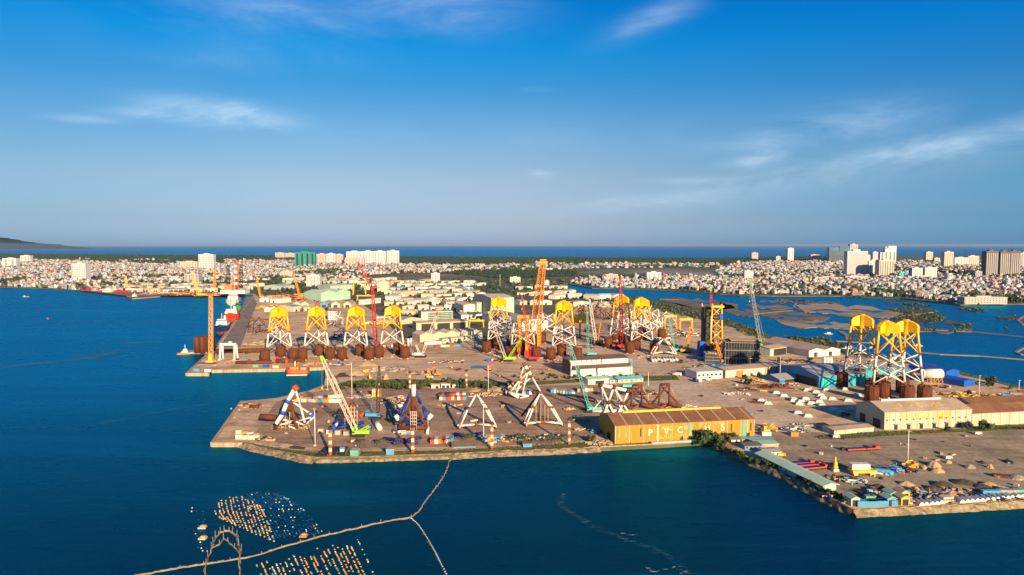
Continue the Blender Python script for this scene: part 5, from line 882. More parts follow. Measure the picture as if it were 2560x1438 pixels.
# ================================================================ ships and floating things
def hull(name, label, cx, cy, length, beam, frb, rz, hm, dm, parts=(), cat='ship', bow=.28, z=0, group=None, red=True):
    g = G(cx, cy, 0); root = E(name, label, cat, (g.x, g.y, z), rz, group); m_ = MB(); st = [(-.5, .80, 1.0), (-.46, .95, 1.0), (-.2, 1, 1), (.5-bow, 1, 1.02), (.5-bow*.45, .72, 1.12), (.5-bow*.12, .28, 1.25), (.5, .03, 1.34)]
    rows = []
    for t, w, h in st: x = t*length; b = beam/2*w; rows.append([(x*.97, -b*.75, -1), (x, -b, frb*.35), (x, -b*1.02, frb*h), (x, b*1.02, frb*h), (x, b, frb*.35), (x*.97, b*.75, -1)])
    vs = [p for r_ in rows for p in r_]; n = 6; k = len(rows)
    fs = [(i*n+j, (i+1)*n+j, (i+1)*n+j+1, i*n+j+1) for i in range(k-1) for j in range(5)]
    m_.add(vs, fs, 0); m_.m = [1 if (q % 5 == 2) else (2 if red and q % 5 in (0, 4) else 0) for q in range(len(fs))]; m_.add(rows[0], [(0, 1, 2, 3, 4, 5)], 0)
    m_.build('hull', [hm, dm, RDK], root)
    for pn, x, y, zz, dx, dy, dz, mm in parts: MB().box((x*length, y*beam, frb*1.0+zz), (dx*length, dy*beam, dz), 0, taper=.96).build(pn, mm, root)
    return root
def house(fr=.0, s=1, mm=None): mm = mm or WHT; return [('deckhouse', fr, 0, 0, .22, .8, 5*s, mm), ('bridge', fr, 0, 5*s, .15, .7, 3*s, mm), ('bridge_window', fr+.01, 0, 6*s, .152, .71, 1.1*s, GLS), ('funnel', fr-.08, .2, 8*s, .03, .15, 4*s, mm), ('mast', fr+.02, 0, 8*s, .008, .03, 8*s, WHT)]
ax = R(96)
hull('supply_ship', 'white rig support ship with orange deck, furthest of those along the pier', 583, 760, 80, 26, 11, R(285), WHT, ORP, house(-.05, 1.2), red=False)
hull('supply_ship', 'green hulled ship with dark deck squeezed behind the red one', 596, 776, 44, 13, 9, R(288), mat('hull_green', (.02, .38, .10), .5, .1), DRK, house(.1, .8, DRK))
hull('supply_ship', 'boxy bright red ship with white bridge alongside the pier', 580, 800, 70, 24, 12, R(288), mat('hull_red', (.62, .035, .01), .5, .1), REDP, house(.15, 1), bow=.18)
hull('supply_ship', 'dark blue ship with white superstructure behind the tall tan boom', 556, 830, 66, 19, 11, R(288), mat('hull_navy', (.008, .03, .12), .4, .1), WHT, [*house(.05, 1.1), ('foredeck', .28, 0, 0, .2, .6, 3, WHT)], bow=.3)
hull('tug_boat', 'small orange and white tug beside the rusty cylinder barge', 463, 887, 17, 6, 2.2, R(15), ORP, ORP, [('deckhouse', 0, 0, 0, .4, .7, 2.6, WHT), ('bridge', .02, 0, 2.6, .24, .5, 2.2, WHT), ('mast', 0, 0, 4.8, .03, .05, 5, WHT)], 'tug')
q = hull('cargo_barge', 'flat grey barge loaded with tall rusty cylinders at the quay corner', 503, 884, 44, 17, 3.2, R(12), GRYM, GRYM, [('bow_house', -.40, 0, 0, .08, .4, 2.5, WHT)], 'barge', bow=.05)
g = G(505, 880, 3.2)
for i, (dx, dy) in enumerate(((-4.5, -3), (2.2, -3.4), (-4, 4.5), (3, 4.2), (8.4, .5), (9, 7))):
    m_ = MB(); m_.lathe((0, 0, 0), [(3.2, 0), (3.2, 18), (2.9, 18.4)], 20); 
    for k in range(10): a = k*pi/5; m_.box((3.2*cos(a), 3.2*sin(a), 0), (.3, .25, 17.5), a)
    tag(m_.build('steel_cylinder', RUST, None, (g.x+dx, g.y+dy, 3.2)), 'tall rusty steel cylinder standing on the barge at the quay corner', 'steel cylinder', 'rusty cylinders on the barge')
q = hull('work_boat', 'orange red hulled boat moored bow on in the basin', 744, 936, 22, 13, 5.5, R(185), mat('hull_orange', (.66, .11, .03), .5, .12), REDP, [('deckhouse', .1, 0, 0, .4, .7, 2.6, ORP), ('deck_gear', -.3, .1, 0, .25, .5, 2.0, TAN), ('mast', .1, 0, 2, .04, .06, 6, WHT)], 'boat', bow=.3)
MB().box((-.5, 0, -.2), (20, 12.4, 1.0)).build('white_boot_stripe', WHT, q)
CRI = mat('hull_crimson', (.60, .005, .03), .5, .1)
for i, (x, y, L_, lb) in enumerate(((234, 727, 62, 'crimson supply ship across the bay, leftmost of three'), (275, 732, 56, 'crimson supply ship across the bay, middle of three'), (312, 732, 54, 'crimson supply ship across the bay, nearest to the pontoon'))): hull('supply_ship', lb, x, y, L_, 14, 7, R(2), CRI, CRI, house(.25, .9), group='crimson supply ships across the bay')
q = hull('work_boat', 'cream deckhouse boat at the tip of the long pontoon across the bay', 333, 746, 34, 11, 4, R(175), DRK, CRM, house(-.1, .8)); o_ = sheet('pontoon_deck', [(330, 746), (352, 745), (400, 741), (402, 738), (372, 741), (345, 742.5)], 2.0, mat('pontoon_concrete', (.30, .20, .14), .9), kind='structure', thick=3)
hull('fishing_boat', 'tiny grey fishing boat alone on the left bay', 65, 743, 14, 4, 1.8, R(10), GRYM, CRM, [('cabin', -.2, 0, 0, .25, .7, 2, CRM)], 'boat'); o = G(120, 798, 0); b_ = MB().lathe((0, 0, -.5), [(1.6, 0), (1.8, 1.2), (.5, 1.6), (.3, 3.6)], 12).build('buoy', mat('buoy_pink', (.65, .05, .22), .5), None, o); tag(b_, 'single pink buoy in the open left bay', 'buoy')
for x, y, lb in ((2293, 866, 'small white hut boat near the yellow jackets on the lagoon'), (2115, 873, 'little white raft house on the lagoon'), (2070, 836, 'pale narrow boat in the lagoon channel')): hull('fishing_boat', lb, x, y, 12, 4, 1.4, R(160), WHT, CRM, [('cabin', -.1, 0, 0, .4, .7, 1.8, WHT)], 'boat')
root = E('rig_hull', 'jack-up rig deck behind the white support ship', 'rig', G(588, 742), 0); MB().box((0, 0, 8), (60, 30, 9)).build('hull', WHT, root); MB().box((-14, 0, 17), (18, 14, 12)).build('deckhouse', ORP, root); MB().lathe((16, 0, 17), [(8, 0), (10, 3), (10, 3.6)], 16).build('helideck', GRYM, root)
sheet('basin_water', [(640, 740), (655, 738), (664, 748), (640, 754), (628, 752)], LZ+.12, wm, thick=.01) if False else None
# ================================================================ striped poles and light masts
STR = mat('pole_red', (.42, .09, .03), .6, .15)
def striped(px, yb, yt, lb):
    o = G(px, yb); h = HT(px, yb, yt); root = E('striped_tower', lb, 'lighting tower', o, 0, 'red and white striped towers'); n = 7
    for k in range(n): m_ = MB(); lattice(m_, (0, 0, h*k/n), (0, 0, h*(k+1)/n), 1.3, 1.3, n=3, r=.16); m_.box((0, 0, h*k/n), (.7, .7, h/n*.995)); m_.build('red_section' if k % 2 == 0 else 'white_section', STR if k % 2 == 0 else LETW, root)
    m_ = MB(); m_.box((0, 0, h), (2.8, 2.4, .5)); m_.box((0, -.9, h+.5), (2.2, .4, 1.2)); m_.build('lamp_head', DRK, root)
for a in ((826, 1139, 1074, 'striped tower on the black tarpaulin by the pier point'), (1032, 1133, 1068, 'striped tower in front of the blue and rusty tripod'), (1230, 1123, 1060, 'striped tower at the right foot of the white A-frame'), (1423, 1112, 1050, 'striped tower left of the mustard shed end wall'), (1025, 976, 932, 'faded striped tower in the hedge behind the blue tripod'), (1166, 972, 928, 'striped tower in the hedge right of the cream huts'), (1304, 966, 922, 'faded striped tower behind the leaning tripod')): striped(*a)
def mast(px, yb, yt, lb, r=.28):
    o = G(px, yb); h = HT(px, yb, yt); root = E('light_mast', lb, 'light mast', o, 0, 'slim grey light masts'); MB().bar((0, 0, 0), (0, 0, h), r*1.2, r*.7, n=8).build('pole', WHT, root); m_ = MB(); m_.box((0, 0, h-.6), (1.9, 1.9, .35)); m_.build('lamp_ring', GRYM, root); MB().box((0, 0, 0), (1.6, 1.6, .8)).build('footing', CONC, root)
for a in ((788, 1115, 1020, 'slim mast right of the red capped tripod'), (1209, 1102, 1008, 'slim mast right of the white A-frame, over a light blue kiosk'), (1221, 978, 912, 'slim mast in the middle yard left of the leaning tripod'), (1620, 1006, 930, 'slim mast between the two rusty trestles'), (2269, 1161, 1076, 'slim mast in the right gravel yard before the workshop'), (2447, 994, 938, 'slim mast by the blue sheds near the right edge'), (880, 996, 905, 'slim mast behind the lime crane boom'), (819, 975, 932, 'slim mast at the basin shore'), (1950, 945, 888, 'slim mast behind the grey green shed'), (2547, 978, 950, 'slim mast on the lagoon road at right edge'), (1504, 768, 736, 'slim mast near the river mouth'), (1250, 716, 686, 'slim radio mast beyond the industrial quarter')): mast(*a, r=.28 if a[1] > 800 else .6)
q = G(1209, 1104); k_ = E('kiosk', 'light blue kiosk at the foot of the slim mast by the A-frame', 'kiosk', q); MB().box((0, 0, 0), (2.6, 2.4, 2.8)).build('wall', LBL, k_); MB().box((0, 0, 2.8), (3, 2.8, .25)).build('roof', WHT, k_)
# ================================================================ clutter in the yards
_cm = {}
def cont_mesh(L_, W_, H_, m_):
    k = (round(L_, 1), round(W_, 1), round(H_, 1), m_.name)
    if k not in _cm:
        b = MB(); b.box((0, 0, 0), (L_-.1, W_-.1, H_)); n = max(3, int(L_/1.1))
        for s_ in (-1, 1):
            for i in range(n): b.box((-L_/2+L_*(i+.5)/n, s_*(W_/2-.02), .2), (L_/n*.45, .1, H_-.4))
        for a in (-1, 1):
            for c in (-1, 1): b.box((a*(L_/2-.08), c*(W_/2-.08), 0), (.2, .2, H_+.08))
        _cm[k] = b.build('container_shell', m_); me = _cm[k].data; bpy.data.objects.remove(_cm[k]); _cm[k] = me
    return _cm[k]
def cont(x, y, col, label, L_=6, W_=2.6, H_=2.7, rz=0, z=0, group=None, cat='container'):
    g = G(x, y); o = bpy.data.objects.new('shipping_container', cont_mesh(L_, W_, H_, CT_[col])); COL.objects.link(o); o.location = (g.x, g.y, LZ+.06+z); o.rotation_euler = (0, 0, rz); tag(o, label, cat, group)
    d = MB().box((L_/2, -W_*.22, .25), (.12, W_*.42, H_-.5)).build('door', CT_[col], o); MB().box((L_/2, W_*.22, .25), (.12, W_*.42, H_-.5)).build('door', CT_[col], o); return o
def crow(x0, y0, x1, y1, cols, ph, rz=pi/2, L_=6, grp=None, W_=2.6):
    n = len(cols)
    for i, c in enumerate(cols): t = i/max(1, n-1); cont(x0+(x1-x0)*t, y0+(y1-y0)*t, c, '%s container, %s %s' % (CNM[c], ORD[i], ph), L_, W_, rz=rz, group='containers '+ph)
crow(1103, 999, 1162, 998, 'cream blue oxide red cream oxide white red blue'.split(), 'in the block above the white A-frame')
crow(1100, 991, 1160, 989, 'rust oxide dark rust oxide red white oxide cream'.split(), 'in the back of the block above the A-frame')
crow(1082, 1107, 1128, 1103, 'red white orange red white blue'.split(), 'in front of the blue V tubes', L_=7)
crow(1218, 1101, 1257, 1099, 'cream yellow grey blue cream'.split(), 'beside the third striped tower', L_=7)
crow(762, 1005, 845, 1006, 'cream grey cream blue orange white white'.split(), 'behind the red capped tripod', rz=0, L_=5.5)
crow(790, 998, 850, 994, 'tan grey rust cream white cream'.split(), 'in the second line behind the red capped tripod', rz=0, L_=4)
crow(1310, 985, 1352, 984, 'grey deep white rust dark oxide'.split(), 'behind the two white frames', L_=6)
crow(1380, 980, 1432, 986, 'blue white green grey cream blue blue white'.split(), 'along the middle yard near the thin teal boom', L_=7)
crow(1446, 978, 1478, 976, 'grey rust grey white grey tan'.split(), 'left of the green roofed office', L_=8)
crow(598, 1085, 640, 1094, 'cream orange white cream'.split(), 'on the bare pier corner', rz=.2, L_=4)
crow(604, 1097, 636, 1098, 'white cream cream'.split(), 'on the bare pier corner nearer the water', rz=.15, L_=7)
crow(802, 1082, 866, 1088, 'cream white cream grey'.split(), 'in front of the low blue cross frame', rz=0, L_=3.4)
crow(912, 932, 918, 930, 'yellow yellow'.split(), 'on the sand above the hedge', rz=0, L_=3)
crow(2166, 1265, 2215, 1263, 'blue blue blue'.split(), 'at the bottom corner of the right quay', rz=0, L_=10, W_=3)
crow(2172, 1252, 2198, 1251, 'green green green'.split(), 'above the blue units on the right quay', rz=0, L_=4)
crow(2178, 1238, 2202, 1240, 'white grey yellow'.split(), 'at the back of the right quay huts', rz=0, L_=3.5)
crow(1985, 1090, 1998, 1090, ['orange'], 'by the scrap stack in front of the low pale green shed', rz=0, L_=5)
crow(1915, 1089, 1926, 1089, ['white'], 'alone on the sand right of the mustard shed', rz=0, L_=6)
crow(2480, 1003, 2560, 985, 'orange deep blue grey oxide'.split(), 'along the lagoon road at the right edge', rz=-.4, L_=9)
crow(960, 868, 1010, 866, 'cream white orange'.split(), 'left of the white lattice crane', rz=0, L_=6); crow(1095, 868, 1150, 866, 'oxide white cream red blue blue'.split(), 'in front of the saw roofed factory', rz=0, L_=7)
crow(640, 918, 690, 920, 'green deep cream'.split(), 'at the edge of the upper quay', rz=0, L_=6); crow(493, 928, 520, 930, 'blue white'.split(), 'at the tip of the upper pier', rz=0, L_=6)
crow(2475, 1238, 2560, 1236, 'blue grey green'.split(), 'behind the white tent row at right edge', rz=0, L_=9)
def pile(px, py, w, h, m_, lb, seed, n=14, L_=5, name='scrap_pile', cat='pile', grp=None, r=.22, flat=False, rz=None):
    g = G(px, py); r_ = random.Random(seed); b = MB(); ww = w*g.y/F/2
    for i in range(n):
        x, y = r_.uniform(-ww, ww), r_.uniform(-ww*.6, ww*.6); a = r_.uniform(0, 3.14) if rz is None else rz+r_.uniform(-.15, .15); z = r_.uniform(0, h)*(1-abs(x)/ww*.7); l = L_*r_.uniform(.5, 1.1)
        b.box((x, y, max(.02, z)), (l, r_.uniform(r, r*4), r_.uniform(r, r*3)), a, m=r_.randrange(len(m_)))
    return tag(b.build(name, m_, None, (g.x, g.y, LZ+.06)), lb, cat, grp)
MX = [TAN, RUST, GRYM, CRM, DRK]; MC = [TAN, REDP, LBL, WHT, GRYM, YEP, DRK, GRYM, RUST]
PL = [(665, 1100, 40, 1.6, MX, 'timber and slab pile on the lower pier point'), (625, 1016, 60, .8, [TAN, RUST], 'timber beams along the back edge of the bare pier corner'), (770, 1000, 70, 1.4, [TAN, YEP, CRM], 'long timber heap by the basin shore behind the capped tripod'), (693, 1072, 30, 2, MX, 'clutter round the foot of the capped tripod'), (760, 1070, 30, 2, MX, 'green and tan clutter right of the capped tripod foot'),
      (975, 1005, 70, 1.5, MX, 'mixed steel heap right of the yellow stair towers'), (992, 997, 40, 2, MC, 'coloured clutter beneath the blue tripod back leg'), (900, 993, 60, 1.2, [TAN, GRYM], 'slab pile below the hedge by the lime boom'), (1115, 1016, 40, .8, [TAN, CRM], 'small pale timber stack below the container block'), (1205, 990, 60, 1.6, [TAN, RUST, CRM], 'tan crates heap behind the white A-frame apex'), (1240, 985, 50, 1.6, [TAN, CRM, RUST], 'second tan crates heap near the slim middle mast'),
      (1308, 1098, 60, 2.2, [GRYM, DRK, TAN], 'dark machinery scrap above the aqua hut'), (1372, 1093, 44, 1.8, MC, 'mixed blue and yellow clutter near the palm trees'), (1448, 1075, 26, 1.2, [CRM, TAN], 'small pale heap left of the mustard shed corner'), (1425, 1025, 22, 1.6, [CRM, TAN], 'small boulder like stack in the open tripod yard'), (1452, 1050, 50, 3, [DRK, GRYM, GRN], 'dark equipment in the shadow left of the mustard shed'), (1492, 1080, 40, 3, [GRYM, LBL, DRK], 'grey blue machinery against the mustard shed end wall'),
      (1500, 1108, 60, .5, [CRM, TAN], 'long pale planks left of the mustard shed front'), (1610, 985, 70, 3, [DKR, DRK, TAN], 'dark rusty parts heap behind the first trestle'), (1690, 1018, 60, 1.6, [TAN, CRM], 'row of small pale blocks along the mustard shed roofline'), (1720, 1022, 50, 1.8, [CRM, WHT], 'white posts and blocks right of the second trestle'), (1990, 1078, 60, 4, [GRYM, WHT, TAN, LBL], 'big scaffold and white scrap stack left of the low pale green shed'), (2010, 1066, 50, 1.4, [CRM, GRYM], 'pale scrap behind the big scaffold stack'), (1917, 1070, 44, 2, [ORP, YEP, DRK], 'orange machines beyond the mustard shed right end'),
      (1840, 985, 60, 1.2, [WHT, CRM], 'white slab scatter in the centre right yard'), (1870, 975, 50, 2, [RUST, DKR, CRM], 'rust coloured scrap beside the lone dark tree'), (1930, 968, 80, 1.4, [RUST, DKR, RDK], 'wide low red brown scrap field below the blue gabled shed'), (1890, 955, 60, 1.6, [CRM, TAN, YEP], 'pale clutter below the grey green shed'), (1975, 963, 40, 2, [REDP, GRYM, WHT], 'clutter under the open blue shed'), (1775, 902, 90, 4, [BLU, DRK, GRYM], 'deep blue tarped goods left of the yellow tower'), (1745, 925, 60, 7, [GRYM, DRK, CRM], 'grey machinery stack above the white office'),
      (1790, 915, 50, 4, [BLU, LBL], 'bright blue drum cluster above the white office'), (1680, 905, 70, 1.4, [BLUS, GRYM, DRK], 'dark blue flat goods right of the white pipes'), (1610, 890, 30, 1, MC, 'coloured boxes below the rear yellow jackets'), (1860, 905, 70, 2, MX, 'mixed steel near the black modules'), (1990, 905, 90, 2, [DKR, GRYM, TAN], 'long dark scrap rows before the white warehouse'), (2090, 903, 60, 1.2, [TAN, GRYM], 'low scrap between warehouse and jackets'), (2330, 985, 50, 2, [YEP, WHT], 'yellow parts below the white tank'), (2480, 992, 90, 1.4, [YEP, YEP, TAN], 'long yellow beams by the dark rows at right'),
      (2395, 990, 70, 4, [YEP, YEP, GRYM], 'heap of bright yellow tubular parts right of the jackets'), (2090, 1200, 50, 2, [DKR, TAN, DRK], 'dark beams stack with yellow bands in the gravel yard'), (2140, 1205, 50, 2, [WHT, RUST, LBL], 'white tanks and rusty bits in the gravel yard'), (2230, 1180, 50, 3, [LBL, BLU, LBL], 'pile of light blue round tanks in the gravel yard'), (2262, 1180, 50, 3, [RDK, DRK, ORP, BLU], 'dark red and black machine parts in the gravel yard'), (2275, 1166, 40, 3, [YEP, YEP, TAN], 'yellow machines at the foot of the gravel yard mast'),
      (2200, 1187, 40, 3, [WHT, GRYM], 'white block with grey slab in the gravel yard'), (2082, 1241, 40, 1.6, [BLUS, DRK, TAN], 'dark blue sheets along the diagonal bank'), (2320, 1243, 90, 2.0, [BLUS, LBL, YEP, GRYM, DRK, TAN, BLUS], 'crates of small blue and yellow floats by the right quay'), (2350, 1250, 60, 1.2, [BLUS, YEP, DRK, GRYM], 'second field of blue and yellow baskets by the right quay'), (2400, 1240, 70, .8, [ORP, YEP, GRYM, TAN], 'long orange and yellow boom lying by the tents'), (2440, 1236, 70, 1.0, [BLUS, DRK], 'long dark blue tarpaulin roll by the tents'), (2490, 1242, 90, 1.2, [GRYM, DRK, BLUS], 'grey and dark sheets behind the white tent row'), (2540, 1230, 60, 1.6, [WHT, GRYM, RDK], 'white and red bits at the right edge shore'),
      (2285, 1257, 40, 2, [REDP, WHT, DRK], 'red and white skip clutter right of the open huts'), (2128, 1256, 40, 2, [DRK, TAN, GRYM], 'dark junk behind the bottom corner units'), (640, 905, 90, 1.2, MX, 'mixed steel under the leftmost jacket buckets'), (585, 905, 50, .8, [TAN, GRYM], 'low bars beneath the white gantry'), (830, 912, 60, 2.0, [BLU, BLU, CRM], 'deep blue tarped goods on the quay by the lime boom tip'), (790, 912, 50, 2, [CRM, ORP, TAN], 'orange and cream gear behind the orange boat'), (640, 862, 60, 3, [YEP, TAN, GRYM], 'yellow machines by the rusty lattice frames'),
      (730, 862, 80, 1.6, MX, 'mixed parts behind the first jacket legs'), (820, 868, 70, 2, MX, 'mixed parts between second and third jackets'), (920, 868, 70, 2, MX, 'mixed parts between third and fourth jackets'), (930, 812, 60, 5, [YEP, YEP, WHT], 'yellow machinery left of the white slab building'), (700, 770, 110, 5, [YEP, ORG, TAN], 'orange yellow storage racks behind the pier road'), (730, 752, 140, 6, [ORG, TAN, RUST], 'long orange steel racks of the far shipyard, nearer row'), (740, 744, 150, 6, [ORG, TAN, RDK], 'long orange steel racks of the far shipyard, further row'), (480, 737, 140, 6, [RDK, RUST, ORG, TAN], 'rusty shipyard clutter on the far bay quay'), (560, 738, 80, 7, [RUST, ORG, RED, TAN], 'red and orange rig yard clutter beside the jack-up legs'), (400, 735, 90, 4, [TAN, CRM, GRYM], 'pale clutter along the far bay quay'),
      (1130, 905, 60, 1.0, [RUST, DKR, CRM], 'rusty row in the middle sand'), (1265, 890, 70, 3, [TEAL, BLU, GRYM, YEP], 'teal and blue gear under the orange crane'), (1390, 905, 60, 1.2, [TAN, RUST], 'low bars right of the orange crane'), (1245, 905, 30, 2, [ORP, DRK], 'orange machine left of the lime tipped crane'), (1520, 862, 80, 2.4, [DKR, DRK], 'dark parts under the rear frames'), (1440, 868, 90, 2.4, [DKR, DRK, TAN], 'dark parts behind the tall jacket buckets'), (1650, 850, 60, 2, [GRYM, WHT], 'grey parts right of the rear frames'), (1725, 838, 90, 4, [WHT, GRYM, TAN], 'pale goods beneath the yellow gantries'),
      (1045, 935, 60, 1.4, [DRK, GRYM, TAN], 'broken slabs in the middle sand'), (965, 925, 90, 1.6, [GRYM, CRM], 'grey rubble ridge in the sand beside the small black boom')]
for i, (x, y, w, h, m_, lb) in enumerate(PL):
    sc_ = 1 if y > 850 else 2.6; n_ = int(14+w*.45); pile(x, y, w, h, m_, lb, 100+i, n_, 4.5*sc_*(1 if w < 80 else 1.6), r=.28*sc_)
def mound(px, py, w, h, lb, m_=None, seed=0, name='sand_mound'):
    g = G(px, py); r_ = random.Random(seed); b = MB(); rr = w*g.y/F/2; n, k = 18, 6; vs = []; ph = [r_.uniform(0, 6) for _ in range(3)]
    for i in range(k):
        t = i/(k-1)
        for j in range(n): a = 2*pi*j/n; q = rr*(1-t)*(1+.18*sin(2*a+ph[0])+.1*sin(5*a+ph[1])+r_.uniform(-.06, .06)); vs.append((q*cos(a), q*.8*sin(a), h*(1-(1-t)**1.6)*(1+r_.uniform(-.1, .1))-(.15 if i == 0 else 0)))
    b.add(vs, [(i*n+j, i*n+(j+1) % n, (i+1)*n+(j+1) % n, (i+1)*n+j) for i in range(k-1) for j in range(n)]); return tag(b.build(name, m_ or grey, None, (g.x, g.y, LZ+.05)), lb, 'mound', 'earth mounds in the yards')
oc = mat('ochre_spoil', (.40, .28, .15), .95, .2, .1, bump=.3); dkm = mat('dark_spoil', (.06, .05, .04), .95, .3, .1, bump=.3)
for i, (x, y, w, h, m_, lb) in enumerate(((2335, 1165, 40, 3, oc, 'ochre sand mound right of the gravel yard mast'), (2345, 1180, 34, 2.5, oc, 'ochre mound just below the larger one right of the mast'), (2310, 1172, 20, 2, oc, 'small ochre mound left of the larger one'), (2372, 1158, 14, 1.6, oc, 'tiny pointed mound in the gravel yard'), (2425, 1170, 26, 2, grey, 'round grey mound in the middle of the gravel yard'), (2475, 1170, 16, 2.4, oc, 'sharp ochre heap with dark side near the right edge'), (2456, 1158, 22, 1.4, dkm, 'dark mound near the right edge of the gravel yard'), (2520, 1155, 20, 2, dkm, 'dark spoil heap furthest right in the gravel yard'),
    (2355, 1213, 50, 2, dkm, 'long black spoil ridge behind the tents, left one'), (2410, 1208, 60, 2, dkm, 'long black spoil ridge behind the tents, middle one'), (2455, 1218, 50, 1.6, dkm, 'long black spoil ridge behind the tents, right one'), (2265, 1212, 36, 2, oc, 'brown hump above the green quay units'), (2195, 1222, 40, 2.5, dkm, 'dark brown hump behind the right quay huts'), (2330, 1222, 34, 1.8, dkm, 'dark heap above the open cream huts'), (2470, 1212, 44, 1.5, oc, 'ochre patchy hump right of the black ridges'), (2540, 1195, 50, 1.6, grey, 'low grey swell at the right edge'), (2290, 1228, 20, 2.4, oc, 'small ochre cone left of the float crates'),
    (945, 922, 36, 4, oc, 'sandy bank behind the small black boom'), (915, 912, 60, 3, oc, 'long ochre bank on the middle sand'), (1000, 920, 60, 2, grey, 'grey ridge on the middle sand'), (1185, 977, 40, 2, oc, 'ochre bank right of the garden shelter'), (1245, 975, 50, 2, oc, 'ochre bank behind the slim middle mast'), (1285, 973, 24, 2, oc, 'small ochre bank left of the red tent'), (965, 948, 16, 5, oc, 'steep sandy cone above the hedge'), (890, 935, 60, 4, oc, 'brown heap right of the basin head'))): mound(x, y, w, h, lb, m_, i)
for i, (pts, m_) in enumerate((([(786, 1139), (812, 1116), (872, 1116), (860, 1138)], DRK), ([(720, 1118), (735, 1113), (765, 1118), (760, 1124), (730, 1122)], mat('dark_mat', (.09, .06, .05), .9)), ([(838, 942), (850, 932), (890, 930), (890, 942)], mat('dark_mat', (.09, .06, .05))))): o_ = sheet('dark_tarpaulin', pts, LZ+.13, m_, thick=.02); o_['kind'] = 'thing'; tag(o_, ['large black tarpaulin on the ground at the pier point', 'small brown tarpaulin left of the black one', 'dark square mat on the sand right of the basin head'][i], 'tarpaulin')
pud = mat('puddle_water', (.02, .05, .08), .05, .2, .1, spec=.6)
for p in ([(1172, 918), (1185, 914), (1212, 914), (1222, 918), (1205, 921), (1180, 921)], [(1392, 935), (1400, 922), (1345, 903), (1420, 903), (1420, 925)][:0]):
    if p: sheet('puddle', p, LZ+.1, pud, thick=.01)
# white skid covers on the concrete apron
cv = E('base_cover', 'x', 'base cover'); MB().box((0, 0, 0), (7.2, 5.4, .35)).build('skirt', CONC, cv); MB().box((0, 0, .3), (6.2, 4.4, 1.9), taper=.62).build('shell', WHT, cv)
for k in range(7): MB().box((-2.6+.87*k, 0, .35), (.16, 4.7, 1.65), taper=1, tapery=.62).build('rib', GRYM, cv)
CVS = [(1941, 984), (1960, 991), (2014, 999), (2058, 997), (2052, 990), (1985, 1003), (2003, 1006), (2048, 1006), (1903, 1003), (1920, 1010), (1984, 1000), (1998, 1012), (2028, 1010), (2055, 1016), (1995, 1034), (2020, 1042), (2085, 1027), (2106, 1034), (2128, 1024), (2080, 999), (2066, 977), (2018, 977), (2040, 982), (2120, 1003), (2114, 975), (2145, 990)]
CVS = sorted(set(CVS), key=lambda p: (round(p[1]/14), p[0])); rowi = {}
for i, (x, y) in enumerate(CVS):
    o = cv if i == 0 else copy_tree(cv); o.location = G(x, y); o.rotation_euler = (0, 0, R(-12)); r_ = round(y/14); rowi[r_] = rowi.get(r_, -1)+1
    o['label'] = 'white ribbed tray, %s in row %s from the teal shed' % (ORD[rowi[r_]], ['one', 'two', 'three', 'four', 'five', 'six', 'seven'][min(6, r_-round(CVS[0][1]/14))]); o['group'] = 'white ribbed trays on the apron'
# pipes
def pipe(x1, y1, x2, y2, r, m_, lb, end=None, grp=None):
    a, b = G(x1, y1), G(x2, y2); root = E('steel_pipe', lb, 'pipe', a, 0, grp); d = b-a; z = V((0, 0, r+.1)); MB().bar(z, d+z, r, n=12).build('tube', m_, root)
    n = max(2, int(d.length/8))
    for i in range(n): p = d*((i+.5)/n); MB().box((p.x, p.y, 0), (1.2, 1.2, r*.6)).build('cradle', TAN, root)
    return root
pipe(590, 911, 676, 910, 1.8, DKR, 'long dark pipe lying along the upper quay edge'); pipe(540, 884, 660, 882, 2.6, RUST, 'very long rusty pipe behind the white gantry'); pipe(690, 908, 735, 907, 2.4, DKR, 'dark thick pipe under the first two jackets'); pipe(738, 907, 762, 907, 2.2, RUST, 'short orange rusty pipe on the quay right of the dark one')
pipe(987, 1020, 1010, 1019, 1.3, WHT, 'white pipe on the ground left of the blue tripod'); pipe(937, 1058, 950, 1078, 1.8, WHT, 'white pipe with rusty end pointing at the camera by the lime cab'); pipe(983, 1084, 1015, 1083, 1.0, WHT, 'thin white pipe in front of the blue tripod'); pipe(1072, 1065, 1068, 1087, 1.0, WHT, 'white frame on the ground right of the blue tripod'); pipe(625, 1020, 645, 1022, 1.2, DKR, 'dark tapered pipe on the bare pier corner'); pipe(820, 1056, 823, 1057, .8, CRM, 'stub pipe on the tripod yard')
for i in range(9): pipe(1625+i*7.5, 897+(i % 2)*2, 1633+i*7.5, 906-(i % 3), 1.4, WHT, 'white pipe, %s of the pipe rack before the small A-frame' % ORD[i], grp='white pipes in the rack')
pipe(1735, 952, 1740, 956, 1.5, BLUS, 'blue round tank lying before the white office'); pipe(1745, 955, 1752, 957, 1.5, WHT, 'white drum end beside the blue tank')
for i in range(5): pipe(2180+i*8, 1178+i*1, 2196+i*8, 1188+i*1, 1.5, LBL, 'light blue tank, %s of the lying group in the gravel yard' % ORD[i], grp='light blue tanks in the gravel yard')
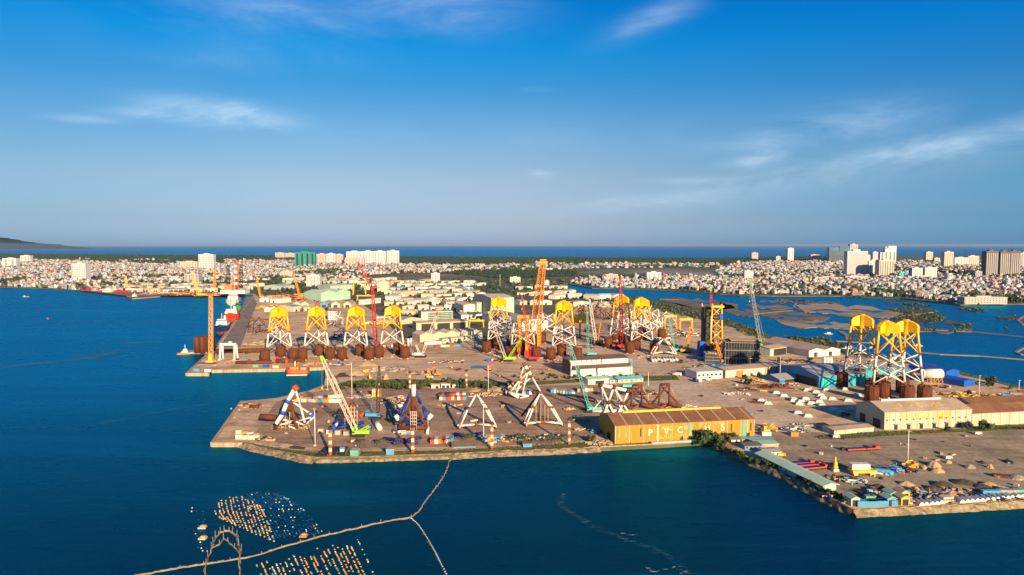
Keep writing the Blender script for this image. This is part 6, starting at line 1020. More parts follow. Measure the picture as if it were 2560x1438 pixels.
# tank on yellow frame
g = G(2331, 957); root = E('pressure_vessel', 'white horizontal tank on yellow frames beside the blue sheds', 'tank', g); m_ = MB(); m_.bar((-9, 0, 8.5), (8, 0, 8.5), 4.4, n=24); m_.build('vessel', WHT, root); m_ = MB(); m_.bar((-10.2, 0, 8.5), (-9, 0, 8.5), 3.2, 4.4, n=24); m_.build('end_cap', WHT, root)
for x in (-3, 0, 3.5, 7):
    for y in (-3, 3): m_ = MB(); m_.bar((x, y, 0), (x, y, 5), .25); m_.bar((x, y, 0), (x+3, y, 4.6), .15); m_.build('frame_leg', YEP, root)
for i, x in enumerate((2061, 2069, 2077)): m_ = MB().lathe((0, 0, 0), [(1.6, 0), (1.6, 9), (.8, 9.8), (.2, 10)], 16).build('silo', WHT, None, G(x, 916)); tag(m_, 'white vertical silo, %s of three behind the teal roof' % ORD[i], 'silo', 'white silos')
for i, (x, y, h) in enumerate(((1021, 866, 9), (1028, 866, 10))): m_ = MB().lathe((0, 0, 0), [(1.4, 0), (1.4, h), (.5, h+.8)], 14).build('silo', WHT, None, G(x, y)); tag(m_, 'white silo right of the last pier jacket, %s one' % ['shorter left', 'taller right'][i], 'silo')
# scaffolded tower, yellow jacket tower, black modules
NET = mat('scaffold_net', (.055, .048, .035), .9, .5, .6, c2=(.14, .11, .06), thr=(.5, .66)); NETB = mat('scaffold_mesh_dark', (.022, .022, .024), .8, .6, .8, c2=(.13, .12, .11), thr=(.56, .66))
g = G(1768, 884); root = E('scaffold_tower', 'tall tower wrapped in black scaffold netting, left of the yellow lattice one', 'tower', g); H_ = HT(1768, 884, 768); m_ = MB(); m_.box((0, 0, 0), (12, 12, H_)); m_.build('netting', NET, root)
m_ = MB()
for k in range(int(H_/2.2)): m_.box((0, 0, k*2.2), (12.5, 12.5, .22))
m_.build('scaffold_deck', DRK, root); MB().bar((-5.5, 5, H_), (-5.5, 5, H_+4), 1.2, .5).build('leg_stub', YEL, root)
g = G(1788, 888); root = E('jacket_tower', 'slim yellow lattice jacket tower with orange left leg, standing upright', 'jacket', g); P_ = lambda x, y, d=0: AT(x, y, g.y+d)-g
for x0, x1, d in ((1776, 1781, -5), (1806, 1804, -5), (1783, 1784, 6), (1800, 1801, 6)): MB().bar(P_(x0, 884, d), P_(x1, 760, d), .95, n=8).build('leg', YEL if d < 0 else DRK, root)
for k in range(4):
    ya, yb = 880-k*29, 880-(k+1)*29+2
    for s_ in ((1777, 1805), (1805, 1777)): MB().bar(P_(s_[0], ya, -5), P_(s_[1], yb, -5), .5, n=6).build('brace', YEL, root)
m_ = MB()
for k in range(16): m_.box(P_(1792, 884-k*7, 1), (9, 9, .3))
m_.build('scaffold_deck', TAN, root); MB().bar(P_(1776, 860, -6), P_(1778, 790, -6), .7, n=8).build('ladder_leg', CRM, root); MB().box(P_(1803, 800, -6), (3, 2, 7)).build('blue_box', BLU, root); MB().box(P_(1793, 768, 0), (13, 11, 2)).build('top_frame', YEL, root)
for cx_, cy_, wpx, hp, dz, lb in ((1858, 912, 86, 58, 26, 'big black scaffolded deck module, right of the yellow tower'), (1785, 908, 40, 24, 16, 'low black scaffold block under the yellow tower')):
    g = G(cx_, cy_); root = E('deck_module', lb, 'module', g, R(-8)); w_ = wpx*g.y/F; H_ = HT(cx_, cy_, cy_-hp); n = 6; MB().box((0, dz/2, 0), (w_*.92, dz*.9, H_*.97)).build('net_core', NETB, root)
    for k in range(n): MB().box((random.Random(k).uniform(-1, 1), dz/2, H_*(k+.6)/n), (w_*(1.03 if k % 2 else .98), dz, .5)).build('deck', GRYM if k % 2 else DRK, root)
    m_ = MB()
    for k in range(14): m_.bar((-w_/2+w_*k/13, -.2, 0), (-w_/2+w_*k/13, -.2, H_), .12, n=4); m_.bar((-w_/2-.2, dz*k/13, 0), (-w_/2-.2, dz*k/13, H_), .12, n=4)
    m_.build('scaffold_post', GRYM, root); MB().box((w_*.05, dz*.5, H_), (w_*.8, dz*.75, .5)).build('top_deck', TAN, root)
MB_ = E('tarped_load', 'upright load wrapped in deep blue tarpaulin left of the netted tower', 'tarped load', G(1753, 890)); MB().box((0, 0, 0), (8, 8, 17), .2, taper=.8).build('tarpaulin', BLU, MB_)
# yellow stair towers
for x, lb in ((935, 'yellow stair tower in the tripod yard, left of a pair'), (948, 'yellow stair tower in the tripod yard, right of a pair')):
    g = G(x, 991); root = E('stair_tower', lb, 'stair tower', g); MB().box((0, 0, 0), (2.8, 2.8, 6.4)).build('frame', YEP, root); MB().box((0, -.1, 3.6), (2.6, 2.9, 2.4)).build('panel', CRM, root)
    for z in (2, 3.6, 6): MB().box((0, 0, z), (3.2, 3.2, .25)).build('landing', ORP, root)
# trailers, vehicles
def spmt(px, py, px2, py2, lb):
    a, b = G(px, py), G(px2, py2); L_ = (b-a).length; root = E('modular_trailer', lb, 'trailer', a, atan2(b.y-a.y, b.x-a.x), 'self propelled platform trailers'); MB().box((L_/2, 0, 1.1), (L_, 3, .5)).build('deck', BLUS, root); MB().box((L_/2, -1.45, .8), (L_, .25, .8)).build('side_beam', REDP, root); MB().box((L_-1.5, 0, 1.6), (3, 3, 1)).build('power_pack', REDP, root)
    n = int(L_/1.7)
    for i in range(n):
        m_ = MB()
        for y in (-1.2, 1.2): m_.bar((L_*(i+.5)/n, y-.3, .5), (L_*(i+.5)/n, y+.3, .5), .5, n=10)
        m_.bar((L_*(i+.5)/n, -1.3, .5), (L_*(i+.5)/n, 1.3, .5), .12); m_.build('axle_wheels', TYR, root)
spmt(2116, 1128, 2196, 1124, 'long red and blue platform trailer alone in the gravel yard'); spmt(1958, 1164, 2035, 1160, 'red and blue platform trailer at the back of the stack by the long green roof'); spmt(1968, 1170, 2055, 1164, 'platform trailer in the middle of the stack by the long green roof'); spmt(1985, 1178, 2070, 1170, 'blue decked platform trailer at the front of the stack by the long green roof')
def vehicle(px, py, col, lb, kind='van', rz=0, sc=1.0):
    g = G(px, py); root = E(kind, lb, kind.replace('_', ' '), g, rz); L_, H_ = (5.2*sc, 2.2*sc) if kind != 'truck' else (8*sc, 3*sc)
    if kind == 'truck': MB().box((-1.2*sc, 0, .9), (5.4*sc, 2.4*sc, 2*sc)).build('cargo_box', CT_[col], root); c_ = MB().box((2.9*sc, 0, .7), (2*sc, 2.3*sc, 2.1*sc), taper=.85).build('cab', WHT, root)
    elif kind == 'van': c_ = MB().box((0, 0, .5), (L_, 2*sc, 1.7*sc), taper=.9).build('body', CT_[col], root)
    else: c_ = MB().box((0, 0, .9), (3.4*sc, 2.2*sc, 1.3*sc)).build('body', CT_[col], root); MB().box((-.6*sc, .4, 2.1*sc), (1.5*sc, 1.3*sc, 1.3*sc), taper=.85).build('cab', CT_[col], root); m_ = MB(); m_.bar((1*sc, 0, 2*sc), (3.5*sc, 0, 4.6*sc), .28*sc); m_.bar((3.5*sc, 0, 4.6*sc), (5.6*sc, 0, 1.6*sc), .22*sc); m_.box((5.6*sc, 0, .6*sc), (1, 1.1, 1.1)); m_.build('boom_arm', CT_[col], root)
    MB().box((L_*.32, 0, 1.35*sc), (L_*.25, 2.02*sc, .6*sc), taper=.9).build('windscreen', GLS, root)
    if kind == 'excavator': [MB().box((0, y, 0), (3.8*sc, .6*sc, .9*sc), taper=.9).build('track', TYR, root) for y in (-1*sc, 1*sc)]
    else:
        for x in (-.32, .32):
            for y in (-1, 1): MB().bar((x*L_, y*.85*sc, .45), (x*L_, y*1.02*sc, .45), .45*sc, n=12).build('wheel', TYR, root)
vehicle(1693, 939, 'white', 'white minibus driving on the haul road', 'van', 2.6, 1.6); vehicle(1073, 934, 'orange', 'orange excavator on the sand above the hedge', 'excavator', .4, 1.4); vehicle(1223, 927, 'orange', 'orange excavator on the sand by the slim middle mast', 'excavator', 1, 1.4); vehicle(925, 948, 'yellow', 'small yellow digger above the hedge left end', 'excavator', 2, 1.1); vehicle(1224, 904, 'deep', 'blue truck with red tarp left of the lime tipped crane', 'truck', .3, 1)
vehicle(1915, 1082, 'yellow', 'yellow loader behind the mustard shed right end', 'excavator', .1, 1.3); vehicle(1953, 1141, 'yellow', 'orange forklift beside the white box units', 'van', 0, .9); vehicle(1840, 925, 'white', 'white truck parked below the black modules', 'truck', .2); vehicle(1772, 952, 'white', 'white pickup before the white office', 'van', 0, 1); vehicle(1540, 900, 'dark', 'dark flat truck right of the white hall', 'truck', -.5, 1.3); vehicle(560, 862, 'blue', 'pale blue van on the pier road', 'van', 1.2, 1.3); vehicle(2090, 1095, 'white', 'white car on the track near the gravel yard', 'van', 0, .9)
vehicle(1075, 946, 'yellow', 'yellow dumper at the hedge below the orange excavator', 'truck', 0, .8); vehicle(2370, 1148, 'white', 'small white boat like pod in the gravel yard', 'van', .2, .9); vehicle(2445, 1087, 'white', 'white car on the road at the right of the grass strip', 'van', 0, .9)
# small yellow derrick thing and yellow platform
g = G(2088, 1178); root = E('yellow_derrick', 'small ornate yellow post on a white base in the gravel yard', 'machine', g); MB().box((0, 0, 0), (3, 3, 1.4)).build('base', WHT, root); MB().lathe((0, 0, 1.4), [(1.4, 0), (1.5, 1.4), (1.0, 2.0), (1.2, 3.4), (.5, 4.2), (.45, 6), (.15, 7)], 12).build('post', YEP, root)
g = G(2155, 1187); root = E('loaded_trailer', 'yellow flat platform carrying a white box in the gravel yard', 'trailer', g); MB().box((0, 0, 1.8), (13, 6, 1.5)).build('deck', YEP, root); MB().box((-1, 1, 3.3), (10, 4, 2.8)).build('white_box', WHT, root); [MB().box((x, y, 0), (2.2, 1.4, 1.8)).build('support', CONC, root) for x in (-4.5, 4.5) for y in (-1.8, 1.8)]
# right quay huts and tents
for x, y, lb, wm2, rm2 in ((2235, 1253, 'teal hut with pale striped roof by the right quay', TEAL, ROOFG), (2262, 1250, 'yellow framed hut right of the teal one', YEP, ROOFT), (2262, 1264, 'tan roofed open hut nearest the right quay edge', YEP, ROOFT), (2228, 1266, 'small aqua hut right of the blue units', LBL, ROOFG), (2137, 1266, 'pale hut at the very corner of the right quay', CRM, ROOFG)):
    q = shed(lb, (x-9, y), (x+12, y-1), 6, 0, 1.0, 'y', wm2, rm2, h=3.6, name='quay_hut', cat='hut', over=.4); MB().box((q['dims'][0]*.5, -.05, 0), (q['dims'][0]*.7, .25, 3)).build('open_bay_shade', DRK, q)  # hut's shaded inside is painted as a black front plate
tent = MB(); tent.extr([(-1.5, 0), (-1.2, .9), (-.6, 1.7), (0, 2.0), (.6, 1.7), (1.2, .9), (1.5, 0)], (0, -2, 0), (0, 3, 0)); t0 = tent.build('canopy', WHT); tme = t0.data; bpy.data.objects.remove(t0)
TX = [(2299, 1267), (2311, 1266), (2325, 1265), (2337, 1264), (2349, 1262), (2400, 1260), (2413, 1259), (2425, 1258), (2438, 1257), (2450, 1256), (2463, 1255), (2476, 1254), (2488, 1253), (2501, 1251), (2514, 1250), (2524, 1249), (2539, 1247), (2551, 1246), (2562, 1245)]
for i, (x, y) in enumerate(TX):
    root = E('white_tent', 'white arched shelter on the right bank, %s of the row' % ORD[i], 'shelter', G(x, y-5), 0, 'white arched shelters on the right bank'); link('canopy', tme, [WHT], root); MB().box((0, -2.0, 0), (3.2, .15, .35)).build('door_sill', TAN, root)
q = shed('cream low wall panel between the white shelters', (2359, 1258), (2384, 1256), 3, 0, .1, 'x', CRM, CRM, h=2.6, name='low_panel_hut', cat='hut', wins=6)
# red beacons of the quay, bollards
for i, (x, y) in enumerate(((690, 905), (694, 905), (717, 912))): g = G(x, y); m_ = MB().box((0, 0, 0), (2.6, 2.2, 6), taper=.8).build('fender_block', REDP, None, g); tag(m_, 'red upright block under the first two jackets, %s' % ORD[i], 'fender')
for i, (x, y) in enumerate(((578, 1024), (586, 1046), (566, 1068), (598, 1027))): m_ = MB().lathe((0, 0, 0), [(.5, 0), (.45, .7), (.8, .9), (.7, 1.2)], 10).build('bollard', [CRM, YEP, REDP][i % 3], None, G(x, y)); tag(m_, 'mooring bollard on the bare pier corner', 'bollard', 'mooring bollards on the bare pier corner')
# ================================================================ fish farm in the foreground water
BO = mat('buoy_orange', (.62, .33, .09), .5, .1); BB = mat('buoy_blue', (.012, .06, .20), .5, .2); BW = mat('buoy_white', (.60, .70, .72), .5, .1); BT = mat('buoy_teal', (.04, .35, .36), .5, .1)
bmz = bmesh.new(); bmesh.ops.create_uvsphere(bmz, u_segments=8, v_segments=6, radius=.5); BME = {}
for k, m_ in (('orange', BO), ('dark blue', BB), ('white', BW), ('teal', BT)):
    me = bpy.data.meshes.new('float'); bmz.to_mesh(me); me.materials.append(m_); BME[k] = me
bv = np.array([tuple(v.co) for v in bmz.verts]); bq = [tuple(v.index for v in f.verts) for f in bmz.faces if len(f.verts) == 4]; bmz.free()
rb = random.Random(5); FLT = []
def curve(pts, n):
    out_ = []
    for i in range(n):
        t = i/(n-1)*(len(pts)-1); k = min(int(t), len(pts)-2); u = t-k; p0, p1, p2, p3 = pts[max(k-1, 0)], pts[k], pts[k+1], pts[min(k+2, len(pts)-1)]
        out_.append(tuple(.5*((2*p1[j])+(-p0[j]+p2[j])*u+(2*p0[j]-5*p1[j]+4*p2[j]-p3[j])*u*u+(-p0[j]+3*p1[j]-3*p2[j]+p3[j])*u**3) for j in (0, 1)))
    return out_
for k in range(13):      # orange lines curving down right
    t = k/12; st = (535+t*115+ (rb.uniform(-3, 3)), 1258-18*sin(t*3)-t*4+abs(t-.35)*20); en = (560+t*115+t*t*10, 1300+t*54)
    n_ = int(17+14*t)
    for i, p in enumerate(curve([st, ((st[0]+en[0])/2-7+8*t, (st[1]+en[1])/2+4-9*t), en], n_)):
        if rb.random() < .70: FLT.append((p[0]+rb.uniform(-.8, .8), p[1]+rb.uniform(-.6, .6), 'orange' if rb.random() < .86 else rb.choice(['white', 'teal']), 1.25, 0))
for k in range(17):      # blue and white lines
    t = k/16; st = (590+t*120, 1248-22*sin(t*2.2)+t*t*12); en = (668+t*138, 1350-t*18)
    for i, p in enumerate(curve([st, (st[0]+35+14*t, st[1]+38-4*t), en], 46)):
        if rb.random() < .42+.12*sin(i*.7+k): FLT.append((p[0]+rb.uniform(-1, 1), p[1]+rb.uniform(-.6, .6), rb.choices(['dark blue', 'white', 'teal', 'orange'], [.80, .11, .06, .03])[0], 1.0, 1))
for k in range(22):      # bottom field
    x0 = 640+k*12+rb.uniform(-3, 3); y0 = 1412-k*2.6+rb.uniform(-8, 10) if k > 7 else 1402+rb.uniform(0, 12)-k; n_ = int((1448-y0)/3.1)
    for i in range(n_):
        if rb.random() < .40+.4*(sin(k*1.7)*.5+.5)*(sin(i*.5+k)*.5+.5)+.1: FLT.append((x0+i*1.45+rb.uniform(-.8, .8), y0+i*3.1, 'orange' if rb.random() < .8 else rb.choice(['white', 'teal']), 1.15, 2))
for k in range(3):
    for i in range(16):
        if rb.random() < .6: FLT.append((480+k*13+i*.9+rb.uniform(-3, 3), 1272+i*7+rb.uniform(-2, 2), rb.choices(['dark blue', 'white', 'orange'], [.6, .28, .12])[0], 1.1, 3))
FLT.sort(key=lambda f: -f[1]*1000); PHR = ['in the curving rows of the middle float field', 'in the blue side of the middle float field', 'in the slanting rows of the bottom float field', 'in the sparse dark group left of the fields']
per = {}; ind, rest = [], []
nper = {0: 90, 1: 60, 2: 115, 3: 25}
for f in FLT:
    c = per.get(f[4], 0)
    (ind if c < nper[f[4]] else rest).append(f); per[f[4]] = c+1
for x, y, c, s_, k in ind:
    g = G(x, y, 0); o = bpy.data.objects.new('float', BME[c]); COL.objects.link(o); o.location = (g.x, g.y, .12); o.scale = (s_*.6, s_*.6, s_*.45); tag(o, '%s round float %s' % (c, PHR[k]), 'float', '%s floats %s' % (c, PHR[k]))
ci = {'orange': 0, 'dark blue': 1, 'white': 2, 'teal': 3}
pl = []
for x, y, c, s_, k in rest: g = G(x, y, 0); pl.append((g.x, g.y, .12, s_*.6, s_*.6, s_*.45, 0, ci[c]))
tag(np_mesh('fish_farm_floats', [(bv, bq, [0]*len(bq))], {0: pl}, [BO, BB, BW, BT]), kind='stuff')
# net fences: sagging bamboo and net lines on the water
BAM = mat('bamboo', (.30, .22, .14), .9, .25, .4); NETL = mat('net_line', (.23, .18, .13), .9, .3, .3)
def netfence(name, label, pts, seed, h=.9, post=1.4, w=1.0, step=1.6, m_=NETL, cat='net fence', sp=6):
    r_ = random.Random(seed); P = []
    for i in range(len(pts)-1):
        a, b = G(*pts[i], 0), G(*pts[i+1], 0); n = max(1, int((b-a).length/step))
        for k in range(n): P.append(a.lerp(b, k/n))
    P.append(G(*pts[-1], 0)); P = [p+V((r_.uniform(-.35, .35), r_.uniform(-.35, .35), 0)) for p in P]
    root = E(name, label, cat, P[0]); m = MB(); o = P[0]
    for i in range(len(P)-1):
        a, b = P[i]-o, P[i+1]-o; d = (b-a).normalized(); nn = V((-d.y, d.x, 0))*w*.5; za, zb = h*r_.uniform(.5, 1.1), h*r_.uniform(.5, 1.1)
        m.add([a-nn+V((0, 0, -.2)), b-nn+V((0, 0, -.2)), b+nn*.2+V((0, 0, zb)), a+nn*.2+V((0, 0, za)), b+nn+V((0, 0, -.2)), a+nn+V((0, 0, -.2))], [(0, 1, 2, 3), (3, 2, 4, 5)])
    m.build('net', m_, root); cnt = 0
    for i in range(0, len(P), sp):
        if cnt >= 95: break
        p = P[i]-o; t = V((r_.uniform(-.25, .25), r_.uniform(-.25, .25), post*r_.uniform(.8, 2.0))); MB().bar((p.x, p.y, -.5), p+t, .13, .09, n=5).build('post', BAM, root); cnt += 1
    return root
main = curve([(340, 1442), (420, 1426), (500, 1413), (560, 1405), (630, 1392), (700, 1371), (800, 1343), (900, 1320), (980, 1302), (1022, 1296), (1045, 1281), (1062, 1256), (1085, 1226), (1108, 1193), (1118, 1172), (1122, 1156), (1128, 1150)], 60)
netfence('net_fence', 'long bamboo net fence curving from the shore down to the lower left', main, 3, .7, 1.0, .75, sp=4)
trap = [(512, 1446), (512, 1425), (517, 1405), (528, 1378), (536, 1352), (546, 1337), (560, 1330), (576, 1330), (590, 1342), (597, 1362), (600, 1385), (599, 1410), (601, 1446)]
netfence('fish_trap', 'oval fish trap of bamboo poles and nets crossing the long fence', curve(trap, 40), 5, .8, 2.3, .9, sp=2)
netfence('fish_trap_wing', 'inner arched net wing inside the oval fish trap', curve([(530, 1372), (545, 1364), (556, 1352), (564, 1348), (575, 1360), (590, 1372), (598, 1385)], 16), 8, .6, 1.8, .7, sp=3)
netfence('float_line', 'beaded line of white floats curving down to the bottom edge', curve([(1026, 1297), (1045, 1315), (1065, 1345), (1085, 1380), (1100, 1410), (1118, 1445)], 24), 9, .2, .4, .35, m_=DRK, sp=2)
for i, p in enumerate(curve([(1026, 1297), (1045, 1315), (1065, 1345), (1085, 1380), (1100, 1410), (1118, 1445)], 34)):
    g = G(*p, 0); o = bpy.data.objects.new('float', BME['white']); COL.objects.link(o); o.location = (g.x+.3, g.y, .4); o.scale = (.55, .5, .4); tag(o, 'white float threaded on the curving line to the bottom edge', 'float', 'white floats on the curving line')
for i, (x, y, lb) in enumerate(((759, 1341, 'small brown raft right of the blue float lines'), (506, 1320, 'pale raft plank in the sparse dark group'), (507, 1347, 'second pale raft plank, lower in the sparse dark group'))):
    root = E('raft', lb, 'raft', G(x, y, 0)); MB().box((0, 0, 0), (3.2, 2.6, .6)).build('deck', ORP if i == 0 else CRM, root); MB().box((.3, .2, .6), (2.0, 1.4, .7)).build('crate', TAN, root)
# foam streaks
FOAM = mat('foam', (.035, .15, .20), .8, .4, .3)
FOAMW = mat('foam_white', (.55, .60, .60), .8, .3, .5)
def foam(pts, w, m_, seed, n=60, s_=1.0):
    r_ = random.Random(seed); b = MB()
    for i, p in enumerate(curve(pts, n)):
        g = G(*p, 0); ww = w*r_.uniform(.3, 1.2); L_ = ww*r_.uniform(1.2, 3.0)*s_; k = 7; a0 = r_.uniform(-.3, .3); ox, oy = r_.uniform(-1.5, 1.5), r_.uniform(-1.5, 1.5)
        vs = [(g.x+ox+L_*cos(2*pi*j/k)*r_.uniform(.5, 1.1), g.y+oy+ww*.35*sin(2*pi*j/k)*r_.uniform(.5, 1.1), .05+i*.0008) for j in range(k)]; b.add(vs, [tuple(range(k))])
    return tag(b.build('foam_streak', m_), kind='stuff')
foam([(1408, 1238), (1402, 1262), (1440, 1290), (1500, 1325), (1580, 1355), (1660, 1385), (1720, 1432)], .55, FOAM, 1, 190, 1.5); foam([(1565, 1336), (1590, 1338)], .5, FOAMW, 2, 6); foam([(1615, 1420), (1640, 1430), (1690, 1418), (1715, 1440)], .5, FOAMW, 3, 18); foam([(1405, 1239), (1412, 1236)], .4, FOAMW, 4, 4)
WK = mat('wake_foam', (.02, .19, .28), .5, .3, .1)
foam([(-40, 924), (60, 912), (130, 905), (220, 896), (280, 882)], 3.2, WK, 11, 120, 2.2); foam([(190, 890), (240, 884), (330, 875)], 2.4, WK, 12, 50, 2.2); foam([(318, 858), (350, 856), (398, 855)], 3, WK, 13, 36, 2.2); foam([(100, 812), (250, 806), (400, 804)], 1.6, WK, 14, 60, 4)
foam([(2300, 846), (2330, 842), (2380, 850)], 1.6, WK, 15, 30, 2); foam([(520, 1010), (400, 1030), (250, 1060)], 1.2, WK, 16, 50, 3)
# ================================================================ individual trees
BARK = mat('bark', (.12, .08, .05), .9, .3)
def tree_mesh(seed, kind='round'):
    r_ = random.Random(seed); b = MB()
    for c in range(9 if kind != 'palm' else 0):
        a = r_.uniform(0, 6.28); q = r_.uniform(.1, .75); cz = r_.uniform(.45, 1.35); cx_, cy_ = q*cos(a), q*sin(a); rad = r_.uniform(.32, .5)
        for i in range(26):
            u = V((r_.gauss(0, 1), r_.gauss(0, 1), r_.gauss(0, .8))).normalized(); p = V((cx_, cy_, cz))+u*rad*r_.uniform(.75, 1.1); t1 = u.orthogonal().normalized(); t1.rotate(V((u.x, u.y, u.z)).to_track_quat('Z', 'Y')); t2 = u.cross(t1).normalized(); s_ = r_.uniform(.09, .17)
            t1 = (t1+u*r_.uniform(-.8, .8)).normalized(); b.add([p+t1*s_*1.4, p+t2*s_, p-t1*s_*1.3, p-t2*s_], [(0, 1, 2, 3)], r_.choice([0, 0, 1]))
        b.add([tuple(V((cx_, cy_, cz))+V(v)*rad*.8*(1+r_.uniform(-.2, .2))) for v in ICO_V], ICO_F, 2)
    if kind == 'palm':
        for i in range(11):
            a = i*6.28/11+r_.uniform(-.2, .2); p0 = V((0, 0, 1.5))
            for k in range(4): p1 = V(((k+1)*.24*cos(a), (k+1)*.24*sin(a), 1.5+.16*(k+1)-.075*(k+1)**2)); n = V((-sin(a), cos(a), 0))*.11*(1-k*.2); b.add([p0-n, p1-n*.8, p1+n*.8, p0+n], [(0, 1, 2, 3)], 0); p0 = p1
    o = b.build('crown', [LEAF[1], LEAF[2], LEAF[0]]); me = o.data; bpy.data.objects.remove(o); t = MB(); t.bar((0, 0, -.1), (.05, .03, .8 if kind != 'palm' else 1.52), .07 if kind != 'palm' else .035, .04 if kind != 'palm' else .025, n=6)
    if kind != 'palm':
        for i in range(3): a = i*2.1+.4; t.bar((.03, .02, .45), (.45*cos(a), .45*sin(a), .95), .035, .02, n=5)
    o = t.build('trunk', BARK); tm = o.data; bpy.data.objects.remove(o); return me, tm
TM = [tree_mesh(i) for i in range(5)]; PM = [tree_mesh(9, 'palm'), tree_mesh(10, 'palm')]
def tree(px, py, s_, label, kind='round', grp=None, seed=0):
    me, tm = (PM if kind == 'palm' else TM)[seed % (2 if kind == 'palm' else 5)]; o = E('palm_tree' if kind == 'palm' else 'broadleaf_tree', label, 'tree', G(px, py), seed*1.3, grp); o.scale = (s_, s_, s_); c = bpy.data.objects.new('crown', me); COL.objects.link(c); c.parent = o; t = bpy.data.objects.new('trunk', tm); COL.objects.link(t); t.parent = o
for i, (x, y, s_, lb) in enumerate(((1770, 1108, 7.0, 'large dark tree hiding the end of the mustard shed lettering'), (1790, 1112, 5.5, 'bushy tree at the mustard shed corner, right of the largest'), (1805, 1120, 4.5, 'lower tree further right on the quay bank'), (1755, 1112, 4.5, 'small tree left of the largest by the sea wall'), (1818, 1100, 3.6, 'round tree against the mustard shed right part'), (1836, 1098, 3.4, 'round tree behind the tiny white hut'), (1528, 1100, 3.8, 'dark tree at the left front corner of the mustard shed'), (1872, 962, 5, 'lone dark tree in the centre right yard'), (1862, 948, 3.4, 'bush below the grey green shed, left'), (1900, 944, 4, 'bush below the grey green shed, right beside the blue gable'), (2465, 1078, 6, 'big dark tree before the cream annex shed'), (2422, 1074, 3.4, 'small tree at the annex corner'), (2370, 1077, 2.6, 'small bush in the grass strip before the workshop'), (2479, 960, 5.5, 'lone round tree on the lagoon embankment at right'), (2425, 987, 3, 'small bush by the dark rows at right'), (1950, 905, 4, 'bush behind the grey green shed'), (2025, 905, 4, 'dark bush near the silos'), (1478, 1104, 3.6, 'leafy tree left of the mustard shed front'), (1215, 862, 6, 'dark red leaved tree mass left of the tall hall jacket'), (1150, 860, 5, 'round tree before the saw roofed factory'), (1120, 863, 3, 'small tree before the factory left half'))): tree(x, y, s_*.85, lb, seed=i)
for i, (x, y) in enumerate(((1040, 1113), (1165, 1112), (1178, 1112), (1215, 1117), (1296, 1112), (1312, 1110), (1328, 1114), (1365, 1118), (1378, 1112), (1386, 1120), (1398, 1116), (1410, 1114), (1438, 1110), (1120, 1118), (955, 1125), (995, 1120), (1262, 1116), (905, 1128))): tree(x, y, 3.4+(i*37 % 10)*.14, 'small palm in the waterfront strip, %s' % ORD[sorted([1040, 1165, 1178, 1215, 1296, 1312, 1328, 1365, 1378, 1386, 1398, 1410, 1438, 1120, 955, 995, 1262, 905]).index(x)], 'palm', 'palms along the waterfront strip', i)
k = 0; rt = random.Random(8)
for i in range(46): x = 860+i*8.2+rt.uniform(-3, 3); y = 972-3*sin(i*.25)-i*.09+rt.uniform(-4, 3); tree(x, y, rt.uniform(2.8, 4.6), 'green shrub in the long hedge behind the tripod yard', 'round', 'shrubs of the long hedge', i)
for i in range(40): t = i/39; x = 1800+t*310+rt.uniform(-4, 4); y = 1120+t*142+6*sin(t*9)+rt.uniform(-3, 3)-t*10; tree(x, y-5, rt.uniform(1.2, 2.3), 'shrub on the diagonal bank beside the long green roof', 'round', 'shrubs on the diagonal bank', i)
for i in range(16): tree(1395+i*14+rt.uniform(-4, 4), 948+rt.uniform(-3, 3)-i*.4, rt.uniform(1.5, 2.6), 'low shrub beside the white hall and offices', 'round', 'low shrubs by the offices', i)
for i in range(14): tree(1290+i*8+rt.uniform(-4, 4), 948+rt.uniform(-12, 3), rt.uniform(1.2, 2.2), 'scattered small bush on the sand right of the hedge', 'round', 'scattered bushes on the sand', i)
for i in range(9): tree(600+i*9, 885-rt.uniform(0, 6), rt.uniform(2.0, 3.0), 'bush in the row behind the rusty quay pipe', 'round', 'bushes behind the rusty pipe', i)
# tufts along the grass strips (short growth nobody could count)
tf = []
for gi, p in enumerate(GR): tf += [(x, y, .16) for x, y, s_ in cells(p if gi > 1 else [(a, b-2-.018*(b-611)) for a, b in p], 1.7, .55, 0, .5, 60+gi)]
woods('grass_tufts', tf, 17, 3.5, 7, (.1, .3, .4, .2))

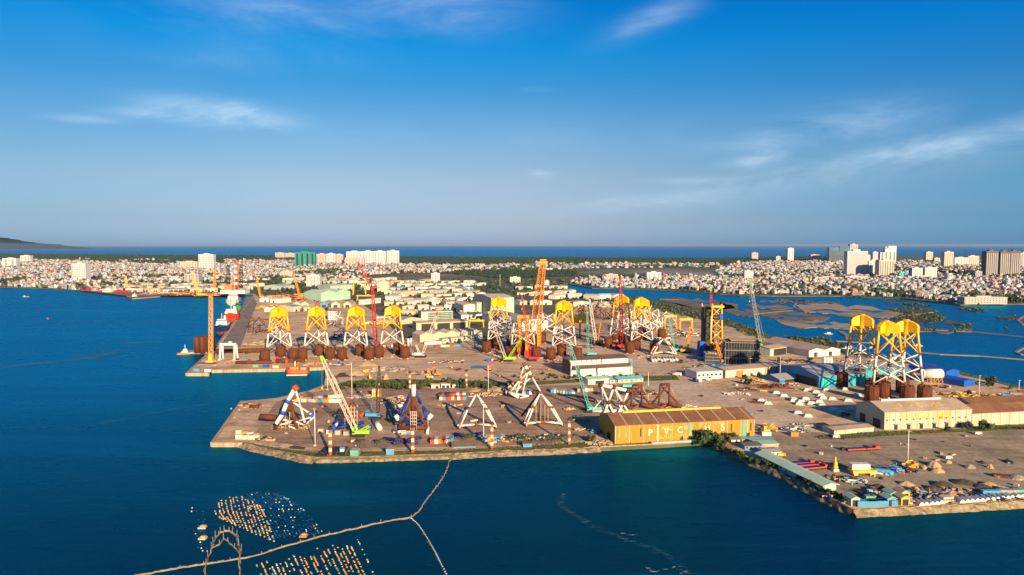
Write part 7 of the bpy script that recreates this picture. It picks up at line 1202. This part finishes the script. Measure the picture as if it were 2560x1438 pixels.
# ================================================================ small loose goods: crates, blocks and bundles, each its own object
CRM_ = []
for k, m_ in enumerate((TAN, CRM, GRYM, RUST, DRK, CONC, LBL, YEP)):
    b = MB(); b.box((0, 0, .15), (1, 1, .85)); [b.box((x, 0, 0), (.12, 1.04, 1.04)) for x in (-.42, 0, .42)]; o = b.build('crate', m_); CRM_.append((o.data, m_, ['tan', 'cream', 'grey', 'rusty', 'black', 'pale concrete', 'blue', 'yellow'][k])); bpy.data.objects.remove(o)
rc = random.Random(44)
AR = [([(690, 1012), (870, 980), (1480, 975), (1520, 990), (1480, 1060), (1450, 1110), (1050, 1122), (800, 1112), (690, 1090)], 60, 'on the dark tripod yard'), ([(500, 925), (560, 875), (1020, 872), (1030, 905), (800, 918), (540, 926)], 40, 'on the upper quay'), ([(650, 866), (640, 800), (940, 780), (1030, 850), (1030, 868)], 34, 'behind the pier jackets'),
      ([(1040, 880), (1200, 880), (1400, 905), (1480, 860), (1640, 900), (1600, 925), (1400, 945), (900, 945)], 30, 'on the middle sand'), ([(1700, 915), (1900, 860), (2080, 905), (1990, 925), (1720, 935)], 30, 'around the black modules'), ([(1640, 940), (1900, 955), (2100, 980), (2140, 1010), (2100, 1060), (1900, 1060), (1640, 1000)], 24, 'on the pale apron'),
      ([(1960, 1100), (2540, 1085), (2540, 1225), (2140, 1240), (2000, 1165)], 34, 'on the right gravel yard'), ([(2130, 1226), (2560, 1212), (2560, 1240), (2150, 1258)], 34, 'behind the white shelters'), ([(2330, 960), (2560, 1000), (2560, 1015), (2400, 1005), (2330, 990)], 12, 'right of the yellow jackets')]
for poly, n, ph in AR:
    xs = [p[0] for p in poly]; ys = [p[1] for p in poly]; c = 0
    while c < n:
        x, y = rc.uniform(min(xs), max(xs)), rc.uniform(min(ys), max(ys))
        if not inpoly(x, y, poly): continue
        for j in range(rc.choice([1, 1, 2, 3])):
            k = rc.choices(range(8), [8, 5, 5, 4, 4, 5, 1, 1])[0]; me, m_, nm = CRM_[k]; g = G(x+rc.uniform(-5, 5)*(j > 0), y+rc.uniform(-1, 1)*(j > 0)); s_ = rc.uniform(.8, 2.2)
            o = bpy.data.objects.new('storage_crate', me); COL.objects.link(o); o.location = (g.x, g.y, LZ+.06); o.scale = (s_*rc.choice([1, 1.2, 3.2]), s_, s_*rc.uniform(.4, .9)); o.rotation_euler = (0, 0, rc.uniform(0, 3.1)); tag(o, 'small %s crate or bundle lying %s' % (nm, ph), 'crate', '%s crates %s' % (nm, ph)); c += 1
# ================================================================ air
hz = bpy.data.materials.new('haze_air'); hz.use_nodes = True; t = hz.node_tree; t.nodes.clear(); pv = N(t, 'ShaderNodeVolumePrincipled'); pv.inputs['Color'].default_value = (.40, .56, .78, 1); pv.inputs['Density'].default_value = 1.5e-5; pv.inputs['Anisotropy'].default_value = 0
ou = N(t, 'ShaderNodeOutputMaterial'); t.links.new(pv.outputs[0], ou.inputs['Volume'])
b = MB(); b.add([(x, y, z) for z in (-6, 150) for x, y in ((-90500, -3500), (90500, -3500), (90500, 60500), (-90500, 60500))], [(3, 2, 1, 0), (4, 5, 6, 7), (0, 1, 5, 4), (1, 2, 6, 5), (2, 3, 7, 6), (3, 0, 4, 7)])
tag(b.build('haze', hz), kind='stuff')
